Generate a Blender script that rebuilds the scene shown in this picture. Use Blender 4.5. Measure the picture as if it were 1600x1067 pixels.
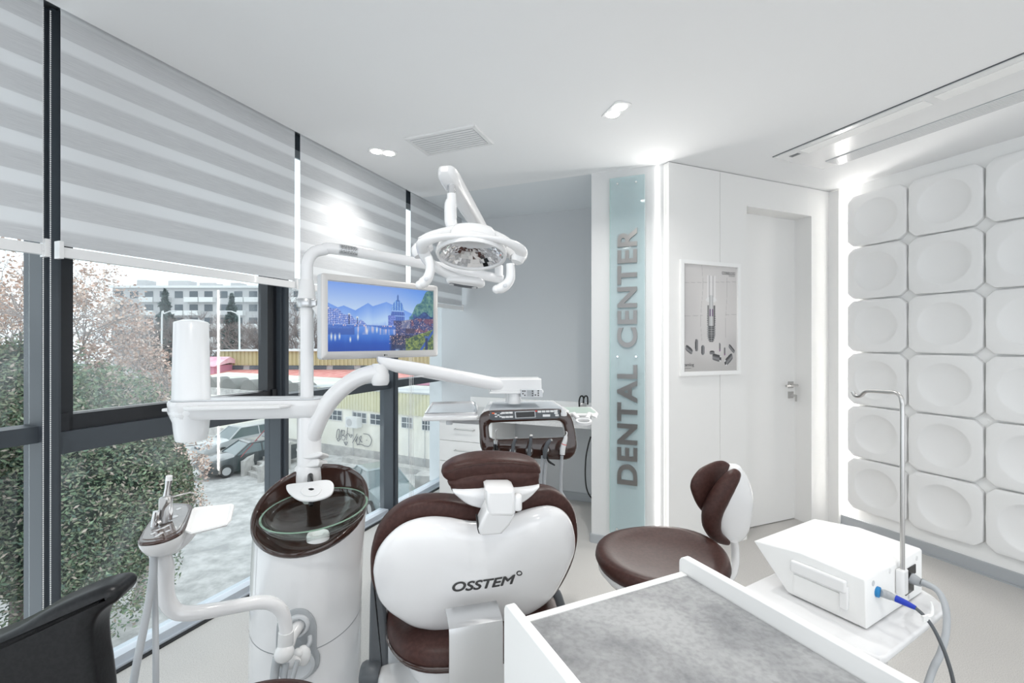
import bpy, bmesh, math, random
from mathutils import Vector, Matrix
from mathutils.bvhtree import BVHTree
R = math.radians
for o in list(bpy.data.objects):
    bpy.data.objects.remove(o)
scene = bpy.context.scene
C = bpy.context.collection

# ------------------------------------------------------------------ camera, world, lights, exposure
CAM_Z = 1.40          # eye height above the surgery floor
F = 711.0             # focal length in pixels of the 1600 px wide frame
CX, CY = 800.0, 533.5
cam_d = bpy.data.cameras.new('camera')
cam_d.sensor_width = 36.0
cam_d.lens = 36.0 * F / 1600.0
cam_d.clip_start = 0.02
cam_d.clip_end = 600
cam = bpy.data.objects.new('camera', cam_d)
cam.location = (0, 0, CAM_Z)
cam.rotation_euler = (R(90), 0, 0)
C.objects.link(cam)
scene.camera = cam

world = bpy.data.worlds.new('overcast_sky')
scene.world = world
world.use_nodes = True
wn = world.node_tree
wn.nodes['Background'].inputs['Color'].default_value = (0.90, 0.95, 1.0, 1)
wn.nodes['Background'].inputs['Strength'].default_value = 2.1

scene.view_settings.view_transform = 'Standard'
scene.view_settings.look = 'None'
scene.view_settings.gamma = 1
scene.view_settings.exposure = -0.10
scene.view_settings.use_curve_mapping = False
H = 2.57              # ceiling height

# ceiling downlight pairs: (x, y); the first two are in the picture, the others are unseen lamps added to fill the room with light
LAMPS = [(-0.797, 2.806), (0.527, 2.30), (1.55, 1.35), (-0.55, 0.75), (0.7, 0.2), (-0.6, -1.1), (1.5, -1.0)]
LAMP_POWER = 11.0
LAMP_SCALE = [.5, 1.0, .32, .6, .30, .8, .8]
def area_light(name, loc, size, power, color=(1, 1, 1), rot=(0, 0, 0), size_y=None, spread=180):
    l = bpy.data.lights.new(name, 'AREA')
    l.energy = power
    l.color = color
    l.spread = R(spread)
    if size_y is None:
        l.shape = 'DISK'; l.size = size
    else:
        l.shape = 'RECTANGLE'; l.size = size; l.size_y = size_y
    o = bpy.data.objects.new(name, l)
    o.location = loc
    o.rotation_euler = rot
    C.objects.link(o)
    return o

# ------------------------------------------------------------------ materials
MATS = {}
def mat(name, col, rough=0.5, metal=0.0, coat=0.0, spec=0.5, emit=None, estr=0.0, trans=0.0, ior=1.45):
    m = bpy.data.materials.new(name)
    m.use_nodes = True
    b = m.node_tree.nodes['Principled BSDF']
    b.inputs['Base Color'].default_value = (*col, 1)
    b.inputs['Roughness'].default_value = rough
    b.inputs['Metallic'].default_value = metal
    b.inputs['Coat Weight'].default_value = coat
    b.inputs['Coat Roughness'].default_value = 0.03
    b.inputs['Specular IOR Level'].default_value = spec
    b.inputs['Transmission Weight'].default_value = trans
    b.inputs['IOR'].default_value = ior
    if emit:
        b.inputs['Emission Color'].default_value = (*emit, 1)
        b.inputs['Emission Strength'].default_value = estr
    MATS[name] = m
    return m
def noise_mix(m, c1, c2, scale, detail=4, lo=0.4, hi=0.6, stretch=(1, 1, 1), bump=0.0, rough=0.55, dist=0.0):
    nt = m.node_tree; N = nt.nodes; L = nt.links
    b = N['Principled BSDF']
    tc = N.new('ShaderNodeTexCoord')
    mp = N.new('ShaderNodeMapping'); mp.inputs['Scale'].default_value = stretch
    nz = N.new('ShaderNodeTexNoise')
    nz.inputs['Scale'].default_value = scale; nz.inputs['Detail'].default_value = detail
    nz.inputs['Roughness'].default_value = rough; nz.inputs['Distortion'].default_value = dist
    cr = N.new('ShaderNodeValToRGB')
    cr.color_ramp.elements[0].position = lo; cr.color_ramp.elements[0].color = (*c1, 1)
    cr.color_ramp.elements[1].position = hi; cr.color_ramp.elements[1].color = (*c2, 1)
    L.new(tc.outputs['Object'], mp.inputs['Vector']); L.new(mp.outputs['Vector'], nz.inputs['Vector'])
    L.new(nz.outputs['Fac'], cr.inputs['Fac']); L.new(cr.outputs['Color'], b.inputs['Base Color'])
    if bump:
        bp = N.new('ShaderNodeBump'); bp.inputs['Strength'].default_value = bump; bp.inputs['Distance'].default_value = 0.002
        L.new(nz.outputs['Fac'], bp.inputs['Height']); L.new(bp.outputs['Normal'], b.inputs['Normal'])
    return m
PW = mat('white_plastic', (0.80, 0.80, 0.80), 0.22, coat=0.25)
PWG = mat('white_gloss_shell', (0.81, 0.81, 0.815), 0.10, coat=0.5)
PB = mat('bluish_white_plastic', (0.80, 0.82, 0.84), 0.3)
MATW = mat('matt_white', (0.86, 0.86, 0.85), 0.6)
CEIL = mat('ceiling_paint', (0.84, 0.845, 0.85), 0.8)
CEIL_SHADE = mat('ceiling_alcove_paint', (0.74, 0.77, 0.79), 0.8)  # same white ceiling, darkened: the shade over the alcove is put into this colour
GREYW = mat('grey_wall_paint', (0.585, 0.605, 0.62), 0.8)
PIER = mat('pier_paint', (0.66, 0.665, 0.665), 0.8)
PANELW = mat('white_wall_panelling', (0.82, 0.815, 0.80), 0.45)
TILEW = mat('gypsum_panel_paint', (0.82, 0.82, 0.815), 0.75)
FRAME = mat('anthracite_aluminium', (0.052, 0.062, 0.074), 0.45, metal=0.1)
FRAMEB = mat('black_sash_aluminium', (0.018, 0.020, 0.024), 0.35, metal=0.2)
SILL = mat('light_frame_profile', (0.55, 0.60, 0.66), 0.35)
RUBBER = mat('black_rubber', (0.012, 0.012, 0.013), 0.6)
BROWNL = mat('brown_leather', (0.042, 0.018, 0.015), 0.42, spec=0.28)
BROWNG = mat('brown_gloss_plastic', (0.046, 0.022, 0.017), 0.10, coat=0.7)
BLACKL = mat('black_leather', (0.012, 0.013, 0.015), 0.36, spec=0.35)
GREYP = mat('grey_plastic', (0.40, 0.42, 0.44), 0.35)
DGREYP = mat('dark_grey_plastic', (0.10, 0.11, 0.12), 0.4)
LGREYP = mat('light_grey_plastic', (0.62, 0.64, 0.66), 0.35)
HOSE = mat('grey_hose', (0.44, 0.46, 0.48), 0.4)
CHROME = mat('chrome', (0.75, 0.75, 0.76), 0.12, metal=1.0)
STEEL = mat('brushed_steel', (0.55, 0.54, 0.53), 0.28, metal=1.0)
LSTEEL = mat('letter_steel', (0.27, 0.265, 0.26), 0.33, metal=1.0)
SILVER = mat('silver_paint', (0.62, 0.63, 0.64), 0.3, metal=0.8)
BLACKG = mat('black_gloss', (0.01, 0.01, 0.011), 0.1)
BLUE = mat('blue_sleeve', (0.01, 0.04, 0.42), 0.4)
BLUEC = mat('blue_collar', (0.02, 0.22, 0.50), 0.4)
RED = mat('red_plastic', (0.70, 0.04, 0.03), 0.4)
ORANGE = mat('orange_plastic', (0.85, 0.15, 0.05), 0.4)
GREENT = mat('pale_green_tray_mat', (0.36, 0.44, 0.40), 0.4)
DARKTXT = mat('dark_grey_print', (0.06, 0.06, 0.06), 0.4)
WHITETXT = mat('pale_print', (0.8, 0.8, 0.8), 0.5)
EM_L = mat('lamp_glow', (1, 1, 1), 0.5, emit=(1.0, 0.98, 0.95), estr=30)
EM_S = mat('led_strip_glow', (1, 1, 1), 0.5, emit=(1.0, 0.975, 0.94), estr=4.0)
LEAT2 = BROWNL
noise_mix(BROWNL, (0.046, 0.020, 0.0165), (0.060, 0.0265, 0.0225), 90, bump=0.08)
noise_mix(BLACKL, (0.006, 0.0065, 0.0075), (0.010, 0.0105, 0.012), 160, bump=0.10)

FLOORM = mat('vinyl_floor', (0.6, 0.6, 0.6), 0.42)
def build_floor_mat():
    nt = FLOORM.node_tree; N = nt.nodes; L = nt.links; b = N['Principled BSDF']
    tc = N.new('ShaderNodeTexCoord')
    a = N.new('ShaderNodeTexNoise'); a.inputs['Scale'].default_value = 260; a.inputs['Detail'].default_value = 2
    r1 = N.new('ShaderNodeValToRGB')
    r1.color_ramp.elements[0].position = 0.30; r1.color_ramp.elements[0].color = (0.39, 0.375, 0.36, 1)
    r1.color_ramp.elements[1].position = 0.52; r1.color_ramp.elements[1].color = (0.54, 0.525, 0.505, 1)
    L.new(tc.outputs['Object'], a.inputs['Vector']); L.new(a.outputs['Fac'], r1.inputs['Fac'])
    L.new(r1.outputs['Color'], b.inputs['Base Color'])
    # faint welded seams between the vinyl sheets
build_floor_mat()
STONE = mat('grey_stone_laminate', (0.4, 0.4, 0.4), 0.45)
def build_stone():
    nt = STONE.node_tree; N = nt.nodes; L = nt.links; b = N['Principled BSDF']
    tc = N.new('ShaderNodeTexCoord')
    a = N.new('ShaderNodeTexNoise'); a.inputs['Scale'].default_value = 4.2; a.inputs['Detail'].default_value = 8; a.inputs['Roughness'].default_value = 0.62
    a.inputs['Distortion'].default_value = 0.25
    c = N.new('ShaderNodeTexNoise'); c.inputs['Scale'].default_value = 95; c.inputs['Detail'].default_value = 6
    r1 = N.new('ShaderNodeValToRGB')
    r1.color_ramp.elements[0].position = 0.36; r1.color_ramp.elements[0].color = (0.175, 0.18, 0.19, 1)
    r1.color_ramp.elements[1].position = 0.58; r1.color_ramp.elements[1].color = (0.385, 0.39, 0.395, 1)
    mx = N.new('ShaderNodeMix'); mx.data_type = 'RGBA'; mx.blend_type = 'MULTIPLY'; mx.inputs['Factor'].default_value = 0.42
    r2 = N.new('ShaderNodeValToRGB')
    r2.color_ramp.elements[0].position = 0.36; r2.color_ramp.elements[0].color = (0.6, 0.6, 0.6, 1)
    r2.color_ramp.elements[1].position = 0.56; r2.color_ramp.elements[1].color = (1, 1, 1, 1)
    L.new(tc.outputs['Object'], a.inputs['Vector']); L.new(tc.outputs['Object'], c.inputs['Vector'])
    L.new(a.outputs['Fac'], r1.inputs['Fac']); L.new(c.outputs['Fac'], r2.inputs['Fac'])
    L.new(r1.outputs['Color'], mx.inputs['A']); L.new(r2.outputs['Color'], mx.inputs['B'])
    L.new(mx.outputs['Result'], b.inputs['Base Color'])
build_stone()

def thin_glass(name, tint, gloss=0.08, rough=0.0, haze=0.0):
    m = bpy.data.materials.new(name); m.use_nodes = True
    nt = m.node_tree; N = nt.nodes; L = nt.links
    N.remove(N['Principled BSDF'])
    out = N['Material Output']
    tr = N.new('ShaderNodeBsdfTransparent'); tr.inputs['Color'].default_value = (*tint, 1)
    gl = N.new('ShaderNodeBsdfGlossy'); gl.inputs['Roughness'].default_value = rough
    lw = N.new('ShaderNodeLayerWeight'); lw.inputs['Blend'].default_value = 0.5
    pw = N.new('ShaderNodeMath'); pw.operation = 'POWER'; pw.inputs[1].default_value = 4.0
    sc = N.new('ShaderNodeMath'); sc.operation = 'MULTIPLY_ADD'; sc.inputs[1].default_value = gloss * 9; sc.inputs[2].default_value = gloss / 2
    sc.use_clamp = True
    L.new(lw.outputs['Facing'], pw.inputs[0]); L.new(pw.outputs[0], sc.inputs[0])
    mx = N.new('ShaderNodeMixShader')
    L.new(sc.outputs[0], mx.inputs['Fac'])
    L.new(tr.outputs['BSDF'], mx.inputs[1]); L.new(gl.outputs['BSDF'], mx.inputs[2])
    last = mx
    if haze:
        df = N.new('ShaderNodeBsdfDiffuse'); df.inputs['Color'].default_value = (0.8, 0.86, 0.9, 1)
        m2 = N.new('ShaderNodeMixShader')
        if isinstance(haze, tuple):
            tc = N.new('ShaderNodeTexCoord'); nz = N.new('ShaderNodeTexNoise')
            nz.inputs['Scale'].default_value = haze[1]; nz.inputs['Detail'].default_value = 3; nz.inputs['Distortion'].default_value = 0.8
            cr = N.new('ShaderNodeMapRange'); cr.inputs['From Min'].default_value = 0.5; cr.inputs['From Max'].default_value = 0.72
            cr.inputs['To Max'].default_value = haze[0]
            L.new(tc.outputs['Object'], nz.inputs['Vector']); L.new(nz.outputs['Fac'], cr.inputs['Value']); L.new(cr.outputs['Result'], m2.inputs['Fac'])
        else:
            m2.inputs['Fac'].default_value = haze
        L.new(mx.outputs['Shader'], m2.inputs[1]); L.new(df.outputs['BSDF'], m2.inputs[2])
        last = m2
    L.new(last.outputs['Shader'], out.inputs['Surface'])
    MATS[name] = m
    return m
GLASS = thin_glass('window_glass', (0.94, 0.97, 0.97), haze=(0.14, 1.6))
SIGNG = thin_glass('sign_glass', (0.66, 0.80, 0.79), haze=0.36)
BOWLG = thin_glass('clear_bowl_glass', (0.93, 0.965, 0.95), gloss=0.10)
BOWLRIM = mat('green_glass_edge', (0.45, 0.66, 0.52), 0.05, trans=0.6)
FROST = mat('frosted_white_plastic', (0.88, 0.89, 0.90), 0.3, coat=0.3)

# ------------------------------------------------------------------ geometry helpers
WM = {}
def thing(name, label, cat, loc=(0, 0, 0), group=None, kind=None, rz=0.0):
    o = bpy.data.objects.new(name, None)
    o.empty_display_size = 0.05
    C.objects.link(o)
    o.location = loc
    o.rotation_euler = (0, 0, rz)
    o['label'] = label
    o['category'] = cat
    if group: o['group'] = group
    if kind: o['kind'] = kind
    WM[o.name] = Matrix.Translation(Vector(loc)) @ Matrix.Rotation(rz, 4, 'Z')
    return o
def tag(o, label, cat, group=None, kind=None):
    o['label'] = label; o['category'] = cat
    if group: o['group'] = group
    if kind: o['kind'] = kind
    return o
def recentre(o):
    """put a top-level mesh's origin at the middle of its underside"""
    vs = [v.co for v in o.data.vertices]
    c = Vector(((min(v.x for v in vs) + max(v.x for v in vs)) / 2, (min(v.y for v in vs) + max(v.y for v in vs)) / 2, min(v.z for v in vs)))
    o.data.transform(Matrix.Translation(-c)); o.location = c
    WM[o.name] = Matrix.Translation(c)
    return o

class MB:
    """collects shapes in world coordinates; build() links them as ONE mesh object"""
    def __init__(s):
        s.v = []; s.f = []; s.sm = []
    def add(s, vs, fs, smooth=False, M=None):
        b = len(s.v)
        for p in vs:
            p = Vector(p)
            s.v.append(M @ p if M is not None else p)
        for f in fs:
            s.f.append([i + b for i in f]); s.sm.append(smooth)
        return s
    def box(s, c, size, rz=0.0, bev=0.0, M=None):
        hx, hy, hz = size[0] / 2, size[1] / 2, size[2] / 2
        T = Matrix.Translation(Vector(c)) @ Matrix.Rotation(rz, 4, 'Z')
        if M is not None: T = M @ T
        if bev <= 0:
            vs = [(x, y, z) for x in (-hx, hx) for y in (-hy, hy) for z in (-hz, hz)]
            fs = [(0, 1, 3, 2), (4, 6, 7, 5), (0, 4, 5, 1), (2, 3, 7, 6), (0, 2, 6, 4), (1, 5, 7, 3)]
            return s.add(vs, fs, False, T)
        bm = bmesh.new(); bmesh.ops.create_cube(bm, size=1.0)
        for v in bm.verts: v.co = Vector((v.co.x * 2 * hx, v.co.y * 2 * hy, v.co.z * 2 * hz))
        bmesh.ops.bevel(bm, geom=bm.edges[:], offset=min(bev, hx * .95, hy * .95, hz * .95), segments=3, affect='EDGES', profile=0.5)
        s.bm(bm, T, True)
        return s
    def bm(s, bm, T=None, smooth=False):
        bm.verts.index_update()
        s.add([v.co.copy() for v in bm.verts], [[v.index for v in f.verts] for f in bm.faces], smooth, T)
        bm.free()
    def obox(s, p, a, b, c):
        """box from corner p with edge vectors a, b, c"""
        p, a, b, c = map(Vector, (p, a, b, c))
        vs = [p, p + a, p + a + b, p + b, p + c, p + a + c, p + a + b + c, p + b + c]
        return s.add(vs, [(0, 3, 2, 1), (4, 5, 6, 7), (0, 1, 5, 4), (1, 2, 6, 5), (2, 3, 7, 6), (3, 0, 4, 7)])
    def tube(s, pts, r, n=16, smooth_path=0, cap=True, flat=None):
        """swept tube; r number or list; flat=(axis vector, factor) squashes the section"""
        pts = [Vector(p) for p in pts]
        rs = list(r) if isinstance(r, (list, tuple)) else [r] * len(pts)
        if smooth_path:
            pts, rs = catmull(pts, rs, smooth_path)
        m = len(pts)
        tang = []
        for i in range(m):
            t = (pts[min(i + 1, m - 1)] - pts[max(i - 1, 0)])
            tang.append(t.normalized() if t.length > 1e-9 else Vector((0, 0, 1)))
        up = Vector((0, 0, 1)) if abs(tang[0].z) < 0.9 else Vector((1, 0, 0))
        x = tang[0].cross(up).normalized()
        vs = []
        for i in range(m):
            x = (x - tang[i] * x.dot(tang[i])).normalized()
            y = tang[i].cross(x)
            for k in range(n):
                a = 2 * math.pi * k / n
                d = x * math.cos(a) * rs[i] + y * math.sin(a) * rs[i]
                if flat:
                    ax = Vector(flat[0]).normalized(); d = d + ax * d.dot(ax) * (flat[1] - 1)
                vs.append(pts[i] + d)
        fs = []
        for i in range(m - 1):
            for k in range(n):
                k2 = (k + 1) % n
                fs.append((i * n + k, i * n + k2, (i + 1) * n + k2, (i + 1) * n + k))
        s.add(vs, fs, True)
        if cap:
            b = len(s.v) - len(vs)
            s.f.append([b + k for k in range(n)][::-1]); s.sm.append(False)
            s.f.append([b + (m - 1) * n + k for k in range(n)]); s.sm.append(False)
        return s
    def lathe(s, prof, n=32, M=None, sx=1.0, sy=1.0, smooth=True, a0=0.0, a1=2 * math.pi, cap=True):
        """profile [(r,z)...] spun round z"""
        full = abs(a1 - a0 - 2 * math.pi) < 1e-6
        nn = n if full else n + 1
        vs = []
        for r_, z in prof:
            for k in range(nn):
                a = a0 + (a1 - a0) * k / n
                vs.append((r_ * math.cos(a) * sx, r_ * math.sin(a) * sy, z))
        fs = []
        for i in range(len(prof) - 1):
            for k in range(n):
                k2 = (k + 1) % nn
                fs.append((i * nn + k, i * nn + k2, (i + 1) * nn + k2, (i + 1) * nn + k))
        if full and cap:
            if prof[0][0] > 1e-6: fs.append(list(range(nn))[::-1])
            if prof[-1][0] > 1e-6: fs.append([(len(prof) - 1) * nn + k for k in range(nn)])
        return s.add(vs, fs, smooth, M)
    def cyl(s, a, b, r, n=20, r2=None):
        a = Vector(a); b = Vector(b)
        q = (b - a).to_track_quat('Z', 'Y').to_matrix().to_4x4()
        L_ = (b - a).length
        r2 = r if r2 is None else r2
        return s.lathe([(r, 0), (r, 0), (r2, L_), (r2, L_)], n, Matrix.Translation(a) @ q)
    def sphere(s, c, r, n=20, sc=(1, 1, 1), M=None):
        prof = [(max(1e-4, r * math.sin(math.pi * i / 10)), -r * math.cos(math.pi * i / 10)) for i in range(11)]
        T = Matrix.Translation(Vector(c)) @ Matrix.Diagonal((*sc, 1))
        if M is not None: T = M @ T
        return s.lathe(prof, n, T)
    def rings(s, loops, cap0=True, cap1=True, smooth=True):
        """skin a list of equal-length closed vertex loops"""
        n = len(loops[0]); b = len(s.v)
        for lp in loops: s.v.extend(Vector(p) for p in lp)
        for i in range(len(loops) - 1):
            for k in range(n):
                k2 = (k + 1) % n
                s.f.append([b + i * n + k, b + i * n + k2, b + (i + 1) * n + k2, b + (i + 1) * n + k]); s.sm.append(smooth)
        if cap0: s.f.append([b + k for k in range(n)][::-1]); s.sm.append(False)
        if cap1: s.f.append([b + (len(loops) - 1) * n + k for k in range(n)]); s.sm.append(False)
        return s
    def build(s, name, m, parent=None, sharp=True):
        me = bpy.data.meshes.new(name)
        me.from_pydata([tuple(v) for v in s.v], [], s.f)
        me.polygons.foreach_set('use_smooth', s.sm)
        bmm = bmesh.new(); bmm.from_mesh(me)
        bmesh.ops.remove_doubles(bmm, verts=bmm.verts[:], dist=1e-6)
        bmesh.ops.recalc_face_normals(bmm, faces=bmm.faces[:])
        if sharp:
            for e in bmm.edges:
                if len(e.link_faces) == 2 and e.calc_face_angle(0) > R(50): e.smooth = False
        bmm.to_mesh(me); bmm.free()
        me.materials.append(m)
        o = bpy.data.objects.new(name, me)
        C.objects.link(o)
        if parent is not None:
            o.parent = parent
            W = WM[parent.name]
            me.transform(W.inverted())
            WM[o.name] = W
        else:
            WM[o.name] = Matrix.Identity(4)
        return o
def catmull(pts, rs, k, closed=False):
    out, ro = [], []
    m = len(pts)
    rng = range(m) if closed else range(m - 1)
    for i in rng:
        if closed:
            p0, p1, p2, p3 = pts[(i - 1) % m], pts[i], pts[(i + 1) % m], pts[(i + 2) % m]
            r1, r2 = rs[i], rs[(i + 1) % m]
        else:
            p0, p1, p2, p3 = pts[max(i - 1, 0)], pts[i], pts[i + 1], pts[min(i + 2, m - 1)]
            r1, r2 = rs[i], rs[i + 1]
        for j in range(k):
            t = j / k
            out.append(0.5 * ((2 * p1) + (p2 - p0) * t + (2 * p0 - 5 * p1 + 4 * p2 - p3) * t * t + (3 * p1 - p0 - 3 * p2 + p3) * t ** 3))
            ro.append(r1 + (r2 - r1) * t)
    if not closed:
        out.append(pts[-1]); ro.append(rs[-1])
    return out, ro
def P(px, py, Y):
    """the point that stands Y metres ahead of the camera at this place in the frame"""
    return Vector(((px - CX) / F * Y, Y, CAM_Z - (py - CY) / F * Y))
class Frame3:
    """a local frame: origin O, in-plane axes a and b, normal n"""
    def __init__(s, O, a, b, n=None):
        s.O = Vector(O); s.a = Vector(a).normalized(); s.b = Vector(b).normalized()
        s.n = Vector(n).normalized() if n is not None else s.a.cross(s.b).normalized()
    def __call__(s, x, y, z=0.0): return s.O + s.a * x + s.b * y + s.n * z
    def hit(s, px, py, c=0.0):
        """where the sight line through this place meets the plane at height c over the frame"""
        d = Vector(((px - CX) / F, 1.0, -(py - CY) / F)); E = Vector((0, 0, CAM_Z))
        t = ((s.O + s.n * c) - E).dot(s.n) / d.dot(s.n)
        q = E + d * t - s.O
        return (q.dot(s.a), q.dot(s.b))
    def trace(s, pix, c=0.0): return [s.hit(x, y, c) for x, y in pix]
def smooth_loop(o2, k=4):
    pts = [Vector((p[0], p[1], 0)) for p in o2]
    q, _ = catmull(pts, [0] * len(pts), k, True)
    return [(p.x, p.y) for p in q]
def loop_offset(o2, d):
    """shrink a closed loop by d along its vertex normals"""
    n = len(o2); out = []
    A = sum(o2[i][0] * o2[(i + 1) % n][1] - o2[(i + 1) % n][0] * o2[i][1] for i in range(n))
    sg = 1 if A > 0 else -1
    for i in range(n):
        p0, p1, p2 = Vector(o2[i - 1]), Vector(o2[i]), Vector(o2[(i + 1) % n])
        e1 = (p1 - p0); e2 = (p2 - p1)
        if e1.length < 1e-9: e1 = e2
        if e2.length < 1e-9: e2 = e1
        n1 = Vector((-e1.y, e1.x)).normalized() * sg; n2 = Vector((-e2.y, e2.x)).normalized() * sg
        nn = (n1 + n2)
        nn = nn.normalized() if nn.length > 1e-6 else n1
        out.append((p1.x + nn.x * d, p1.y + nn.y * d))
    return out
def slab(mb, fr, o2, c0, c1, bev=0.004, seg=3):
    """solid plate with rounded edges between heights c0 < c1 over the frame"""
    loops = []
    bev = min(bev, (c1 - c0) / 2 * .98)
    for i in range(seg + 1):
        a = math.pi / 2 * i / seg
        lp = loop_offset(o2, bev * (1 - math.sin(a))); z = c0 + bev * (1 - math.cos(a))
        loops.append([fr(x, y, z) for x, y in lp])
    for i in range(seg + 1):
        a = math.pi / 2 * (1 - i / seg)
        lp = loop_offset(o2, bev * (1 - math.sin(a))); z = c1 - bev * (1 - math.cos(a))
        loops.append([fr(x, y, z) for x, y in lp])
    mb.rings(loops)
    return mb
def pillow(mb, fr, o2, front, back, c=0.0, n=9, pw=2.4, cen=None):
    """a bulging body whose rim is the loop o2: 'front' and 'back' are the bulges over and under height c"""
    if cen is None:
        cen = (sum(p[0] for p in o2) / len(o2), sum(p[1] for p in o2) / len(o2))
    def ring(sc, h): return [fr(cen[0] + (x - cen[0]) * sc, cen[1] + (y - cen[1]) * sc, h) for x, y in o2]
    loops = []
    ts = [math.sin(math.pi / 2 * i / n) for i in range(n + 1)]      # 0..1
    for t in ts: 
        sc = 0.02 + 0.98 * t
        loops.append(ring(sc, c - back * (1 - t ** pw) ** (1 / pw)))
    for t in ts[::-1][1:]:
        sc = 0.02 + 0.98 * t
        loops.append(ring(sc, c + front * (1 - t ** pw) ** (1 / pw)))
    mb.rings(loops)
    return mb
def rrect(w, h, r, k=5, cx=0, cy=0):
    out = []
    for sx, sy, a0 in ((1, 1, 0), (-1, 1, 90), (-1, -1, 180), (1, -1, 270)):
        for i in range(k + 1):
            a = R(a0 + 90 * i / k)
            out.append((cx + sx * (w / 2 - r) + r * math.cos(a), cy + sy * (h / 2 - r) + r * math.sin(a)))
    return out
def ellipse(rx, ry, n=32, cx=0, cy=0, rot=0):
    out = []
    for k in range(n):
        a = 2 * math.pi * k / n
        x, y = rx * math.cos(a), ry * math.sin(a)
        out.append((cx + x * math.cos(rot) - y * math.sin(rot), cy + x * math.sin(rot) + y * math.cos(rot)))
    return out
def copy_tree(o, parent=None):
    c = o.copy(); C.objects.link(c); c.parent = parent
    for ch in [x for x in bpy.data.objects if x.parent == o]: copy_tree(ch, c)
    return c
def text_geo(txt, w=None, h=None, ext=0.0, shear=0.0, offset=0.0, space=1.0):
    """letters as plain mesh data, fitted to w x h, lower left at the origin"""
    cu = bpy.data.curves.new('t', 'FONT'); cu.body = txt; cu.size = 1.0; cu.extrude = 0.0
    cu.shear = shear; cu.offset = offset; cu.space_character = space; cu.resolution_u = 6
    ob = bpy.data.objects.new('t', cu); C.objects.link(ob)
    me = bpy.data.meshes.new_from_object(ob)
    bt_ = bmesh.new(); bt_.from_mesh(me); bmesh.ops.remove_doubles(bt_, verts=bt_.verts[:], dist=1e-5); bmesh.ops.triangulate(bt_, faces=bt_.faces[:]); bt_.to_mesh(me); bt_.free()
    vs = [v.co.copy() for v in me.vertices]; fs = [list(p.vertices) for p in me.polygons]
    bpy.data.objects.remove(ob); bpy.data.curves.remove(cu); bpy.data.meshes.remove(me)
    x0, x1 = min(v.x for v in vs), max(v.x for v in vs); y0, y1 = min(v.y for v in vs), max(v.y for v in vs)
    sx = w / (x1 - x0) if w else None; sy = h / (y1 - y0) if h else sx
    if sx is None: sx = sy
    vs = [((v.x - x0) * sx, (v.y - y0) * sy) for v in vs]
    return vs, fs
def put_text(mb, fr, geo, x, y, c0, c1, turn=0):
    """solid letters on a frame; turn=90 stands the line of writing upright, reading upwards"""
    vs, fs = geo
    def q(v): return (x - v[1], y + v[0]) if turn == 90 else (x + v[0], y + v[1])
    n = len(vs)
    pts = [fr(*q(v), c1) for v in vs] + [fr(*q(v), c0) for v in vs]
    from collections import Counter
    ec = {}
    for f in fs:
        for i in range(len(f)):
            e = (f[i], f[(i + 1) % len(f)])
            if (e[1], e[0]) in ec: ec.pop((e[1], e[0]))
            else: ec[e] = 1
    faces = [f for f in fs] + [[i + n for i in f][::-1] for f in fs] + [[e[1], e[0], e[0] + n, e[1] + n] for e in ec]
    mb.add(pts, faces)
    return mb
# ------------------------------------------------------------------ room frames
W0 = Vector((-1.2005, 2.548, 0)); WU = Vector((0.3746, 0.9272, 0)); WO = Vector((-0.9272, 0.3746, 0))
def WIN(s, o, z=0.0): return W0 + WU * s + WO * o + Vector((0, 0, z))          # along the window wall / outwards
B0 = Vector((2.703, 3.09, 0)); BD = Vector((-0.3778, 0.9259, 0)); BE = Vector((0.9259, 0.3778, 0))
def WB(s, t, z=0.0): return B0 + BD * s - BE * t + Vector((0, 0, z))            # along the panelled wall / into the room
D0 = Vector((1.018, 2.955, 0))
def DW(q, k, z=0.0): return D0 + BE * q + BD * k + Vector((0, 0, z))            # along the door wall / behind it
PM = -WO
P0 = Vector((0.555, 3.18, 0))
def PR(q, k, z=0.0): return P0 + PM * q + WU * k + Vector((0, 0, z))            # along the sign pier / behind it
ZV = Vector((0, 0, 1))

def struct(name, mb, m, parent=None, label=None, cat=None):
    o = mb.build(name, m, parent)
    if parent is None:
        o['kind'] = 'structure'
        o['label'] = label or name
        o['category'] = cat or name.split('_')[0]
    return o
def poly_slab(poly, z0, z1):
    mb = MB(); n = len(poly)
    mb.rings([[(p.x, p.y, z0) for p in poly], [(p.x, p.y, z1) for p in poly]], smooth=False)
    return mb
# floor and ceiling
fl = [WIN(-6.0, .21), WIN(2.4, .21), WIN(2.4, .21) + PM * 5, Vector((5.4, -2.6, 0)), Vector((-3.5, -3.1, 0))]
struct('floor', poly_slab(fl, -0.12, 0.0), FLOORM, label='light greyish beige speckled vinyl floor of the surgery', cat='floor')
cl = [WIN(-6.0, 0.0), WIN(1.2436, 0.0), PR(0, 0), PR(0, 1.1), PR(0, 1.1) + PM * 4.6, Vector((5.6, -2.6, 0)), Vector((-3.3, -3.1, 0))]
struct('ceiling', poly_slab(cl, H, H + .1), CEIL, label='smooth white ceiling with recessed lamps and vents', cat='ceiling')
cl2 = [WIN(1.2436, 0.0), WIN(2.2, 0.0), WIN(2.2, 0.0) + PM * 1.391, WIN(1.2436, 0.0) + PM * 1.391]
struct('ceiling', poly_slab(cl2, H, H + .1), CEIL_SHADE, label='grey painted ceiling of the alcove behind the sign pier', cat='ceiling')
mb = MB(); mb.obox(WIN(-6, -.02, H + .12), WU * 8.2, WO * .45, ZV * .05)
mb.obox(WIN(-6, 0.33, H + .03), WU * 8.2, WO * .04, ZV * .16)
struct('trim_1', mb, GREYP, label='dark recess above the blinds along the top of the windows', cat='trim')
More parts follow.
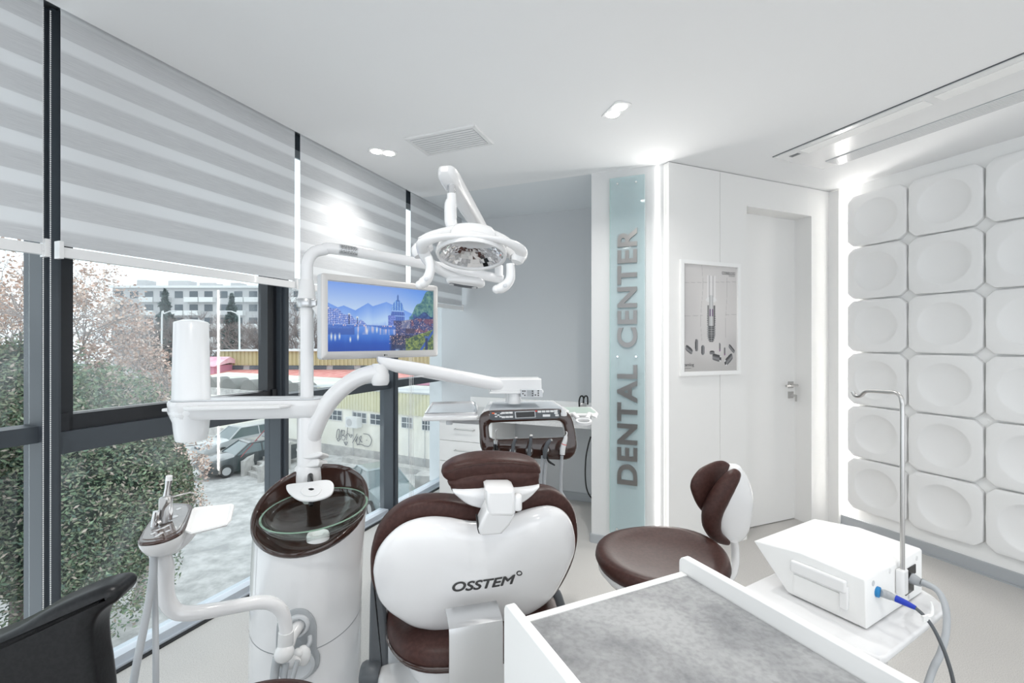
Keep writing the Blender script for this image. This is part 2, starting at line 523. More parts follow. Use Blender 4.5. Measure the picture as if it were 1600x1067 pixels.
# grey back wall of the alcove
mb = MB(); mb.obox(WIN(2.027, .42), PM * 2.1, WU * .12, ZV * (H + .1))
struct('wall_back', mb, GREYW, label='plain grey back wall of the alcove behind the delivery unit', cat='wall')
mb = MB(); mb.obox(WIN(2.013, .12), PM * 1.5, WU * .014, ZV * .07); mb.obox(PR(-.012, -.0), WU * .9, PM * .012, ZV * .06)
struct('baseboard_back', mb, GREYP, label='grey baseboard at the foot of the alcove walls', cat='baseboard')
# sign pier
mb = MB(); mb.obox(PR(0, 0), PM * .52, WU * 1.2, ZV * (H + .05))
struct('wall_center', mb, PIER, label='pale grey pier that carries the glass sign', cat='wall')
mb = MB(); mb.obox(PR(-.003, -.012), PM * .45, WU * .012, ZV * .06)
struct('baseboard_center', mb, GREYP, label='grey baseboard at the foot of the sign pier', cat='baseboard')
# door wall: panels with hairline joints round the door opening
DT = 2.357
mb = MB(); g = .0015
mb.obox(DW(0, 0), BE * (.442 - g), BD * .16, ZV * (H - .004))
mb.obox(DW(.442 + g, 0), BE * (.694 - .442 - g), BD * .16, ZV * (H - .004))
mb.obox(DW(.694, 0, DT), BE * .674, BD * .16, ZV * (H - .004 - DT))
mb.obox(DW(1.368, 0), BE * (1.611 - 1.368), BD * .16, ZV * (H - .004))
mb.obox(DW(.46, .16), BE * 1.4, BD * .05, ZV * (H + .02))
struct('wall_door', mb, PANELW, label='white panelled wall that holds the poster and the white door', cat='wall')
mb = MB(); mb.obox(DW(1.568, -.075), BE * .024, BD * .24, ZV * (H - .01))
struct('trim_2', mb, PANELW, label='narrow upright white trim at the corner between door wall and panelled wall', cat='trim')
mb = MB(); mb.obox(DW(.445, .006), BE * -.001, BD * .05, ZV * 2.5)
# the door
mb = MB(); mb.obox(DW(.694, .135, .006), BE * .674, BD * .024, ZV * (DT - .006))
door = struct('door_1', mb, PANELW, label='flush white door with a chrome handle in the panelled wall', cat='door')
q0 = 1.318
hz = 1.06
mb = MB(); mb.obox(DW(q0 - .026, .127, hz - .026), BE * .052, BD * .008, ZV * .052)
mb.cyl(DW(q0, .127, hz), DW(q0, .075, hz), .009)
mb.tube([DW(q0 + .005, .078, hz), DW(q0 - .03, .076, hz), DW(q0 - .125, .076, hz)], .0085, 12)
struct('door_handle', mb, STEEL, door)
mb = MB(); mb.obox(DW(q0 - .026, .127, hz - .105), BE * .052, BD * .008, ZV * .052)
struct('lock_plate', mb, STEEL, door)
mb = MB(); mb.obox(DW(q0 - .002, .085, hz - .09), BE * .004, BD * .045, ZV * .018); mb.obox(DW(q0 - .004, .08, hz - .125), BE * .006, BD * .012, ZV * .05)
tag(mb.build('door_key', STEEL), 'small steel key in the lock of the white door', 'key')
# panelled right wall
mb = MB(); mb.obox(WB(-6.2, 0), BD * 6.85, BE * .15, ZV * (H + .05))
struct('wall_right', mb, MATW, label='white wall behind the dished square panels', cat='wall')
mb = MB(); mb.obox(WB(-6.2, .016), BD * 6.70, BE * .016, ZV * .075)
mb.obox(WB(-6.2, .030), BD * 6.70, BE * .014, ZV * .008)
struct('baseboard_right', mb, GREYP, label='grey baseboard along the foot of the panelled wall', cat='baseboard')
# LED strips
def led(name, base, along, out, h, label):
    mb = MB(); mb.obox(base, along, out, ZV * h)
    return tag(mb.build(name, EM_S), label, 'light strip')
led('light_strip', PR(.432, -.010, .02), PM * .016, WU * .009, H - .03, 'upright glowing white light strip beside the glass sign')
led('light_strip', WB(.466, .012, .09), BD * .016, BE * .010, H - .11, 'upright glowing light strip in the corner beside the dished wall panels')
o = area_light('strip_light_sign', PR(.415, -.03, 1.3), .02, 7, (1, .97, .93), size_y=2.4)
o.matrix_world = Matrix.Translation(PR(.425, -.035, 1.3)) @ (-(-WU * 1.0 + PM * .8)).to_track_quat('Z', 'Y').to_matrix().to_4x4()
o = area_light('strip_light_panels', WB(.44, .05, 1.3), .016, 14, (1, .97, .93), size_y=2.4)
o.matrix_world = Matrix.Translation(WB(.46, .035, 1.3)) @ (-(-BD * 1.0 - BE * .35)).to_track_quat('Z', 'Y').to_matrix().to_4x4()
# make sure the long side of both strip lights stands upright
for nm, dirv, pos in (('strip_light_sign', (-WU * 1.0 - PM * .15), PR(.445, -.012, 1.3)), ('strip_light_panels', (-BD * 1.0 - BE * .10), WB(.440, .012, 1.3))):
    o = bpy.data.objects[nm]
    z = -dirv.normalized(); y = ZV.copy(); x = y.cross(z).normalized()
    Mx = Matrix((x, y, z)).transposed().to_4x4()
    o.matrix_world = Matrix.Translation(pos) @ Mx

# dished square wall panels
def wall_panel_mesh():
    hs = .389 / 2 - .0028; ch = .047; T = .034; rd = .137; dp = .033
    n = 128
    def outer(a):
        c, s_ = math.cos(a), math.sin(a)
        # slightly bowed square with cut corners
        bow = .004
        r1 = (hs - bow * abs(math.sin(2 * a)) ** .8) / max(abs(c), abs(s_))
        r2 = (2 * hs - ch) / (abs(c) + abs(s_))
        return min(r1, r2)
    prof = []
    loops = []
    angs = [2 * math.pi * k / n + math.pi / n for k in range(n)]
    def ring(f, z): return [(f(a) * math.cos(a), f(a) * math.sin(a), z) for a in angs]
    loops.append(ring(outer, 0))
    loops.append(ring(lambda a: outer(a), T - .006))
    loops.append(ring(lambda a: outer(a) - .002, T - .002))
    loops.append(ring(lambda a: outer(a) - .006, T))
    for t in (.35, .75):
        loops.append(ring(lambda a: (outer(a) - .006) * (1 - t) + (rd + .006) * t, T))
    loops.append(ring(lambda a: rd + .006, T))
    # asymmetrical dish: steep round the rim, flatter in the middle
    for r_ in (1.0, .97, .93, .88, .8, .7, .55, .4, .2, .02):
        z = T - dp * (1 - (r_) ** 3.2) - .0005
        loops.append(ring(lambda a, r_=r_: rd * r_, z))
    mb = MB(); mb.rings(loops, cap0=True, cap1=True)
    return mb
ROWN = ['bottom', 'second from the floor', 'third from the floor', 'fourth from the floor', 'fifth from the floor', 'top']
COLN = ['column nearest the door', 'middle column', 'column at the right edge of the picture']
proto = wall_panel_mesh().build('wall_panel', TILEW)
first = True
panel_rot = Matrix((BD * -1, ZV, -BE)).transposed().to_4x4()
for c_ in range(3):
    for r_ in range(6):
        o = proto if first else proto.copy()
        if not first: C.objects.link(o)
        first = False
        ctr = WB(.1945 - .389 * c_, 0.001, .152 + .389 * (r_ + .5))
        o.matrix_world = Matrix.Translation(ctr) @ panel_rot
        tag(o, 'white square wall panel with a round dish, %s in the %s' % (ROWN[r_], COLN[c_]), 'wall panel', 'dished wall panels on the right wall')

# ------------------------------------------------------------------ windows
MUL = [-4.25, -3.13, -2.05, -.97, .08, 1.15, 2.06]
SASH_BAY = 3
WL = {0: 'fixed window bay behind the camera', 1: 'window bay left of the picture', 2: 'window bay at the left edge of the picture',
      3: 'window bay with a black opening sash, between the two left posts', 4: 'fixed window bay behind the dental unit', 5: 'last fixed window bay beside the grey wall'}
for i in range(6):
    s0, s1 = MUL[i], MUL[i + 1]
    mb = MB()
    # mullion on the bay's right side (and left one for the first)
    mb.obox(WIN(s1 - .0275, .19), WU * .055, WO * .13, ZV * (H + .08))
    mb.obox(WIN(s1 - .012, .17), WU * .024, WO * .03, ZV * (H + .08))
    if i == 0: mb.obox(WIN(s0 - .0275, .19), WU * .055, WO * .13, ZV * (H + .08))
    a, b = s0 + .0275, s1 - .0275
    if i == SASH_BAY:
        mb.obox(WIN(a, .20, .965), WU * (b - a), WO * .12, ZV * .085)
    else:
        mb.obox(WIN(a, .215, 1.02), WU * (b - a), WO * .10, ZV * .062)
    mb.obox(WIN(a, .215, H + .01), WU * (b - a), WO * .10, ZV * .10)
    w = struct('window_%d' % (i + 1), mb, FRAME, label=WL[i], cat='window')
    mb = MB(); mb.obox(WIN(a, .235, -.02), WU * (b - a), WO * .085, ZV * .065); mb.obox(WIN(a, .222, -.02), WU * (b - a), WO * .02, ZV * .03)
    struct('window_sill', mb, SILL, w)
    mb = MB(); mb.obox(WIN(s0, .193, -.02), WU * (s1 - s0), WO * .025, ZV * .024)
    struct('rubber_seal', mb, RUBBER, w)
    mb = MB()
    mb.obox(WIN(a, .277, .05), WU * (b - a), WO * .006, ZV * (.915 if i == SASH_BAY else .97))
    if i == SASH_BAY:
        mb.obox(WIN(a + .05, .277, 1.11), WU * (b - a - .10), WO * .006, ZV * 1.30)
    else:
        mb.obox(WIN(a, .277, 1.08), WU * (b - a), WO * .006, ZV * 1.50)
    struct('pane', mb, GLASS, w)
    if i == SASH_BAY:
        mb = MB(); z0, z1 = 1.05, 2.46
        mb.obox(WIN(a, .225, z0), WU * .052, WO * .075, ZV * (z1 - z0)); mb.obox(WIN(b - .058, .225, z0), WU * .058, WO * .075, ZV * (z1 - z0))
        mb.obox(WIN(a, .225, z0), WU * (b - a), WO * .075, ZV * .062); mb.obox(WIN(a, .225, z1 - .06), WU * (b - a), WO * .075, ZV * .06)
        mb.obox(WIN(a + .005, .212, z0 - .004), WU * .03, WO * .02, ZV * .075); mb.obox(WIN(b - .035, .212, z0 - .004), WU * .03, WO * .02, ZV * .075)
        struct('sash_frame', mb, FRAMEB, w)
        mb = MB(); mb.obox(WIN(a + .052, .262, z0 + .06), WU * (b - a - .11), WO * .012, ZV * .006)
        struct('glazing_bead', mb, SILVER, w)
        ms = -.42
        mb = MB(); mb.box(WIN(ms, .212, z0 + .032), (.022, .07, .03), rz=math.atan2(WU.y, WU.x) - R(90), bev=.004)
        mb.tube([WIN(ms, .205, z0 + .035), WIN(ms, .165, z0 + .045), WIN(ms - .03, .150, z0 + .048), WIN(ms - .09, .148, z0 + .040), WIN(ms - .135, .150, z0 + .018)],
                [.011, .011, .011, .010, .008], 12, smooth_path=4)
        struct('window_handle', mb, BLACKG, w)

# ------------------------------------------------------------------ zebra blinds
def fabric_mat():
    m = bpy.data.materials.new('zebra_blind_fabric'); m.use_nodes = True
    nt = m.node_tree; N = nt.nodes; L = nt.links; N.remove(N['Principled BSDF']); out = N['Material Output']
    tc = N.new('ShaderNodeTexCoord'); sp = N.new('ShaderNodeSeparateXYZ'); L.new(tc.outputs['Object'], sp.inputs['Vector'])
    def math_(op, a, b=None, clamp=False):
        n = N.new('ShaderNodeMath'); n.operation = op; n.use_clamp = clamp
        for k, v in ((0, a), (1, b)):
            if v is None: continue
            if isinstance(v, (int, float)): n.inputs[k].default_value = v
            else: L.new(v, n.inputs[k])
        return n.outputs[0]
    PER = .1285
    ph = math_('FRACT', math_('DIVIDE', math_('SUBTRACT', sp.outputs['Z'], .016), PER))
    # two woven layers: the nearer one's bands, and the farther one's shifted upwards
    def band(x, lo, hi, w=.03):
        up = math_('MULTIPLY', math_('SUBTRACT', x, lo), 1 / w, True)
        dn = math_('MULTIPLY', math_('SUBTRACT', hi, x), 1 / w, True)
        return math_('MINIMUM', up, dn)
    sheer = math_('MINIMUM', math_('MULTIPLY', math_('SUBTRACT', ph, .56), 1 / .10, True), math_('MULTIPLY', math_('SUBTRACT', .998, ph), 1 / .012, True))
    sheer2 = band(ph, .70, .93, .06)
    mp = N.new('ShaderNodeMapping'); mp.inputs['Scale'].default_value = (8, 8, 420)
    nz = N.new('ShaderNodeTexNoise'); nz.inputs['Scale'].default_value = 1.6; nz.inputs['Detail'].default_value = 5; nz.inputs['Roughness'].default_value = .7
    L.new(tc.outputs['Object'], mp.inputs['Vector']); L.new(mp.outputs['Vector'], nz.inputs['Vector'])
    cr = N.new('ShaderNodeValToRGB')
    cr.color_ramp.elements[0].position = .3; cr.color_ramp.elements[0].color = (.62, .63, .645, 1)
    cr.color_ramp.elements[1].position = .7; cr.color_ramp.elements[1].color = (.78, .79, .80, 1)
    L.new(nz.outputs['Fac'], cr.inputs['Fac'])
    mx = N.new('ShaderNodeMix'); mx.data_type = 'RGBA'; L.new(sheer, mx.inputs['Factor']); L.new(cr.outputs['Color'], mx.inputs['A'])
    mx.inputs['B'].default_value = (.86, .87, .88, 1)
    df = N.new('ShaderNodeBsdfDiffuse'); tl = N.new('ShaderNodeBsdfTranslucent')
    L.new(mx.outputs['Result'], df.inputs['Color']); L.new(mx.outputs['Result'], tl.inputs['Color'])
    m1 = N.new('ShaderNodeMixShader'); fac = math_('ADD', math_('MULTIPLY', sheer, .12), .30); L.new(fac, m1.inputs['Fac'])
    L.new(df.outputs['BSDF'], m1.inputs[1]); L.new(tl.outputs['BSDF'], m1.inputs[2])
    L.new(m1.outputs['Shader'], out.inputs['Surface'])
    return m
ZEB = fabric_mat()
BL = [(-3.2, -2.14, 'zebra roller blind outside the picture, left of the first post', None), (-2.10, -1.052, 'grey striped roller blind cut by the left edge of the picture', None), (-1.018, .0145, 'widest grey striped roller blind, over the window with the black sash', None),
      (.041, 1.0756, 'striped roller blind behind the pipe of the operating lamp', None), (1.1275, 1.99, 'narrow far striped roller blind beside the grey wall', None)]
for s0, s1, lab, _ in BL:
    base = WIN((s0 + s1) / 2, .03, 1.70)
    t = thing('roller_blind', lab, 'blind', base, 'striped roller blinds along the windows')
    mb = MB()
    # fabric: slightly stepped so each sheer band lies behind the opaque one
    n = 56; a, b = [], []
    z0, z1 = 1.742, H + .09
    for k in range(n + 1):
        z = z0 + (z1 - z0) * k / n
        ph = ((z - 1.70 - .016) / .1285) % 1.0
        off = .030 + .0
        a.append((WIN(s0 + .006, off, z), WIN(s1 - .006, off, z), WIN(s1 - .006, off + .0015, z), WIN(s0 + .006, off + .0015, z)))
    mb.rings([list(q) for q in a], smooth=False)
    o = mb.build('fabric', ZEB, t)
    mb = MB(); mb.obox(WIN(s0, .020, 1.700), WU * (s1 - s0), WO * .022, ZV * .036)
    mb.build('bottom_rail', PW, t)
    for q in (s0 - .004, s1 - .008):
        mb = MB(); mb.obox(WIN(q, .014, 1.694), WU * .012, WO * .034, ZV * .062); mb.build('end_cap', PW, t)
    mb = MB(); mb.obox(WIN(s0, .0, H + .06), WU * (s1 - s0), WO * .07, ZV * .055); mb.build('head_rail', LGREYP, t)
def bead_chain(parent, s, o, z0, z1, step=.0072, r=.0032, gap=.019):
    mb = MB()
    for q in (s, s + gap):
        z = z0
        while z < z1:
            c = WIN(q, o, z)
            mb.add([c + Vector(v) * r for v in ((1, 0, 0), (-1, 0, 0), (0, 1, 0), (0, -1, 0), (0, 0, 1), (0, 0, -1))],
                   [(0, 2, 4), (2, 1, 4), (1, 3, 4), (3, 0, 4), (2, 0, 5), (1, 2, 5), (3, 1, 5), (0, 3, 5)], True)
            z += step
        mb.tube([WIN(q, o, z0), WIN(q, o, z1)], .0008, 5)
    mb.build('bead_chain', PW, parent)
bl = [x for x in bpy.data.objects if x.name.startswith('roller_blind')]
bead_chain(bl[1], -1.073, -.004, .35, H - .03)
bead_chain(bl[2], .021, .012, .25, 1.72, step=.010, gap=.011)
bead_chain(bl[3], 1.092, .012, .10, 1.72, step=.012)
mb = MB()
for q in (1.16, 1.185, 1.21): mb.tube([WIN(q, .06, .08), WIN(q, .06, 1.72)], .0012, 5)
mb.build('cord', PW, bl[4])
# ------------------------------------------------------------------ ceiling fittings
for i, (x, y) in enumerate(LAMPS):
    labs = ['twin recessed downlight in the ceiling near the blinds, left of the air vent', 'twin recessed downlight in the ceiling, right of the air vent']
    lab = labs[i] if i < 2 else 'twin recessed downlight over the room behind the camera, number %d of the row' % (i - 1)
    if i >= 2: lab = ['twin recessed downlight above the dished wall panels', 'twin recessed downlight above the left blinds near the camera', 'twin recessed downlight above the camera',
                      'twin recessed downlight behind the camera on the window side', 'twin recessed downlight behind the camera on the panelled side'][i - 2]
    t = thing('downlight', lab, 'ceiling light', (x, y, H - .004), 'twin recessed downlights')
    ax = (WU * .75 + PM * .65).normalized() if i != 0 else (PM * .9 + WU * .45).normalized()
    if i == 0: ax = Vector((.93, .37, 0)).normalized()
    if i == 1: ax = Vector((.28, -.96, 0)).normalized()
    fr = Frame3((x, y, H - .001), ax, Vector((0, 0, 1)).cross(ax), (0, 0, 1))
    mb = MB(); 
    lp = rrect(.17, .09, .02)
    slab(mb, fr, lp, -.004, .001, .002); mb.build('bezel', PW, t)
    for q in (-.037, .037):
        mb = MB(); mb.lathe([(.001, -.007), (.030, -.007), (.033, -.004)], 20, Matrix.Translation(fr(q, 0, 0))); mb.build('lamp', EM_L, t)
        area_light('downlight_beam', fr(q, 0, -.012), .05, LAMP_POWER * LAMP_SCALE[i] / 2, (1, .975, .94), spread=110 if i == 0 else 140)
# square-edged air vent
fv = Frame3(((-.365), 2.652, H), PM, WU, ZV)
vl = thing('air_vent', 'white louvred air vent in the ceiling between the two downlights', 'vent', (-.365, 2.652, H - .01))
mb = MB(); lo = rrect(.46, .26, .003, 2); li = rrect(.402, .202, .003, 2)
mb.rings([[fv(x, y, .001) for x, y in lo], [fv(x, y, -.004) for x, y in lo], [fv(x, y, -.009) for x, y in loop_offset(lo, .006)], [fv(x, y, -.009) for x, y in loop_offset(li, -.003)], [fv(x, y, .0) for x, y in li]], False, False, False)
mb.build('frame', PW, vl)
mb = MB(); mb.obox(fv(-.2, -.1, -.0075), PM * .4, WU * .2, ZV * .008); mb.build('backing', GREYP, vl)
for k in range(8):
    b = -.088 + .025 * k
    q = [fv(-.2, b - .008, -.0095), fv(.2, b - .008, -.0095), fv(.2, b + .008, -.0095), fv(-.2, b + .008, -.0095)]
    mb = MB(); mb.rings([q, [p + ZV * .0022 for p in q]], smooth=False)
    mb.build('slat', PW, vl)
# cassette air conditioner
ac = thing('air_conditioner', 'long white ceiling cassette air conditioner with a linear grille above the wall panels', 'air conditioner', WB(-.5, .8, H - .012))
mb = MB(); mb.obox(WB(.20, .89, H - .010), BD * -1.85, -BE * .16, ZV * .012); mb.build('cover_panel', PW, ac)
mb = MB(); mb.obox(WB(.205, 1.05, H - .004), BD * -1.85, -BE * .006, ZV * .006); mb.obox(WB(.205, 1.05, H - .004), BD * -.003, BE * .16, ZV * .006)
mb.build('shadow_gap', DGREYP, ac)
mb = MB(); mb.obox(WB(.06, .925, H - .013), BD * -.62, -BE * .085, ZV * .004); mb.obox(WB(-.60, .925, H - .013), BD * -.9, -BE * .085, ZV * .004); mb.build('front_grille', MATW, ac)
mb = MB(); mb.obox(WB(.215, .56, H - .006), BD * -1.86, -BE * .325, ZV * .007); mb.build('body_plate', PW, ac)
mb = MB(); mb.obox(WB(.115, .69, H - .008), BD * -1.7, BE * .135, ZV * .003); mb.build('outlet_recess', GREYP, ac)
for k in range(10):
    mb = MB(); mb.obox(WB(.115, .686 - .0135 * k, H - .013), BD * -1.7, BE * .006, ZV * .010); mb.build('louvre', PW, ac)
mb = MB(); mb.obox(WB(.145, .985, H - .0115), BD * -.055, BE * .03, ZV * .004); mb.build('display', DGREYP, ac)

# ------------------------------------------------------------------ glass sign
SG = Frame3(PR(0, -.030), PM, ZV)          # front of the sign glass; its normal looks into the room
SG.n = -WU
sg = thing('glass_sign', 'tall frosted green glass sign with steel letters on the pier', 'sign', PR(.245, -.025, .094))
g0, g1 = SG.hit(953, 600)[0], SG.hit(1007.5, 600)[0]
zt = SG.hit(980, 275.5)[1]; zb = SG.hit(980, 836)[1]
mb = MB(); slab(mb, SG, [(g0, zb), (g1, zb), (g1, zt), (g0, zt)], -.008, 0, .0015); mb.build('glass_pane', SIGNG, sg)
EDGEG = mat('green_glass_side', (0.30, 0.62, 0.50), 0.1)
mb = MB()
mb.obox(SG(g0 - .0008, zb, -.0075), PM * .0014, -WU * .007, ZV * (zt - zb)); mb.build('glass_edge', EDGEG, sg)
for px, py in ((965, 287.5), (994, 284.5), (965, 557), (994, 557), (964, 826), (995, 829)):
    x, y = SG.hit(px, py)
    mb = MB(); fr = Frame3(SG(x, y, .0), PM, ZV, -WU)
    mb.cyl(fr(0, 0, -.029), fr(0, 0, .007), .009, 16, .007); mb.build('standoff', CHROME, sg)
xl, xr = SG.hit(964.5, 600)[0], SG.hit(996, 600)[0]
def sign_letters(word, y0, y1):
    # every letter is a part of its own, fitted into the measured length of the word
    vs, fs = text_geo(word, w=y1 - y0, h=xr - xl, offset=.028, space=1.10)
    n = len(vs); par = list(range(n))
    def find(i):
        while par[i] != i: par[i] = par[par[i]]; i = par[i]
        return i
    for f in fs:
        for i in f[1:]: par[find(i)] = find(f[0])
    groups = {}
    for i in range(n): groups.setdefault(find(i), []).append(i)
    for root, idx in groups.items():
        mp = {j: k for k, j in enumerate(idx)}
        v2 = [vs[j] for j in idx]; f2 = [[mp[j] for j in f] for f in fs if f[0] in mp]
        if not f2: continue
        mb = MB(); put_text(mb, SG, (v2, f2), xr, y0, .001, .010, turn=90)
        mb.build('letter', LSTEEL, sg)
sign_letters('DENTAL', SG.hit(980, 757)[1], SG.hit(980, 570)[1])
sign_letters('CENTER', SG.hit(980, 543)[1], SG.hit(980, 357)[1])

# ------------------------------------------------------------------ vertex-painted flat pictures (screen and poster)
def painted(name, fr, w, h, nx, ny, fn, parent, emit=0.0, rough=.3):
    me = bpy.data.meshes.new(name)
    vs = [fr(w * i / nx, h * j / ny, 0) for j in range(ny + 1) for i in range(nx + 1)]
    fs = [(j * (nx + 1) + i, j * (nx + 1) + i + 1, (j + 1) * (nx + 1) + i + 1, (j + 1) * (nx + 1) + i) for j in range(ny) for i in range(nx)]
    # a thin closed body: the back is one face loop lower
    me.from_pydata([tuple(v) for v in vs], [], fs)
    ca = me.color_attributes.new('print', 'FLOAT_COLOR', 'POINT')
    for j in range(ny + 1):
        for i in range(nx + 1):
            c = fn(i / nx, j / ny)
            ca.data[j * (nx + 1) + i].color = (c[0] ** 2.2, c[1] ** 2.2, c[2] ** 2.2, 1)
    m = bpy.data.materials.new(name + '_print'); m.use_nodes = True
    b = m.node_tree.nodes['Principled BSDF']; at = m.node_tree.nodes.new('ShaderNodeVertexColor'); at.layer_name = 'print'
    m.node_tree.links.new(at.outputs['Color'], b.inputs['Base Color']); b.inputs['Roughness'].default_value = rough
    if emit:
        m.node_tree.links.new(at.outputs['Color'], b.inputs['Emission Color']); b.inputs['Emission Strength'].default_value = emit
        b.inputs['Base Color'].default_value = (.02, .02, .02, 1)
        for l in list(m.node_tree.links):
            if l.to_socket == b.inputs['Base Color']: m.node_tree.links.remove(l)
    me.materials.append(m)
    o = bpy.data.objects.new(name, me); C.objects.link(o); o.parent = parent; me.transform(WM[parent.name].inverted()); WM[o.name] = WM[parent.name]
    return o
rnd = random.Random(5)
NT = [[rnd.random() for _ in range(257)] for _ in range(257)]
def vn(x, y):
    xi, yi = int(math.floor(x)), int(math.floor(y)); fx, fy = x - xi, y - yi
    fx = fx * fx * (3 - 2 * fx); fy = fy * fy * (3 - 2 * fy)
    a = NT[yi % 257][xi % 257]; b = NT[yi % 257][(xi + 1) % 257]; c = NT[(yi + 1) % 257][xi % 257]; d = NT[(yi + 1) % 257][(xi + 1) % 257]
    return (a * (1 - fx) + b * fx) * (1 - fy) + (c * (1 - fx) + d * fx) * fy
def fbm(x, y, o=4):
    return sum(vn(x * 2 ** k + 17 * k, y * 2 ** k + 31 * k) * .5 ** k for k in range(o)) / sum(.5 ** k for k in range(o))
def lerp(a, b, t): return tuple(a[i] + (b[i] - a[i]) * t for i in range(3))
def cl01(x): return max(0.0, min(1.0, x))
def picture(x, y):
    """an evening river town: hazy mountains, a bridge, lit water, a domed church, wooded slope; y counts from the bottom"""
    Y = 1 - y
    n1 = vn(x * 160, Y * 90); n2 = vn(x * 60 + 5, Y * 40); n3 = fbm(x * 26, Y * 16)
    c = lerp((.44, .60, .92), (.80, .88, .97), cl01(Y / .45)); c = lerp(c, (.20, .48, .88), cl01((x - .55) * 1.5) * cl01(1 - Y * 1.6))
    ms = [(.0, .30, .10, .10), (.13, .33, .12, .06), (.34, .27, .07, .0), (.42, .36, .08, .0), (.51, .235, .12, .0), (.60, .26, .07, 0), (.70, .38, .08, 0)]
    m1 = .46
    for cx, pk, w, _ in ms: m1 = min(m1, pk + abs(x - cx) / w * .075)
    if Y > m1: c = lerp((.40, .58, .92), (.70, .82, .97), cl01((Y - m1) / .26)); c = lerp(c, (.36, .54, .88), n3 * .3 * cl01(1 - (Y - m1) * 5))
    if Y > .50 and .34 < x < .55: c = lerp(c, (.55, .68, .93), cl01(vn(x * 50, 2) - (.60 - Y) * 12))
    # wooded slope on the right
    sl = .44 - (x - .74) * 2.15
    if x > .74 and Y > sl + .03 * math.sin(x * 60):
        g = fbm(x * 46, Y * 30); c = lerp((.10, .28, .28), (.50, .66, .42), cl01(g * 1.9 - .45)); c = lerp(c, (.22, .44, .70), .30 + .25 * cl01((Y - .3) * 5))
    if x > .78 and Y > .40 + .04 * math.sin(x * 40) and Y < .55: c = lerp((.07, .14, .36), (.22, .36, .60), n2)
    # houses on the left bank
    top = .34 + .26 * (x / .35) + .02 * math.sin(x * 60)
    if x < .35 and top < Y < .60:
        row = (Y * 34 + x * 8) % 1; col = (x * (46 + 60 * x)) % 1
        c = lerp((.28, .40, .76), (.60, .70, .95), .8 if row > .5 else .15); c = lerp(c, (.20, .28, .60), .5 if col < .3 else 0)
        if n1 > .80: c = lerp(c, (.99, .93, .92), .8)
    for lx, ly in ((.175, .455), (.245, .495)):
        d = math.hypot((x - lx) * 1.7, Y - ly); c = lerp(c, (1, .98, .92), cl01(1.15 - d / .022))
        if abs(x - lx) < .004 and ly < Y < .60: c = (.12, .18, .38)
    # domed church
    dx = (x - .622) / .066
    if abs(dx) < 1 and .43 - .24 * math.sqrt(1 - dx * dx) < Y < .58:
        c = lerp((.22, .44, .84), (.62, .80, .97), .5 + .5 * math.cos(dx * 16)) if Y < .36 else lerp((.14, .26, .60), (.42, .56, .90), .5 + .5 * math.cos(dx * 22)); c = lerp(c, (.10, .20, .52), .35 * n1)
        if .36 < Y < .375 or .44 < Y < .452: c = (.60, .74, .95)
    if abs(x - .622) < .010 - abs(Y - .20) * .05 and .11 < Y < .22: c = (.22, .38, .68)
    if .525 < x < .60 and .44 + .08 * abs(x - .56) < Y < .66: c = lerp((.22, .32, .68), (.56, .62, .92), n1)
    # old town on the right bank
    if x > .58 and .52 - .05 * cl01((x - .66) * 6) < Y < .80:
        c = lerp((.08, .12, .30), (.40, .40, .58), cl01(n1 * 1.3 - .1)); c = lerp(c, (.16, .22, .46), n2 * .7)
        if x > .76 and n3 > .50 and Y < .70: c = lerp(c, (.55, .26, .30), .55)
        if n1 > .86: c = lerp(c, (1.0, .80, .66), .85)
        if .66 < x < .75 and Y < .64 : c = lerp(c, (.80, .78, .80), .55 * (1 - n2 * .6))
        if .70 < x < .80 and .64 < Y < .72: c = lerp((.16, .14, .26), (.34, .28, .38), n1)
    # bridge and water
    if Y > .595 and x < .60:
        arch = abs(x - .33) < .17 and Y > .615 + (((x - .33) / .17) ** 2) * .06
        if Y < .66 and not arch: c = lerp((.16, .34, .72), (.38, .50, .80), n1 * .7)
        else:
            w = (Y - .64) / .36; c = lerp((.36, .54, .88), (.02, .26, .70), cl01(w * 1.5)); c = lerp(c, (.30, .56, .90), .30 * vn(x * 34, Y * 5) * cl01(1.2 - w)); c = lerp(c, (.02, .14, .48), .5 * cl01((w - .5) * 2) * (1 - x))
            if Y < .745 and .22 < x < .60: c = lerp(c, (.98, .84, .84), cl01(vn(x * 75, Y * 6) * 2.6 - 1.35) * .8)
            if Y < .75 and x < .22: c = lerp(c, (.10, .22, .56), .6)
        if abs(Y - .60) < .006: c = lerp(c, (.66, .76, .95), .6)
        if abs(Y - .612) < .010 and vn(x * 110, 2) > .74: c = lerp(c, (1, .82, .78), .8)
    for lx, ly, h_ in ((.03, .78, .06), (.06, .79, .055), (.095, .775, .05), (.185, .82, .045), (.25, .78, .055), (.33, .69, .05), (.42, .67, .05)):
        d = math.hypot((x - lx) / .009, (Y - ly) / h_); c = lerp(c, (1.0, .97, .92), cl01(1.25 - d) * .9)
    # dark bank, its lights and the planted corner
    if Y > .735 and x > .535:
        k = cl01((x - .535) / .03) * cl01((Y - .735) / .03) * cl01((.97 - Y + .10 * n3) / .05 if x < .75 else 1); c = lerp(c, lerp((.04, .06, .16), (.16, .20, .38), n1), k * .92)
        if Y < .90 and n1 > .80 and x < .75: c = lerp(c, (.98, .78, .64), .8)
    if x > .70 and Y > .80 - (x - .70) * .5 + .05 * (n3 - .5): c = lerp((.12, .22, .20), (.58, .64, .30), cl01(fbm(x * 60, Y * 40) * 1.8 - .4))
    r_ = (Y - .99) + (x - .865) * 2.3
    if x > .84 and abs(r_) < .035: c = (.18, .32, .62)
    if abs(x - .925) < .015 and Y > .77: c = (.10, .16, .34)
    if abs(x - .925) < .020 and .76 < Y < .79: c = (.24, .36, .60)
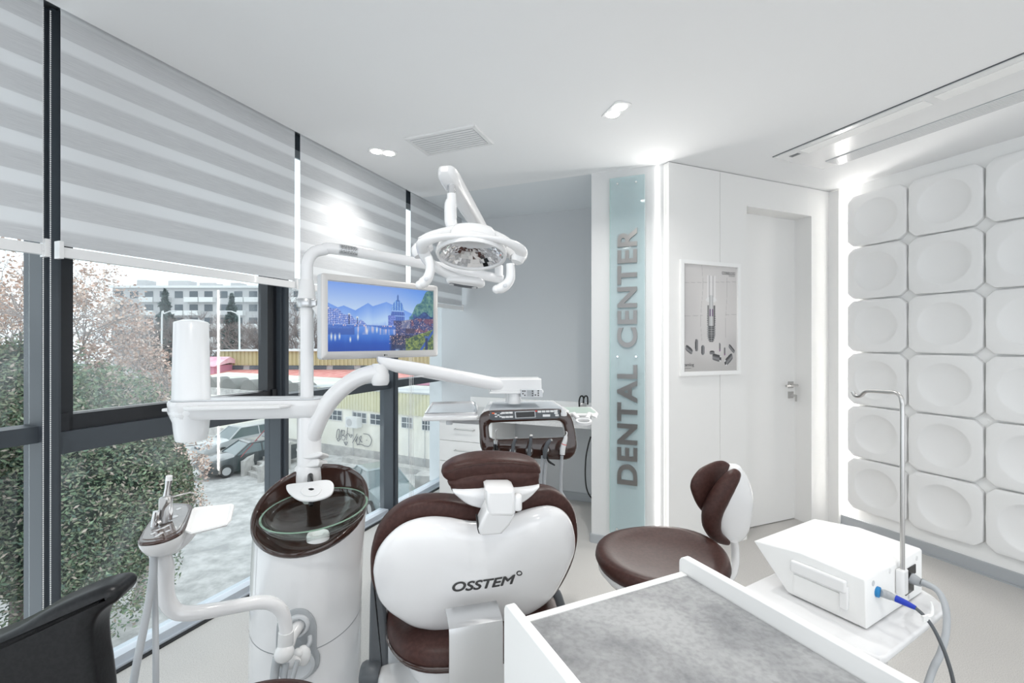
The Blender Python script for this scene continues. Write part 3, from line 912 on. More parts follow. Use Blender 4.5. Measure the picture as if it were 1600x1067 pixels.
    return lerp(c, (.80, .90, 1), .10)

# ------------------------------------------------------------------ monitor
ml = Vector((-.7335, 1.75, 0)); mr = Vector((-.353, 2.165, 0)); ma = (mr - ml).normalized()
mon = thing('monitor', 'white framed flat monitor showing a river town at dusk, held by the dental unit', 'monitor', (ml + mr) / 2 + ZV * 1.33)
FM = Frame3(ml + ZV * 1.329, ma, ZV)       # origin: lower left corner; normal looks at the room
FM.n = ma.cross(ZV)
mw = (mr - ml).length; mh = .336
mb = MB(); slab(mb, FM, rrect(mw, mh, .012, 4, mw / 2, mh / 2), -.040, -.004, .006); mb.build('housing', LGREYP, mon)
bz = .026
MONB = mat('monitor_bezel', (0.60, 0.59, 0.58), 0.3, metal=.3)
mb = MB()
lo = rrect(mw, mh, .012, 6, mw / 2, mh / 2); li = rrect(mw - 2 * bz, mh - 2 * bz - .006, .001, 6, mw / 2, mh / 2 + .003)
mb.rings([[FM(x, y, -.004) for x, y in lo], [FM(x, y, .0) for x, y in loop_offset(lo, .001)], [FM(x, y, .002) for x, y in loop_offset(lo, .004)], [FM(x, y, .002) for x, y in loop_offset(li, -.001)], [FM(x, y, -.003) for x, y in li]], False, False)
mb.build('bezel', MONB, mon)
fs = Frame3(FM(bz, bz + .003, -.0025), ma, ZV, FM.n)
painted('screen', fs, mw - 2 * bz, mh - 2 * bz - .006, 320, 190, picture, mon, emit=.95, rough=.25)
mb = MB(); fr = Frame3(FM(mw / 2 - .006, .0125, .002), ma, ZV, FM.n)
slab(mb, fr, ellipse(.0038, .0038, 14), 0, .0006, .0002); put_text(mb, fr, text_geo('LG', h=.0045, offset=.02), .006, -.0022, 0, .0006); mb.build('badge', BLACKG, mon)
mb = MB(); slab(mb, Frame3(FM(mw / 2 - .012, -.002, -.006), ma, ZV, FM.n), rrect(.02, .006, .002), -.004, .002, .001); mb.build('power_light', mat('red_indicator', (.8, .1, .1), .4, emit=(1, .15, .1), estr=.8), mon)
mb = MB(); mb.tube([FM(.06, .17, -.04), FM(.05, .17, -.09), P(494, 478, 1.84)], .018, 14, smooth_path=3); mb.build('mounting_arm', PW, mon)

# ------------------------------------------------------------------ dental unit: basin tower, pole, tray arm, delivery arm
TC = Vector((-.768, 1.70, 0)); RX, RY = .196, .168
tilt = R(33)
unit = thing('dental_unit', 'white dental unit tower with brown rimmed glass basin, pole and side tray', 'dental unit', TC)
ctr = P(487, 791, 1.70)
FB = Frame3(ctr, (1, .02, 0), (0, math.cos(tilt), math.sin(tilt)))
FB.n = FB.a.cross(FB.b)
rimo = [(.206 * math.cos(a), .203 * math.sin(a)) for a in [2 * math.pi * k / 64 for k in range(64)]]
# tower wall: horizontal ovals below, cut by the tilted plane of the basin
def tower_pt(a, f):
    # f 0 at the floor .. 1 at the rim
    rim = FB(.198 * math.cos(a), .196 * math.sin(a), -.004)
    c0 = Vector((-.772, 1.71, 0))
    bx = c0 + Vector((.197 * math.cos(a), .170 * math.sin(a), 0))
    z = rim.z * f
    k = f ** 3
    return Vector((bx.x * (1 - k) + rim.x * k, bx.y * (1 - k) + rim.y * k, z))
mb = MB(); A64 = [2 * math.pi * k / 64 for k in range(64)]
mb.rings([[tower_pt(a, f) for a in A64] for f in (0, .1, .2, .3, .4, .5, .5)], True, False)
mb.rings([[tower_pt(a, f) for a in A64] for f in (.505, .6, .7, .8, .9, .97, 1.0)], False, False)
tw = mb.build('tower', PWG, unit)
mb = MB(); mb.rings([[tower_pt(a, f) * 1 + (Vector((-.772, 1.71, tower_pt(a, f).z)) - tower_pt(a, f)) * .006 for a in A64] for f in (.49, .515)], False, False); mb.build('tower_joint', GREYP, unit)
# brown rim + hollow
mb = MB()
def rr(sc, h, dy=0): return [FB(x * sc, y * sc + dy, h) for x, y in rimo]
lps = [rr(.955, -.03), rr(.985, -.012), rr(1.0, 0), rr(.99, .008), rr(.965, .011), rr(.935, .008), rr(.91, -.002)]
# the hollow is a level bowl below the glass and a steep back wall above it
for f, dz in ((.80, .045), (.60, .085), (.35, .11), (.12, .12), (.02, .122)):
    lps.append([FB(x * f, y * f - (1 - f) * .045, -.002 - dz * (1 - .0)) for x, y in rimo])
mb.rings(lps, False, True)
mb.build('basin_rim', BROWNG, unit)
# level glass bowl
gc = P(493, 797, 1.655) + Vector((0, 0, .004))
tl_ = Matrix.Rotation(R(-3), 4, 'Y') @ Matrix.Rotation(R(7), 4, 'X')
GT = Matrix.Translation(gc) @ tl_
GRX = .183
prof = []
for k in range(13):
    a = math.pi / 2 * k / 12
    prof.append((GRX * math.sin(a) + 1e-4, -.085 * math.cos(a) ** 1.1 if k < 12 else 0))
inner = [(max(r_ - .0045, 1e-4), z + .0045) for r_, z in prof[:-1]] + [(GRX - .005, .001)]
mb = MB(); mb.lathe(prof + [(GRX - .001, .003), (GRX - .004, .003)] + inner[::-1], 56, GT, sy=.93)
mb.build('glass_bowl', BOWLG, unit)
mb = MB(); mb.lathe([(GRX - .0065, .003), (GRX - .003, .0055), (GRX + .001, .003), (GRX - .002, .0005), (GRX - .0065, .003)], 56, GT, sy=.93, cap=False); mb.build('bowl_edge', BOWLRIM, unit)
mb = MB(); Md = Matrix.Translation(P(497, 838, 1.575)); mb.lathe([(.001, .004), (.016, .004), (.020, .010), (.034, .012), (.037, .006), (.037, -.010), (.03, -.014), (.001, -.014)], 32, Md); mb.build('drain_cup', PW, unit)
# white cover plate and spout
FC = Frame3(P(485, 768, 1.70), (1, -.05, .06), (0, .86, .5))
cov = smooth_loop(FC.trace([(447, 763), (452, 757), (485, 753), (505, 750), (517, 751), (522, 758), (519, 770), (509, 777), (492, 782), (478, 783), (465, 781), (452, 772)]), 4)
mb = MB(); slab(mb, FC, cov, -.008, .004, .005); mb.build('cover_plate', PW, unit)
mb = MB(); slab(mb, FC, smooth_loop(FC.trace([(470, 770), (478, 761), (495, 759), (503, 766), (496, 775), (480, 777)]), 3), .003, .008, .003); mb.build('plate_boss', PW, unit)
mb = MB(); slab(mb, FC, smooth_loop(FC.trace([(482.5, 766.5), (488, 765), (492, 766.5), (487, 768.5)]), 3), .007, .0095, .001); mb.build('drain_hole', BLACKG, unit)
mb = MB(); mb.tube([P(485, 735, 1.86), P(485, 752, 1.78), P(486, 770, 1.70), P(486, 790, 1.66)], [.011, .011, .010, .008], 12, smooth_path=3); mb.build('bowl_spout', BLACKG, unit)
FS = Frame3(P(485, 720, 1.83), (1, 0, .05), (0, .35, .94))
mb = MB(); slab(mb, FS, smooth_loop(FS.trace([(470, 722), (476, 716), (497, 717), (498, 727), (492, 730), (469, 730.5)]), 3), -.09, .0, .006)
slab(mb, FS, smooth_loop(FS.trace([(474, 712), (480, 708), (500, 707), (505, 710), (502, 714), (490, 717), (476, 717)]), 3), -.06, .012, .006)
mb.build('cup_filler', PW, unit)
# pole column
PX, PY = -.843, 1.87
mb = MB()
def zat(py, Y=PY): return CAM_Z - (py - CY) / F * Y
mb.lathe([(.060, .40), (.060, zat(745)), (.056, zat(728)), (.0465, zat(724)), (.046, zat(652)), (.040, zat(646)), (.040, zat(641)), (.001, zat(641))], 40, Matrix.Translation((PX + .010, PY, 0)))
mb.build('column', PWG, unit)
mb = MB(); mb.cyl((PX, PY, zat(640)), (PX, PY, zat(492)), .0258, 28); mb.build('pole', PWG, unit)
# tray arm: long white body from the column to the bottle well at the left
la = P(299, 640, 1.83); la.z = zat(636); ra = Vector((PX, PY, zat(632)))
ax = (la - ra); ax.z = 0; Lr = ax.length; ax.normalize()
FT = Frame3(ra, -ax, Vector((0, 0, 1)).cross(-ax), ZV)    # a: to the right, b: away
body = [(.075, -.02), (.07, .04), (.03, .062), (-.06, .06), (-Lr + .07, .075), (-Lr, .085), (-Lr - .055, .06), (-Lr - .078, 0), (-Lr - .055, -.06), (-Lr, -.082), (-Lr + .07, -.07), (-.06, -.058), (.03, -.06)]
mb = MB(); bl_ = smooth_loop(body, 4)
zz = [-.050, -.046, -.03, 0, .018, .024, .024]
ins = [.022, .014, .006, .001, .0, .003, .008]
mb.rings([[FT(x, y, z) for x, y in loop_offset(bl_, i_)] for z, i_ in zip(zz, ins)])
mb.build('tray_arm', PWG, unit)
mb = MB(); mb.rings([[FT(x, y, .0245) for x, y in loop_offset(bl_, .012)], [FT(x, y, .030) for x, y in loop_offset(bl_, .012)], [FT(x, y, .030) for x, y in loop_offset(bl_, .017)], [FT(x, y, .026) for x, y in loop_offset(bl_, .019)]], False, True)
mb.build('tray_surface', LGREYP, unit)
mb = MB()
hb = [(-.05, -.066), (-.035, -.075), (-.06, -.115), (-Lr + .06, -.13), (-Lr + .04, -.12), (-Lr + .045, -.06)]
slab(mb, FT, hb, -.002, .012, .006); mb.build('front_rail', PW, unit)
LC = Matrix.Translation(Vector((la.x, la.y, 0)))
mb = MB(); mb.lathe([(.001, zat(676)), (.052, zat(684)), (.055, zat(682)), (.060, zat(668)), (.063, zat(655)), (.078, zat(640)), (.078, zat(632)), (.06, zat(630))], 40, LC); mb.build('bottle_well', FROST, unit)
mb = MB(); mb.box(la + Vector((-.085, 0, -.005)), (.05, .03, .012), bev=.004); mb.build('release_tab', PW, unit)
mb = MB(); zt_ = zat(507, 1.83); mb.lathe([(.066, zat(624)), (.0645, zat(600)), (.0595, zt_ + .006), (.056, zt_ + .010), (.050, zt_ + .012), (.03, zt_ + .019), (.001, zt_ + .021)], 48, LC)
bt = mb.build('water_bottle_cover', FROST)
tag(bt, 'tall white frosted bottle cover standing at the left end of the unit tray', 'bottle')
recentre(bt)
# delivery arm: curved tube, elbow, long box arm, bracket
arm = thing('delivery_arm', 'white jointed arm from the unit column to the brown instrument console', 'arm', P(494, 672, 1.86))
mb = MB(); mb.tube([P(478, 705, 1.87), P(493, 665, 1.86), P(508, 637, 1.86), P(528, 613, 1.86), P(553, 594, 1.86), P(578, 584, 1.86), P(596, 582, 1.86)], [.038, .037, .036, .035, .034, .034, .033], 24, smooth_path=6, flat=((0, 1, 0), 1.0)); mb.build('lower_arm', PWG, arm)
mb = MB(); c = P(594, 590, 1.86)
mb.lathe([(.001, -.032), (.030, -.030), (.036, -.018), (.036, .012), (.033, .020), (.033, .052), (.030, .056), (.001, .056)], 28, Matrix.Translation(c)); mb.build('elbow', PW, arm)
mb = MB()
aL, aR = P(594, 566, 1.86), P(790, 603, 2.12)
dr = (aR - aL); fa = Frame3(aL, dr, ZV, Vector((0, 0, 1)).cross(dr.normalized()))
sect = lambda hw, hh: rrect(hw, hh, min(hw, hh) * .42, 5)
loops = []
for t, w_, h_, dz in ((-.02, .03, .02, .012), (0, .06, .035, .006), (.03, .075, .046, .002), (.1, .08, .055, -.002), (.3, .08, .060, 0), (.7, .078, .062, 0), (1.0, .074, .060, 0)):
    cc = aL + dr * t
    side = fa.n.normalized()
    loops.append([cc + side * x + ZV * (y + dz) for x, y in sect(w_, h_)])
mb.rings(loops); mb.build('upper_arm', PWG, arm)
mb = MB(); c = P(657, 584, 1.93); mb.lathe([(.001, -.012), (.026, -.012), (.028, -.006), (.012, .006), (.008, .018), (.001, .018)], 20, Matrix.Translation(c)); mb.build('lock_knob', PW, arm)
BRK = Frame3(P(807, 604, 2.08), (1, .10, 0), ZV)
mb = MB(); slab(mb, BRK, BRK.trace([(766.5, 592.5), (846, 592), (847, 612), (766.5, 612)]), -.13, 0, .006); slab(mb, BRK, BRK.trace([(765, 611.5), (849, 610), (849, 614), (814, 615), (765, 615)]), -.14, .004, .003); mb.build('bracket_box', PW, arm)
mb = MB(); slab(mb, BRK, BRK.trace([(813.5, 608), (847.5, 608), (847, 620), (813.5, 620)]), -.03, .012, .003); mb.build('keypad_housing', LGREYP, arm)
mb = MB(); slab(mb, BRK, BRK.trace([(823, 609), (833.5, 609), (833.5, 618.5), (823, 618.5)]), .012, .0135, .0004); mb.build('keypad_display', GREYP, arm)
for px, py in ((817, 611), (817, 615), (820, 611), (820, 617.5), (832, 611), (832, 614.5), (832, 618), (836.5, 617), (841, 610.5), (841, 614), (841, 617.5)):
    x, y = BRK.hit(px, py, .012); mb = MB(); slab(mb, BRK, ellipse(.0033, .0033, 10, x, y), .012, .0148, .0006); mb.build('button', DARKTXT, arm)
mb = MB(); mb.cyl(P(804, 630, 2.12), P(804, 606, 2.12), .030, 24); mb.cyl(P(797, 628, 2.14), P(797, 613, 2.14), .022, 20); mb.build('swivel_post', PW, arm)
# second hose post
con = thing('instrument_console', 'brown dental instrument console with a control panel and five holders', 'console', P(822, 690, 2.05))
CF = Frame3(P(822, 680, 1.95), (1, .045, 0), (0, .10, 1))
OUT = [(748, 655), (751, 647), (758, 642.5), (768, 641), (812, 640), (860, 639), (878, 640), (889, 646), (894.5, 655), (899, 672), (902, 692), (901.5, 702), (898, 711), (890, 718), (878, 719.5), (850, 718), (800, 716), (765, 714), (755, 707), (750, 695), (749, 675)]
INN = [(763.5, 668), (765, 662.5), (769, 660.5), (790, 659.5), (820, 658.5), (850, 657.5), (868, 657), (876, 658.5), (880, 663), (882.5, 672), (884, 680), (881, 684), (870, 684.5), (845, 685), (820, 685.5), (795, 686.5), (772, 687), (766, 685), (764.5, 678)]
oo = smooth_loop(CF.trace(OUT), 4); ii = smooth_loop(CF.trace(INN), 4)
def resample(lp, cx, cy, n=72):
    # by angle about a centre
    out = []
    m = len(lp)
    for k in range(n):
        a = 2 * math.pi * k / n; d = Vector((math.cos(a), math.sin(a))); best = None
        for i in range(m):
            p, q = Vector(lp[i]) - Vector((cx, cy)), Vector(lp[(i + 1) % m]) - Vector((cx, cy))
            e = q - p; den = d.x * e.y - d.y * e.x
            if abs(den) < 1e-12: continue
            t = (p.x * e.y - p.y * e.x) / den; u = (p.x * d.y - p.y * d.x) / den
            if t > 0 and -1e-6 <= u <= 1 + 1e-6 and (best is None or t > best): best = t
        out.append((cx + d.x * best, cy + d.y * best))
    return out
cx_ = sum(p[0] for p in ii) / len(ii); cy_ = sum(p[1] for p in ii) / len(ii)
oo, ii = resample(oo, cx_, cy_, 96), resample(ii, cx_, cy_, 96)
mb = MB(); T = .045
L_ = [[CF(x, y, -T) for x, y in loop_offset(oo, .006)], [CF(x, y, -.012) for x, y in oo], [CF(x, y, -.004) for x, y in loop_offset(oo, .002)], [CF(x, y, 0) for x, y in loop_offset(oo, .008)],
      [CF(x, y, 0) for x, y in loop_offset(ii, -.006)], [CF(x, y, -.003) for x, y in loop_offset(ii, -.002)], [CF(x, y, -.008) for x, y in ii], [CF(x, y, -T) for x, y in ii], [CF(x, y, -T) for x, y in loop_offset(oo, .006)]]
mb.rings(L_, False, False)
mb.build('front_panel', BROWNG, con)
# body top: grey white tabletop behind the panel
TF = Frame3((0, 0, 1.096), (1, 0, 0), (0, 1, 0), ZV)
top = TF.trace([(752, 643), (763, 626.5), (866, 625), (890, 641), (820, 641)])
mb = MB(); slab(mb, TF, [top[0], top[3], top[2], top[1]], -.045, .0, .012); mb.build('table_top', PWG, con)
mb = MB(); slab(mb, TF, TF.trace([(764, 640.5), (879, 638.5), (862, 628), (770, 628.5)]), -.002, .003, .001); mb.build('top_mat', mat('blue_grey_mat', (.40, .43, .46), .4), con)
mb = MB(); slab(mb, CF, CF.trace([(765, 643), (874, 640), (876, 652), (870, 654), (770, 656.5), (765, 655)]), 0, .002, .0015); mb.build('control_plate', DGREYP, con)
mb = MB(); slab(mb, CF, CF.trace([(804, 643), (836, 641.8), (837, 652.3), (805, 653.5)]), .0015, .0035, .0008); mb.build('display_frame', LGREYP, con)
mb = MB(); slab(mb, CF, CF.trace([(805.6, 644), (835, 642.8), (835.6, 651.3), (806.5, 652.4)]), .003, .0042, .0004); mb.build('display', BLACKG, con)
btn = [(786, 645), (792, 644.8), (798, 644.6), (786.5, 651.5), (792.5, 651.2), (798.5, 651), (842.5, 643.2), (849, 643), (855.5, 642.8), (862, 642.6), (868, 642.2), (868.5, 645.5), (870, 649), (778.5, 648.3), (774, 646.5), (783, 646), (775, 650.5), (782, 650.5)]
for px, py in btn:
    x, y = CF.hit(px, py); big = .0062 if px > 784 else .0042
    mb = MB(); slab(mb, CF, rrect(big * 2 * 1.25, big * 1.3, .001, 2, x, y), .0015, .0045, .0006); mb.build('button', PW, con)
x, y = CF.hit(853.5, 649.3); mb = MB(); slab(mb, CF, rrect(.032, .010, .001, 2, x, y), .0015, .0045, .0006); mb.build('button', PW, con)
x, y = CF.hit(770.5, 645.3); mb = MB(); slab(mb, CF, rrect(.012, .006, .001, 2, x, y), .0015, .005, .0006); mb.build('power_button', ORANGE, con)
x, y = CF.hit(837.5, 642.2); mb = MB(); slab(mb, CF, rrect(.009, .005, .001, 2, x, y), .0015, .005, .0006); mb.build('indicator', RED, con)
mb = MB(); c = P(881, 645, 1.95); mb.lathe([(.001, -.012), (.013, -.012), (.014, -.002), (.011, .004), (.012, .014), (.009, .019), (.001, .020)], 20, Matrix.Translation(c)); mb.build('control_knob', PW, con)
# holders and handpieces
holders = [(775, 706), (801, 706), (827, 705), (853, 704), (878.5, 703)]
for i, (px, py) in enumerate(holders):
    x, y = CF.hit(px, py)
    M_ = Matrix.Translation(CF(x, y, 0)) @ Matrix.Rotation(R(62), 4, 'X')
    mb = MB(); mb.lathe([(.0185, -.012), (.0185, .010), (.0165, .013), (.012, .013), (.011, .010), (.011, -.012)], 28, M_, cap=False); mb.build('holder', BROWNG, con)
    mb = MB(); mb.lathe([(.0115, -.010), (.0115, .0145), (.0085, .0145), (.0085, -.010)], 24, M_, cap=False); mb.build('holder_ring', SILVER, con)
def hand(label, pts, rs, m, parts=()):
    t = thing('dental_handpiece', label, 'handpiece', pts[0], 'handpieces in the console holders')
    mb = MB(); mb.tube(pts, rs, 14, smooth_path=4); mb.build('body', m, t)
    for nm, mm, pp, rr_ in parts:
        mb = MB(); mb.tube(pp, rr_, 12, smooth_path=3); mb.build(nm, mm, t)
YH = 1.905
def dy(px, py, d=0.0): return P(px, py, YH + d)
hand('air and water syringe with a thin bent tip, in the leftmost console holder', [dy(775, 712), dy(775, 703), dy(774.5, 698), dy(774.5, 690)], [.008, .010, .010, .009], BLACKG,
     [('grip', SILVER, [dy(774.5, 699), dy(774.5, 688)], .0095), ('tip', STEEL, [dy(774, 690), dy(774, 680), dy(774.5, 674), dy(777.5, 670)], [.003, .003, .003, .002])])
hand('dark slim handpiece in the second console holder from the left', [dy(800, 713), dy(801, 704), dy(803, 692), dy(806, 685.5)], [.009, .0085, .007, .006], DGREYP, [('head', STEEL, [dy(804.5, 684.5), dy(808.5, 684)], [.006, .0055])])
hand('dark upright handpiece in the middle console holder', [dy(827, 712), dy(827, 703), dy(829, 690), dy(829.5, 682)], [.009, .0085, .007, .006], DGREYP, [('head', STEEL, [dy(828, 681), dy(832, 681)], [.006, .0055])])
hand('dark thick angled handpiece in the fourth console holder from the left', [dy(851, 716), dy(852, 705), dy(855, 694), dy(861, 687.5)], [.008, .010, .009, .008], DGREYP, [('head', STEEL, [dy(858, 690), dy(863, 687)], [.0075, .007])])
hand('white scaler handpiece with a red ring in the rightmost console holder', [dy(878.5, 710), dy(879.5, 700), dy(883, 688), dy(884.5, 681)], [.011, .0115, .0095, .006], PW,
     [('red_ring', RED, [dy(881.2, 694.5), dy(881.5, 693.5)], .0112), ('tip', PW, [dy(884.5, 682), dy(886, 676), dy(884, 674)], [.0045, .0025, .001])])
mb = MB(); mb.tube([dy(853, 707), dy(856, 718), dy(859, 722), dy(867, 727)], [.006, .004, .005, .003], 10, smooth_path=3)
tag(mb.build('console_lever', BLACKG), 'small black lever hanging below the console between the hoses', 'lever')
for i, pts in enumerate(([(848, 712), (846, 735), (845, 760), (844, 790)], [(854, 716), (851, 738), (850, 765), (850, 800)], [(878, 712), (876.5, 735), (876, 765), (876, 800)])):
    mb = MB(); mb.tube([P(a, b, 1.93) for a, b in pts] + [Vector((P(*pts[-1], 1.93).x - .06 - .1 * i, 2.1, .35))], .007, 12, smooth_path=5)
    tag(mb.build('instrument_hose', HOSE), ['grey hose hanging lowest left under the console', 'grey hose hanging under the fourth console holder', 'grey hose hanging under the white scaler'][i], 'hose', 'hoses under the console')
# side tables of the console
TL = Frame3((0, 0, 1.065), (1, 0, 0), (0, 1, 0), ZV)
tl2 = thing('instrument_tray', 'white and steel instrument tray left of the brown console', 'tray', P(704, 655, 2.0))
lp = TL.trace([(660, 654), (745, 653), (749, 650), (746, 634), (740, 630.5), (672, 632)])
mb = MB(); slab(mb, TL, lp, -.012, .006, .006); mb.build('tray_holder', PW, tl2)
lp2 = TL.trace([(664, 652), (742, 650.5), (745, 647), (742, 634), (738, 632), (675, 633.5)])
mb = MB(); ls = [[TL(x, y, .004) for x, y in lp2], [TL(x, y, .019) for x, y in loop_offset(lp2, -.002)], [TL(x, y, .019) for x, y in loop_offset(lp2, .004)], [TL(x, y, .006) for x, y in loop_offset(lp2, .010)]]
mb.rings(ls, True, False); mb.build('steel_tray', CHROME, tl2)
mb = MB(); slab(mb, TL, loop_offset(lp2, .009), .0065, .0085, .0005); mb.build('tray_floor', mat('tray_steel_floor', (.62, .65, .68), .30, metal=.6), tl2)
mb = MB(); mb.cyl(P(702, 657, 2.02), P(702, 663, 2.02), .014, 20); mb.tube([P(705, 657, 2.06), P(752, 660, 2.1)], .010, 10); mb.build('tray_support', LGREYP, tl2)
TR = Frame3((0, 0, 1.05), (1, 0, 0), (0, 1, 0), ZV)
tr2 = thing('side_tray', 'white side tray with a pale green mat and a cup ring, right of the console', 'tray', P(905, 645, 2.0))
lp = TR.trace([(884, 648), (900, 648.5), (930, 648.5), (935, 645.5), (924, 636.5), (876, 637)])
mb = MB(); slab(mb, TR, lp, -.010, .004, .005); mb.build('tray_holder', PW, tr2)
mb = MB(); slab(mb, TR, TR.trace([(887, 646.5), (928, 646.8), (931, 645), (921, 637.8), (880, 638)]), .003, .006, .001); mb.build('mat', GREENT, tr2)
FR = Frame3(P(912, 658, 1.96), (1, 0, 0), (0, .93, .25))
rp = ellipse(.0345, .028, 32)
mb = MB(); mb.rings([[FR(x * k_, y * k_, z) for x, y in rp] for k_, z in ((1, -.008), (1.0, .004), (.86, .006), (.74, .004), (.70, -.002), (.72, -.008), (1, -.008))], False, False)
mb.tube([FR(-.02, .026, 0), FR(-.035, .05, .01), TR(*lp[0], -.005)], .010, 10); mb.tube([FR(.02, .026, 0), FR(.03, .05, .01), TR(*lp[2], -.005)], .010, 10); mb.build('cup_ring', PW, tr2)

# ------------------------------------------------------------------ operating lamp with its arm
lamp = thing('operating_lamp', 'white dental operating lamp with a faceted mirror dish and two curved handles', 'lamp', (PX, PY, zat(492)))
zA = 1.748
p_end = P(784, 436, 2.3)
e0 = Vector((PX, PY, zat(492)))
mb = MB(); mb.tube([e0, Vector((PX, PY, zat(448)))], .0262, 24)
mb.build('lower_sleeve', PW, lamp)
mb = MB()
top0 = P(500, 386.5, 1.90)
mb.tube([Vector((PX, PY, zat(470))), Vector((PX, PY, zat(425))), Vector((PX + .003, PY + .001, zat(408))), Vector((PX + .022, PY + .012, zat(394))), Vector((PX + .055, PY + .03, zat(388))), P(529, 389.5, 1.93), P(659, 411.6, 2.12), p_end], .0235, 24, smooth_path=6)
mb.build('lamp_pole', PWG, lamp)
mb = MB(); c0 = Vector((PX, PY, 0)); mb.lathe([(.024, zat(437)), (.030, zat(447)), (.033, zat(460)), (.036, zat(466)), (.036, zat(468))], 28, Matrix.Translation(c0)); mb.build('pole_socket', PW, lamp)
mb = MB(); mb.lathe([(.036, zat(481)), (.0385, zat(480)), (.0385, zat(468)), (.036, zat(467))], 28, Matrix.Translation(c0)); mb.box(c0 + Vector((.038, -.012, zat(474))), (.025, .03, .028), bev=.005); mb.build('clamp', SILVER, lamp)
mb = MB(); mb.box(c0 + Vector((.046, .01, zat(489))), (.03, .02, .05), bev=.009); mb.build('cable_clip', PW, lamp)
# type plate on the pipe
mb = MB(); d = (P(659, 411.6, 2.12) - P(529, 389.5, 1.93)).normalized(); q0_ = P(529, 389.5, 1.93); side = d.cross(ZV).normalized(); upv = side.cross(d).normalized()
n = 8; lpA = []
for e in (0, .075):
    lpA.append([q0_ + d * e + (side * math.cos(R(-58 + 116 * k / n)) + upv * math.sin(R(-58 + 116 * k / n))) * .0241 for k in range(n + 1)] + [q0_ + d * e + (side * math.cos(R(-58 + 116 * (n - k) / n)) + upv * math.sin(R(-58 + 116 * (n - k) / n))) * .0236 for k in range(n + 1)])
mb.rings(lpA); mb.build('type_plate', SILVER, lamp)
mb = MB()
fp = Frame3(q0_ + side * .0243 , d, upv, side)
for r_ in range(5):
    xx = .006
    while xx < .066:
        w_ = rnd.uniform(.004, .012); y_ = .014 - r_ * .0068
        cc = math.asin(max(-1, min(1, y_ / .0243)))
        f2 = Frame3(q0_ + side * (.0243 * math.cos(cc)) + upv * (.0243 * math.sin(cc)), d, upv, side * math.cos(cc) + upv * math.sin(cc)); f2.b = f2.n.cross(f2.a)
        mb.obox(f2(xx, 0, 0), d * w_, f2.b * .002, f2.n * .0002); xx += w_ + .003
mb.build('plate_print', DARKTXT, lamp)
# knuckle at the pole's end
mb = MB(); mb.cyl(P(779.5, 432, 2.28), P(779.5, 415, 2.28), .021, 20); mb.build('end_socket', PW, lamp)
mb = MB(); mb.cyl(P(779.5, 416, 2.28), P(779.5, 406, 2.28), .013, 16); mb.build('end_pivot', CHROME, lamp)
# spring arm from the far socket up to the near knuckle
sa = P(779, 408, 2.28); sb = P(703, 284, 1.50)
dd = (sa - sb); Ls = dd.length; dn = dd.normalized(); sid = dn.cross(ZV).normalized(); upn = sid.cross(dn).normalized()
mb = MB(); loops = []
for t, w_, h_ in ((-.060, .022, .016), (-.052, .044, .032), (-.035, .058, .044), (0, .064, .050), (.05, .062, .050), (.3, .058, .052), (.75, .052, .050), (.9, .050, .045), (.97, .046, .040), (1.0, .03, .025)):
    cc = sb + dd * (t if t > 0 else t / Ls)
    loops.append([cc + sid * x + upn * (y + .012) for x, y in rrect(w_, h_, min(w_, h_) * .30, 4)])
mb.rings(loops); mb.build('spring_arm', PW, lamp)
mb = MB(); k0 = P(705, 289, 1.50); mb.cyl(k0 + ZV * .015, P(705, 305, 1.50), .0135, 18); mb.build('steel_pivot', CHROME, lamp)
mb = MB(); mb.tube([P(705.5, 303, 1.5), P(705.5, 312, 1.5), P(704, 320, 1.5), P(704, 338, 1.5), P(704.5, 348, 1.5), P(709, 357, 1.49), P(718, 362, 1.47)], [.0145, .016, .020, .0205, .020, .019, .017], 22, smooth_path=5)
mb.build('drop_stem', PWG, lamp)
# head
LT = R(17)
HC = P(737, 399, 1.42)
ha = Vector((1, .14, -.045)).normalized()
hn = Vector((0, -math.sin(LT), -math.cos(LT)))          # the dish looks down and a little towards the patient
hn = (hn - ha * hn.dot(ha)).normalized()
hb_ = hn.cross(ha).normalized()
if hb_.y > 0: hb_ = -hb_
HF = Frame3(HC, ha, hb_, hn)
rdx, rdy = .108, .098
# faceted mirror: rings of flat tiles bulging up into the head
FAC = mat('mirror_facets', (0.72, 0.72, 0.73), 0.05, metal=1.0)
mb = MB(); NR, NA = 9, 34
def dish(r_, a): return HF(rdx * .93 * r_ * math.cos(a), rdy * .93 * r_ * math.sin(a), -.052 * (1 - r_ * r_) - .002)
rr2 = random.Random(3)
for i in range(NR):
    for k in range(NA):
        a0, a1 = 2 * math.pi * (k + (i % 2) * .5) / NA, 2 * math.pi * (k + 1 + (i % 2) * .5) / NA
        r0, r1 = (i + .02) / NR, (i + 1) / NR
        j = Vector((rr2.uniform(-1, 1), rr2.uniform(-1, 1), 0)) * .0009
        q = [dish(r0, a0), dish(r1, a0), dish(r1, a1), dish(r0, a1)]
        q[1] = q[1] + HF.n * j.x; q[2] = q[2] + HF.n * j.y; q[0] = q[0] - HF.n * j.x * .5
        mb.add(q, [(0, 1, 2), (0, 2, 3)])
mb.build('mirror_dish', FAC, lamp, sharp=False)
mb = MB(); el = [2 * math.pi * k / 48 for k in range(48)]
mb.rings([[HF(rdx * s_ * math.cos(a), rdy * s_ * math.sin(a), z) for a in el] for s_, z in ((.92, -.003), (.94, .004), (1.0, .005), (1.03, -.004), (1.0, -.02), (.8, -.045), (.5, -.06), (.2, -.066), (.02, -.066))], False, True)
mb.build('dish_shell', PW, lamp)
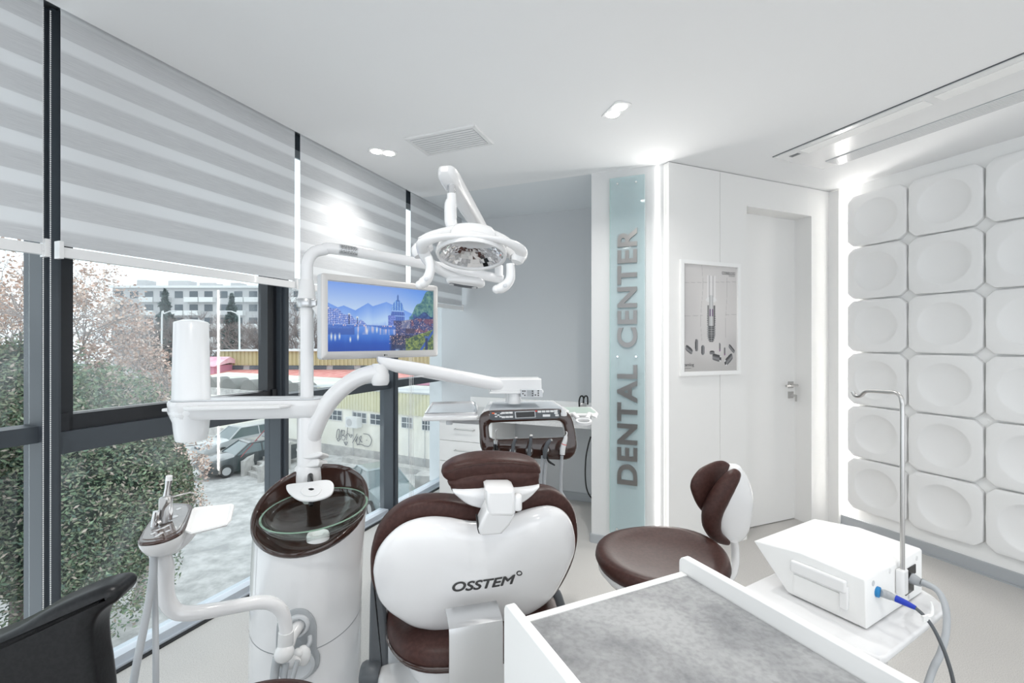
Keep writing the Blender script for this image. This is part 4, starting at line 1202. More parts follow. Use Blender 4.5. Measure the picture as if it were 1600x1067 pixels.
# loop frame round the dish
mb = MB()
loopc = [(-.150, -.020), (-.148, .035), (-.105, .072), (-.04, .090), (.05, .092), (.110, .072), (.148, .035), (.156, -.005), (.148, -.040)]
mb.tube([HF(x, y, -.012) for x, y in loopc], [.020, .019, .014, .010, .010, .014, .019, .021, .018], 18, smooth_path=5, flat=(hn, .8))
mb.tube([HF(x, y, z) for x, y, z in ((-.150, -.015, -.012), (-.132, -.040, .012), (-.092, -.060, .032), (-.045, -.074, .044), (.0, -.084, .050), (.030, -.088, .050))], [.020, .018, .016, .017, .018, .015], 18, smooth_path=5, flat=(hn, .8))
mb.build('frame_loop', PW, lamp)
mb = MB(); slab(mb, Frame3(HF(-.018, -.082, .040), (ha - hb_ * .22).normalized(), (hb_ + ha * .22).normalized(), hn), smooth_loop([(-.055, -.012), (0, -.022), (.055, -.018), (.07, 0), (.055, .022), (0, .022), (-.05, .012)], 4), 0, .024, .009); mb.build('switch_housing', PW, lamp)
mb = MB(); slab(mb, Frame3(HF(-.02, -.090, .062), (ha - hb_ * .22).normalized(), (hb_ + ha * .22).normalized(), hn), smooth_loop([(-.042, -.006), (0, -.012), (.042, -.008), (.045, .004), (0, .004), (-.04, .005)], 4), 0, .004, .0015); mb.build('sensor_strip', DGREYP, lamp)
for x_ in (-.038, .036):
    mb = MB(); mb.sphere(HF(x_ - .02, -.092 - x_ * .2, .0655), .0085, 14, (1, 1, .4)); mb.build('sensor_button', SILVER, lamp)
mb = MB(); mb.rings([[HF(.05 * s_ * math.cos(a) * 1.25, .055 + .026 * s_ * math.sin(a), z) for a in el] for s_, z in ((1.15, -.012), (1.1, -.05), (.95, -.066), (.6, -.072), (.02, -.073))], False, True)
mb.build('heat_cover', PW, lamp)
for sx, base in ((-1, (655, 392)), (1, (809, 401))):
    cc = P(base[0], base[1], 1.44)
    mb = MB(); mb.tube([cc + Vector((sx * -.03, .02, .024)), cc + Vector((sx * -.012, .01, .012)), cc, cc + Vector((sx * -.004, -.004, -.018))], [.020, .024, .026, .018], 16, smooth_path=4); mb.build('yoke_end', PW, lamp)
mb = MB(); mb.tube([P(722, 360, 1.47), P(700, 364, 1.47), P(675, 371, 1.455), P(658, 380, 1.445)], [.022, .020, .020, .020], 16, smooth_path=4); mb.tube([P(722, 360, 1.47), P(755, 362, 1.49), P(785, 374, 1.485), P(806, 392, 1.45)], [.020, .015, .016, .018], 16, smooth_path=4)
mb.build('yoke', PW, lamp)
for pts, Yh in (([(669, 402), (672, 412), (672, 424), (668, 435), (661, 442), (656, 445)], 1.37), ([(797, 412), (798, 424), (797, 436), (791, 445), (783, 450), (776, 452)], 1.38)):
    mb = MB(); mb.tube([P(a, b, Yh) for a, b in pts], [.0125, .0135, .0145, .0155, .0165, .012], 18, smooth_path=5); mb.sphere(P(*pts[-1], Yh), .0135, 16)
    h_ = mb.build('handle', PW, lamp)
    mb = MB(); x, y = pts[3]; mb.lathe([(.0055, 0), (.0065, .002), (.0055, .003)], 16, Matrix.Translation(P(x - 2, y + 1, Yh - .0165)) @ Matrix.Rotation(R(90), 4, 'X')); mb.build('cap_plug', LGREYP, h_)
# ------------------------------------------------------------------ patient chair
TH = R(16)
ca = Vector((math.cos(TH), math.sin(TH), 0)); cf = Vector((-math.sin(TH), math.cos(TH), 0))      # across / towards the chair's front
TB = R(14)
cb = (ZV * math.cos(TB) - cf * math.sin(TB)).normalized()
chair = thing('dental_chair', 'brown and white dental chair seen from behind, its headrest towards the camera', 'dental chair', (-.10, 1.7, 0))
BF = Frame3(Vector((-.07, 1.335, .78)), ca, cb)
BF.n = ca.cross(cb)
if BF.n.y > 0: BF.n = -BF.n
shell = [(583.5, 898), (584.6, 880), (590, 860), (603.7, 839.5), (624, 821.5), (646.5, 811.5), (673.5, 807), (700.5, 808.4), (723, 812.5), (745, 814.5), (768, 813), (795, 806), (817, 798), (840, 791.8), (860, 790), (878, 796.7), (891.6, 812.5), (897, 835), (897, 855), (891.6, 873), (882.6, 893), (869.7, 917), (856.6, 934), (832.5, 951), (806, 964), (780, 973), (740, 979.5), (701, 981), (675, 980), (644, 974), (620, 960.6), (603, 947.5), (589.7, 928)]
cush = [(582, 912), (579, 885), (579.5, 862), (584, 842), (594, 822), (608, 806), (628.5, 791), (653, 782.5), (678, 780.3), (705, 781.5), (727, 784), (752, 786), (775, 785), (797, 778), (815, 771), (833, 765.5), (855.6, 764), (876, 771), (891.6, 786), (899.5, 807), (902, 832), (899, 857), (890, 885), (872, 918), (850, 940), (810, 958), (740, 972), (680, 972), (630, 960), (600, 940)]
cs = smooth_loop(BF.trace(cush, -.055), 3)
mb = MB(); pillow(mb, BF, cs, .030, .085, -.055, n=9, pw=3.2); mb.build('back_cushion', BROWNL, chair)
sh = smooth_loop(BF.trace(shell, -.02), 4)
def shell_body(mb, fr, o2, c, bulge, back, pw=2.3, n=12):
    pillow(mb, fr, o2, bulge, back, c, n=n, pw=pw)
mb = MB(); shell_body(mb, BF, sh, -.02, .062, .02); so = mb.build('back_shell', PWG, chair)
# lettering moulded on the shell
bmx = bmesh.new(); bmx.from_mesh(so.data); bmx.transform(WM[chair.name]); tree = BVHTree.FromBMesh(bmx); bmx.free()
def on_shell(px, py, lift=.0008):
    d = Vector(((px - CX) / F, 1.0, -(py - CY) / F)).normalized()
    loc, nor, _, _ = tree.ray_cast(Vector((0, 0, CAM_Z)), d)
    if loc is None: return None
    if nor.dot(d) > 0: nor = -nor
    return loc, nor
def logo(word, x0, base0, x1, base1, hpx0, hpx1, shear, name, w=.7):
    vs, fs = text_geo(word, w=1.0, h=1.0, offset=.0, space=1.0)
    c0 = on_shell((x0 + x1) / 2, (base0 + base1) / 2)
    mb = MB(); n = len(vs)
    # the strokes are thickened by laying the same outline a hair's breadth to all sides
    for k in range(9):
        ox, oy = (0, 0) if k == 8 else (.85 * math.cos(k * math.pi / 4), .6 * math.sin(k * math.pi / 4))
        up, dn = [], []
        for v in vs:
            t = max(0.0, v[0]); hh = hpx0 + (hpx1 - hpx0) * t
            # baseline curves upwards like the moulded word
            px = x0 + (x1 - x0) * t + shear * v[1] * hh + ox; py = base0 + (base1 - base0) * (t ** 1.6) - v[1] * hh + oy
            loc, nor = on_shell(px, py)
            up.append(loc + nor * (.0012 + .00003 * k)); dn.append(loc - nor * .001)
        mb.add(up + dn, [f for f in fs] + [[i + n for i in f][::-1] for f in fs])
    return mb
mb = logo('OSSTEM', 705, 923.5, 799.5, 911.5, 14.5, 14, .35, 'lettering'); mb.build('lettering', DARKTXT, chair, sharp=False)
mb = MB(); ring = []
for rr_ in (4.6, 2.9):
    ring.append([on_shell(811.3 + rr_ * math.cos(2 * math.pi * k / 24), 895.3 + rr_ * .82 * math.sin(2 * math.pi * k / 24)) for k in range(24)])
mb.rings([[l + n_ * .0014 for l, n_ in ring[0]], [l + n_ * .0014 for l, n_ in ring[1]], [l - n_ * .001 for l, n_ in ring[1]], [l - n_ * .001 for l, n_ in ring[0]], [l + n_ * .0014 for l, n_ in ring[0]]], False, False)
mb.build('lettering_ring', DARKTXT, chair, sharp=False)
# headrest
HR = Frame3(P(768, 750, 1.27), (math.cos(R(9)), math.sin(R(9)), 0), (0, -.25, .97))
if HR.n.y > 0: HR.n = -HR.n
pad = [(690.5, 743), (690, 736), (697, 730), (709.5, 723.5), (736, 716.5), (768, 713), (804, 713.5), (831, 717), (842, 723), (845, 731), (841, 734), (820, 731.5), (795, 731), (760, 735), (727, 741), (704, 750), (697, 749)]
pad2 = [(700, 752), (727, 740), (760, 734), (795, 730), (820, 731), (841, 734), (841, 745), (838, 754), (800, 756), (760, 757), (720, 761), (706, 767), (702, 760)]
plate = [(705.5, 766), (722, 762), (757, 757.5), (800, 755.5), (839.5, 753.5), (837, 761), (828, 770), (817, 778), (800, 786), (782, 790), (757, 791.5), (738, 788.5), (725, 784), (713, 775)]
for nm, lp, m_, f_, b_, c_ in (('head_cushion', pad, BROWNL, .030, .065, -.055), ('lower_cushion', pad2, BROWNL, .030, .050, -.045), ('head_plate', plate, PWG, .030, .03, -.03)):
    q = smooth_loop(HR.trace(lp, c_), 4)
    mb = MB(); pillow(mb, HR, q, f_, b_, c_, n=8, pw=3.0); mb.build(nm, m_, chair)
# stitched seam along the head cushion
mb = MB(); mb.tube([HR(*HR.hit(px, py, -.0285), -.0285) for px, py in ((699, 741), (720, 732), (745, 726.5), (770, 723), (800, 721.5), (825, 724), (838, 729))], .0012, 6, smooth_path=4); mb.build('seam', BROWNG, chair)
BK = Frame3(P(782, 800, 1.22), (math.cos(R(10)), math.sin(R(10)), 0), (0, -.1, 1))
if BK.n.y > 0: BK.n = -BK.n
mb = MB(); slab(mb, BK, BK.trace([(760, 768), (765, 765), (800, 764), (805.5, 767), (806.5, 802), (801, 808), (768, 809), (762, 806)]), -.075, .0, .012); mb.build('bracket_head', PW, chair)
BK2 = Frame3(P(775, 822, 1.235), (math.cos(R(10)), math.sin(R(10)), 0), (0, -.35, .94))
if BK2.n.y > 0: BK2.n = -BK2.n
mb = MB(); slab(mb, BK2, BK2.trace([(762, 800), (806, 804), (797, 821), (783, 836), (754, 840), (748, 838), (746.5, 829)]), -.055, .0, .010); mb.build('bracket_arm', PW, chair)
mb = MB(); slab(mb, BK2, BK2.trace([(745.8, 824), (748, 824), (750, 839.5), (747, 838), (745.6, 832)]), -.05, -.006, .003); mb.build('bracket_slot', RUBBER, chair)
mb = MB(); c1 = P(803, 786, 1.235); mb.box(c1 + Vector((.011, .01, 0)), (.022, .03, .046), bev=.008); mb.build('lock_knob', PW, chair)
# seat, plinth
SF = Frame3(Vector((-.135, 1.53, .505)), ca, cf, ZV)
seat = [(-.275, .0), (-.27, -.10), (-.23, -.19), (-.15, -.245), (0, -.26), (.15, -.245), (.23, -.19), (.27, -.10), (.275, 0), (.27, .25), (.25, .45), (.20, .62), (0, .66), (-.20, .62), (-.25, .45), (-.27, .25)]
q = smooth_loop(seat, 4)
mb = MB(); pillow(mb, SF, q, .055, .06, 0, n=8, pw=3.4, cen=(0, .2)); mb.build('seat', BROWNL, chair)
mb = MB(); q2 = [(x * 1.012, y * 1.012) for x, y in q]; mb.rings([[SF(x * k_ , y * k_ , z) for x, y in q2] for k_, z in ((.995, -.012), (1.004, -.009), (1.004, -.005), (.995, -.002))], False, False); mb.build('seat_piping', BROWNG, chair)
mb = MB(); q3 = [(x * .82, (y - .2) * .84 + .2) for x, y in q]
mb.rings([[SF(.2 * 0 + x * k_, (y - .2) * k_ + .2, z) for x, y in q3] for k_, z in ((.70, -.40), (.78, -.30), (.93, -.16), (1.0, -.08), (1.0, -.045))]); mb.build('seat_base', PWG, chair)
mb = MB(); slab(mb, Frame3(SF(0, .25, -.505), ca, cf, ZV), rrect(.40, .95, .10, 6), 0, .10, .03); mb.build('floor_plate', PW, chair)
LF = Frame3(SF(0, .62, 0), ca, (cf * .95 - ZV * .30), None)
if LF.n.z < 0: LF.n = -LF.n
mb = MB(); pillow(mb, LF, rrect(.42, .70, .12, 6, 0, .33), .05, .04, 0, n=7, pw=3.2); mb.build('leg_rest', BROWNL, chair)
# metal cover behind the lower back
MFr = Frame3(P(741, 1000, 1.185), ca, ZV)
if MFr.n.y > 0: MFr.n = -MFr.n
mb = MB()
prof = [(.022, .06), (.012, .035), (.0, .018), (-.0, .0), (.0, -.25), (.012, -.42)]
x0 = MFr.hit(702, 1000)[0]; x1 = MFr.hit(786, 1000)[0]; zt0 = MFr.hit(740, 980)[1]
lo_ = []
for d_, z_ in [(-.075, .016), (-.05, .014), (-.02, .009), (-.004, .003), (0, -.012), (0, -.25), (-.02, -.50)]:
    lo_.append((d_, z_))
mb.rings([[MFr(x0, zt0 + z_, d_), MFr(x1, zt0 + z_, d_), MFr(x1, zt0 + z_ - .004 * (1 if d_ < -.01 else 0), d_ - .006), MFr(x0, zt0 + z_ - .004 * (1 if d_ < -.01 else 0), d_ - .006)] for d_, z_ in lo_])
mb.build('metal_cover', mat('satin_steel_cover', (.72, .73, .74), .34, metal=1.0), chair)
# arm rests
AF = Frame3(P(592, 950, 1.46), ca, ZV)
if AF.n.y > 0: AF.n = -AF.n
mb = MB(); slab(mb, AF, smooth_loop(AF.trace([(583, 900), (595, 915), (602, 945), (606, 980), (606.5, 1030), (606, 1075), (598, 1082), (580, 1080), (576.5, 1060), (577, 1000), (578, 950), (579, 915)]), 3), -.035, .012, .010); mb.build('arm_rest', DGREYP, chair)
mb = MB(); c1 = P(580, 1052, 1.44); mb.lathe([(.001, -.03), (.03, -.03), (.036, -.02), (.036, .02), (.03, .03), (.001, .03)], 24, Matrix.Translation(c1) @ Matrix.Rotation(R(90), 4, 'Y')); mb.build('arm_pivot', DGREYP, chair)
mb = MB(); mb.tube([P(850, 925, 1.60), P(866, 926, 1.60), P(872, 940, 1.60), P(877, 962, 1.60), P(878, 1010, 1.60)], [.018, .020, .021, .021, .021], 16, smooth_path=4); mb.build('arm_rest', DGREYP, chair)
# chair back post joining shell and seat, white plinth at its left
mb = MB(); mb.box(SF(0, -.02, .09) , (.16, .10, .22), rz=TH, bev=.02); mb.build('back_support', PW, chair)
mb = MB(); mb.box(P(640, 1075, 1.42), (.19, .14, .10), rz=TH, bev=.02); mb.build('side_cover', PW, chair)
mb = MB(); mb.box(Vector((-.42, 1.62, .20)), (.10, .22, .22), rz=TH, bev=.03); mb.build('connection_box', PB, chair)

# ------------------------------------------------------------------ assistant's holder on its bent arm
asst = thing('assistant_holder', 'white assistant instrument holder with a brown top on a bent white tube', 'instrument holder', P(448, 1040, 1.47))
path = [(251, 862, 1.20), (258, 885, 1.205), (258, 915, 1.21), (262, 940, 1.215), (275, 955, 1.225), (295, 958, 1.24), (330, 954, 1.28), (380, 945, 1.35), (405, 941, 1.385), (425, 943, 1.41), (440, 955, 1.43), (446, 975, 1.44), (447, 1000, 1.44)]
mb = MB(); mb.tube([P(*p) for p in path], [.0205] * 4 + [.0195] * 4 + [.020] * 5, 24, smooth_path=5); mb.build('bent_tube', PWG, asst)
mb = MB(); mb.tube([P(447, 986, 1.44), P(446, 1006, 1.44), P(444, 1014, 1.44)], [.0225, .023, .020], 20); mb.sphere(P(444, 1020, 1.43), .030, 24, (1, 1, .9)); mb.build('ball_joint', PW, asst)
mb = MB(); mb.tube([P(446, 1020, 1.44), P(454, 995, 1.50), P(468, 974, 1.545)], [.020, .021, .021], 20); mb.build('wall_arm', PW, asst)
# holder body
HFr = Frame3(P(261, 822, 1.19), (.55, .80, .04), (-.80, .55, 0), None)
if HFr.n.z < 0: HFr.n = -HFr.n
ax_l = Vector((.35, .92, .12)).normalized()
HP = Frame3(P(258, 825, 1.18), ax_l, ZV.cross(ax_l))
if HP.n.z < 0: HP.n = -HP.n
outl = [(215, 849), (217, 843), (224, 831), (237, 812), (248, 796), (256, 790.5), (275, 788.5), (295, 789.5), (301, 793), (301, 798), (296, 812), (289, 827), (283, 835), (268, 843), (250, 849), (232, 852), (219, 852)]
ol = smooth_loop(HP.trace(outl), 3)
mb = MB(); cx_ = sum(p[0] for p in ol) / len(ol); cy_ = sum(p[1] for p in ol) / len(ol)
mb.rings([[HP(cx_ + (x - cx_) * k_, cy_ + (y - cy_) * k_, z) for x, y in ol] for k_, z in ((.10, -.068), (.30, -.066), (.55, -.058), (.80, -.040), (.93, -.022), (.985, -.010), (1.0, -.002))]); mb.build('holder_body', PW, asst)
mb = MB(); slab(mb, HP, ol, -.003, .006, .004); mb.build('brown_top', BROWNG, asst)
mb = MB(); slab(mb, HP, [(cx_ + (x - cx_) * .86, cy_ + (y - cy_) * .84) for x, y in ol], .004, .0075, .002)
mb.build('keypad', mat('clear_keypad', (.10, .075, .065), .06, coat=1.0), asst)
mb = MB(); x, y = HP.hit(280, 799); slab(mb, HP, rrect(.012, .010, .001, 2, x, y), .007, .0082, .0003); mb.build('print_label', LGREYP, asst)
mb = MB(); x, y = HP.hit(270, 813); slab(mb, HP, rrect(.024, .016, .003, 2, x, y), .007, .0085, .0005); mb.build('key', LGREYP, asst)
for px, py in ((240, 838), (248, 832), (256, 829), (263, 834), (252, 838), (262, 826), (246, 842)):
    mb = MB(); x, y = HP.hit(px, py); slab(mb, HP, rrect(.011, .007, .002, 2, x, y), .007, .0085, .0005); mb.build('key', LGREYP, asst)
mb = MB(); mb.tube([P(250, 856, 1.2), P(249, 868, 1.2)], [.028, .022], 24); mb.build('socket', PW, asst)
# white tray beside it
TY = Frame3(P(328, 812, 1.22), (1, .12, .03), (-.1, 1, .12), None)
if TY.n.z < 0: TY.n = -TY.n
tr_ = TY.trace([(290, 831), (300, 797), (304, 794), (361, 788.5), (365.5, 791), (361, 814), (356, 820), (345, 823), (300, 834)])
mb = MB(); t3 = thing('side_tray', 'empty white tray beside the assistant holder in front of the left window', 'tray', P(328, 815, 1.22))
ins_ = loop_offset(tr_, .007)
mb.rings([[TY(x, y, -.006) for x, y in loop_offset(tr_, .006)], [TY(x, y, 0) for x, y in tr_], [TY(x, y, .004) for x, y in loop_offset(tr_, .001)], [TY(x, y, .004) for x, y in ins_], [TY(x, y, .0) for x, y in loop_offset(ins_, .004)]]); mb.build('tray', MATW, t3)
mb = MB(); mb.tube([P(303, 828, 1.22), P(290, 842, 1.21), P(272, 856, 1.21)], [.010, .014, .016], 14, smooth_path=3); mb.build('tray_bracket', PW, t3)
# suction and syringe standing in it
t4 = thing('suction_handpiece', 'steel suction handpiece with a grip lever standing in the brown topped holder', 'handpiece', P(258, 820, 1.19))
mb = MB(); mb.tube([P(256, 816, 1.19), P(257, 795, 1.19), P(258.5, 778, 1.19)], [.009, .0095, .0085], 14); mb.build('grip', SILVER, t4)
mb = MB(); fr = Frame3(P(256, 792, 1.185), (1, 0, 0), ZV)
if fr.n.y > 0: fr.n = -fr.n
slab(mb, fr, smooth_loop(fr.trace([(249, 780), (253, 776), (262, 775), (265, 779), (264, 785), (259, 794), (256, 808), (250, 811), (249, 800)]), 3), -.012, .006, .005); mb.build('grip_body', STEEL, t4)
mb = MB(); mb.tube([P(259.5, 777, 1.19), P(262, 762, 1.19), P(264, 750, 1.19)], [.0075, .0065, .0080], 14); mb.build('tube_holder', CHROME, t4)
mb = MB(); mb.tube([P(263.3, 751, 1.19), P(264.6, 743.5, 1.19)], [.0075, .0075], 14); mb.build('white_tip', PW, t4)
t5 = thing('air_syringe', 'steel syringe with a long bent tip pointing right over the white tray', 'handpiece', P(264, 808, 1.2))
mb = MB(); mb.tube([P(264, 812, 1.2), P(264, 798, 1.2), P(265, 788, 1.2), P(264, 779, 1.2)], [.007, .009, .007, .009], 14, smooth_path=3); mb.build('body', CHROME, t5)
mb = MB(); mb.tube([P(265, 778, 1.2), P(275, 775, 1.2), P(294, 770, 1.22), P(299, 769.5, 1.23), P(309, 772.5, 1.24)], [.0042, .0024, .0022, .0022, .0016], 10, smooth_path=4); mb.build('bent_tip', STEEL, t5)
t6 = thing('saliva_ejector', 'short steel ejector valve at the left of the assistant holder', 'handpiece', P(243, 822, 1.17))
mb = MB(); mb.tube([P(241, 822, 1.17), P(243, 810, 1.17), P(244.5, 799, 1.17)], [.008, .0085, .0075], 14); mb.build('valve_body', CHROME, t6)
mb = MB(); mb.tube([P(247, 818, 1.17), P(252, 815, 1.175)], [.007, .006], 12); mb.build('valve_nut', STEEL, t6)
for i, (lab, pts, r_) in enumerate((('grey hose falling straight from the assistant holder, the right one of two', [(242, 860, 1.17), (241, 900, 1.16), (242.5, 960, 1.15), (243.5, 1030, 1.13), (243.5, 1090, 1.12)], .0068),
                                  ('grey hose slanting left from the assistant holder, the left one of two', [(240, 866, 1.15), (238, 905, 1.14), (226, 975, 1.12), (213, 1040, 1.10), (204, 1095, 1.09)], .0085))):
    mb = MB(); pp = [P(*p) for p in pts]; mb.tube(pp, r_, 14, smooth_path=5)
    tag(mb.build('suction_hose', HOSE), lab, 'hose', 'hoses of the assistant holder')
# connection plate on the tower with its hoses
def tw_front(px, py):
    """where the sight line meets the front of the tower"""
    d = Vector(((px - CX) / F, 1.0, -(py - CY) / F)); E = Vector((0, 0, CAM_Z)); c0 = Vector((-.772, 1.71))
    rx, ry = .197, .170
    A = (d.x / rx) ** 2 + (d.y / ry) ** 2; Bq = 2 * ((E.x - c0.x) * d.x / rx ** 2 + (E.y - c0.y) * d.y / ry ** 2); Cq = ((E.x - c0.x) / rx) ** 2 + ((E.y - c0.y) / ry) ** 2 - 1
    t = (-Bq - math.sqrt(max(0, Bq * Bq - 4 * A * Cq))) / (2 * A)
    return E + d * t
mb = MB()
lp = [(434, 985), (437, 968), (448, 956), (463, 950), (478, 951), (489, 961), (494, 975), (494, 1008), (499, 1020), (498, 1036), (489, 1050), (472, 1061), (455, 1064), (440, 1056), (434, 1040)]
def surf(pts, lift):
    out = []
    for px, py in pts:
        q = tw_front(px, py); n_ = Vector((q.x + .772, q.y - 1.71, 0)).normalized(); out.append(q + n_ * lift)
    return out
pp = [Vector((a, b, 0)) for a, b in lp]; pq, _ = catmull(pp, [0] * len(pp), 3, True); pq = [(p.x, p.y) for p in pq]
def shr(k): 
    cx = 466; cy = 1007
    return [(cx + (x - cx) * k, cy + (y - cy) * k) for x, y in pq]
mb.rings([surf(shr(1.0), -.004), surf(shr(1.0), .008), surf(shr(.96), .012), surf(shr(.6), .012), surf(shr(.2), .012)], False, True); mb.build('connection_plate', GREYP, unit)
mb = MB(); q = tw_front(466, 974); nrm = Vector((q.x + .772, q.y - 1.71, 0)).normalized(); Mq = Matrix.Translation(q + nrm * .008) @ nrm.to_track_quat('Z', 'Y').to_matrix().to_4x4()
mb.lathe([(.038, 0), (.038, .010), (.034, .014), (.027, .014), (.026, .004), (.001, .004)], 32, Mq); mb.build('arm_socket', LGREYP, unit)
mb = MB(); q = tw_front(468, 1036); Mq2 = Matrix.Translation(q + nrm * .010) @ nrm.to_track_quat('Z', 'Y').to_matrix().to_4x4()
mb.lathe([(.050, 0), (.050, .004), (.040, .010), (.030, .006), (.001, .006)], 32, Mq2); mb.build('hose_rest', LGREYP, unit)
mb = MB(); mb.sphere(P(474, 1024, 1.50), .022, 20, (1.1, .9, 1.5)); mb.sphere(P(466, 1020, 1.49), .016, 16, (1.2, 1, .9)); mb.sphere(P(452, 1034, 1.47), .026, 16, (1.5, .7, .8)); mb.build('hose_manifold', PW, unit)
for i, (lab, pts, r_) in enumerate((('thick grey hose below the ball joint of the assistant arm, leftmost', [(433, 1026, 1.45), (430, 1045, 1.44), (427, 1075, 1.43)], .013),
                                  ('grey hose hanging from the middle of the white manifold on the tower', [(447, 1036, 1.45), (444, 1055, 1.44), (442, 1080, 1.43)], .010),
                                  ('grey hose hanging from the right of the white manifold on the tower', [(465, 1032, 1.45), (459, 1052, 1.44), (452, 1080, 1.43)], .008),
                                  ('thin grey hose curving from the eyelet in the grey plate to the manifold', [(484, 994, 1.53), (484, 1004, 1.515), (478, 1013, 1.505), (472, 1021, 1.50)], .008))):
    mb = MB(); mb.tube([P(*p) for p in pts], r_, 14, smooth_path=5)
    tag(mb.build('unit_hose', HOSE), lab, 'hose', 'hoses at the tower plate')

# ------------------------------------------------------------------ operator stool
def stool(name_label, c, zs, rad, back=True, ang=0.0):
    t = thing('operator_stool', name_label, 'stool', (c[0], c[1], 0), 'brown stools')
    Mz = Matrix.Translation((c[0], c[1], zs))
    mb = MB(); n = 48
    loops = []
    def wob(a): return 1.0
    # saddle seat: rim a little higher at the back
    for r_, z in ((.02, -.062), (.5, -.062), (.85, -.056), (.96, -.042), (1.0, -.022), (.985, -.006), (.95, .002), (.86, .004), (.74, -.004), (.55, -.013), (.3, -.017), (.02, -.018)):
        loops.append([Mz @ Vector((rad * r_ * math.cos(a), rad * r_ * math.sin(a), z + (.022 * r_ * r_ * max(0, math.cos(a - ang)) ** 2 if z > -.03 else 0))) for a in [2 * math.pi * k / n for k in range(n)]])
    mb.rings(loops); mb.build('seat', BROWNL, t)
    mb = MB(); mb.lathe([(.03, -.10), (.6 * rad, -.098), (.86 * rad, -.082), (.955 * rad, -.058), (.95 * rad, -.045), (.02, -.045)], 40, Mz); mb.build('seat_pan', PW, t)
    mb = MB(); mb.cyl((c[0], c[1], .16), (c[0], c[1], zs - .09), .018, 20); mb.build('gas_lift', CHROME, t)
    mb = MB(); mb.cyl((c[0], c[1], .10), (c[0], c[1], zs * .55), .027, 20); mb.build('column', PW, t)
    for k in range(5):
        a = ang + 2 * math.pi * k / 5 + .3; d = Vector((math.cos(a), math.sin(a), 0))
        p0 = Vector((c[0], c[1], .115)); p1 = p0 + d * .25 + Vector((0, 0, -.035))
        mb = MB(); mb.tube([p0, p0 + d * .12 + Vector((0, 0, -.012)), p1], [.026, .021, .015], 12); lg = mb.build('leg', PW, t)
        mb = MB(); mb.cyl(p1 + Vector((0, 0, -.052)) + d.cross(ZV) * .012, p1 + Vector((0, 0, -.052)) - d.cross(ZV) * .012, .0275, 18); mb.build('caster', DGREYP, lg)
    return t
sc_ = P(1032, 868, 1.53)
st = stool('brown round dental stool with a curved back, behind the grey topped table', (sc_.x, sc_.y), .690, .216, ang=R(25))
# curved back pad on its post
SBF = Frame3(P(1130, 790, 1.66), (.50, .86, 0), ZV)
if SBF.n.x > 0: SBF.n = -SBF.n
padl = [(1088, 768), (1089, 752), (1096, 741), (1112, 729), (1130, 722.5), (1141, 724), (1149, 732), (1156, 741)]
# cushion: a curved pad swept along an arc round the sitter, thick in the middle
back_c = Vector((sc_.x, sc_.y, 0)); 
def pix_loop(pts, Yf): return [P(a, b, Yf(a, b)) for a, b in pts]
VF = Frame3(P(1128, 790, 1.68), (math.cos(R(25)), math.sin(R(25)), 0), ZV)
if VF.n.y > 0: VF.n = -VF.n
far = smooth_loop(VF.trace([(1088, 770), (1087.5, 758), (1092, 747), (1103, 734), (1120, 725), (1134, 721.5), (1144, 725), (1151, 734), (1152, 750), (1146, 770), (1136, 790), (1122, 806), (1108, 805), (1097, 792)], .0), 4)
mb = MB(); pillow(mb, VF, far, .018, .022, -.02, n=7, pw=2.6); mb.build('back_cushion', BROWNL, st)
k_ = 1.63 / F
mb = MB(); mb.tube([P(1151, 738, 1.64), P(1145, 745, 1.63), P(1134, 760, 1.63), P(1122, 780, 1.63), P(1113, 800, 1.63), P(1112, 820, 1.63), P(1120, 837, 1.63), P(1138, 848, 1.64)], [7 * k_, 11 * k_, 14 * k_, 15.5 * k_, 15.5 * k_, 14 * k_, 10 * k_, 4 * k_], 20, smooth_path=5); mb.build('back_bolster', BROWNL, st)
shl = smooth_loop(VF.trace([(1147, 725), (1157, 733), (1166, 752), (1170.5, 776), (1169, 804), (1163, 830), (1153, 844), (1139, 848), (1126, 842), (1118, 826), (1116, 805), (1121, 779), (1132, 750)], .0), 4)
mb = MB(); pillow(mb, VF, shl, .035, .05, .0, n=8, pw=3.2); mb.build('back_shell', PWG, st)
mb = MB(); mb.tube([P(1147, 845, 1.66), P(1149, 862, 1.66), P(1148, 885, 1.64), P(1140, 903, 1.60), P(1118, 918, 1.56), P(1085, 922, 1.53)], [.014, .014, .014, .014, .013, .012], 16, smooth_path=5); mb.build('back_post', PWG, st)
st2 = stool('brown round stool whose seat edge shows at the bottom of the picture', (P(402, 1090, 1.05).x, 1.00), P(402, 1060, 1.20).z + .016, .185)

# ------------------------------------------------------------------ white table with the grey stone top
TA = Vector((.016 , .882, 0)); te = Vector((.9239, .3827, 0)); td = Vector((.3827, -.9239, 0))
HT = .85
def back_px(px, py, z): Y = (CAM_Z - z) * F / (py - CY); return Vector(((px - CX) / F * Y, Y, z))
g1_ = back_px(813, 976.6, HT); g2_ = back_px(1074, 899.5, HT)
te = (g2_ - g1_); tw_ = te.length; te.normalize(); td = Vector((te.y, -te.x, 0))      # td points towards the camera
DL = .95
tab = thing('side_table', 'white cabinet table with raised side panels and a grey stone patterned top', 'table', g1_ + te * tw_ / 2 + td * .4 - ZV * HT)
mb = MB(); mb.obox(g1_ - ZV * .03, te * tw_, td * DL, ZV * .030); mb.build('stone_top', STONE, tab)
mb = MB(); mb.obox(g1_ - te * .0 - td * .018 - ZV * .034, te * tw_, td * .0179, ZV * .036); mb.build('back_edge', MATW, tab)
FT1 = Frame3(g1_ - te * .002, td, ZV, te)
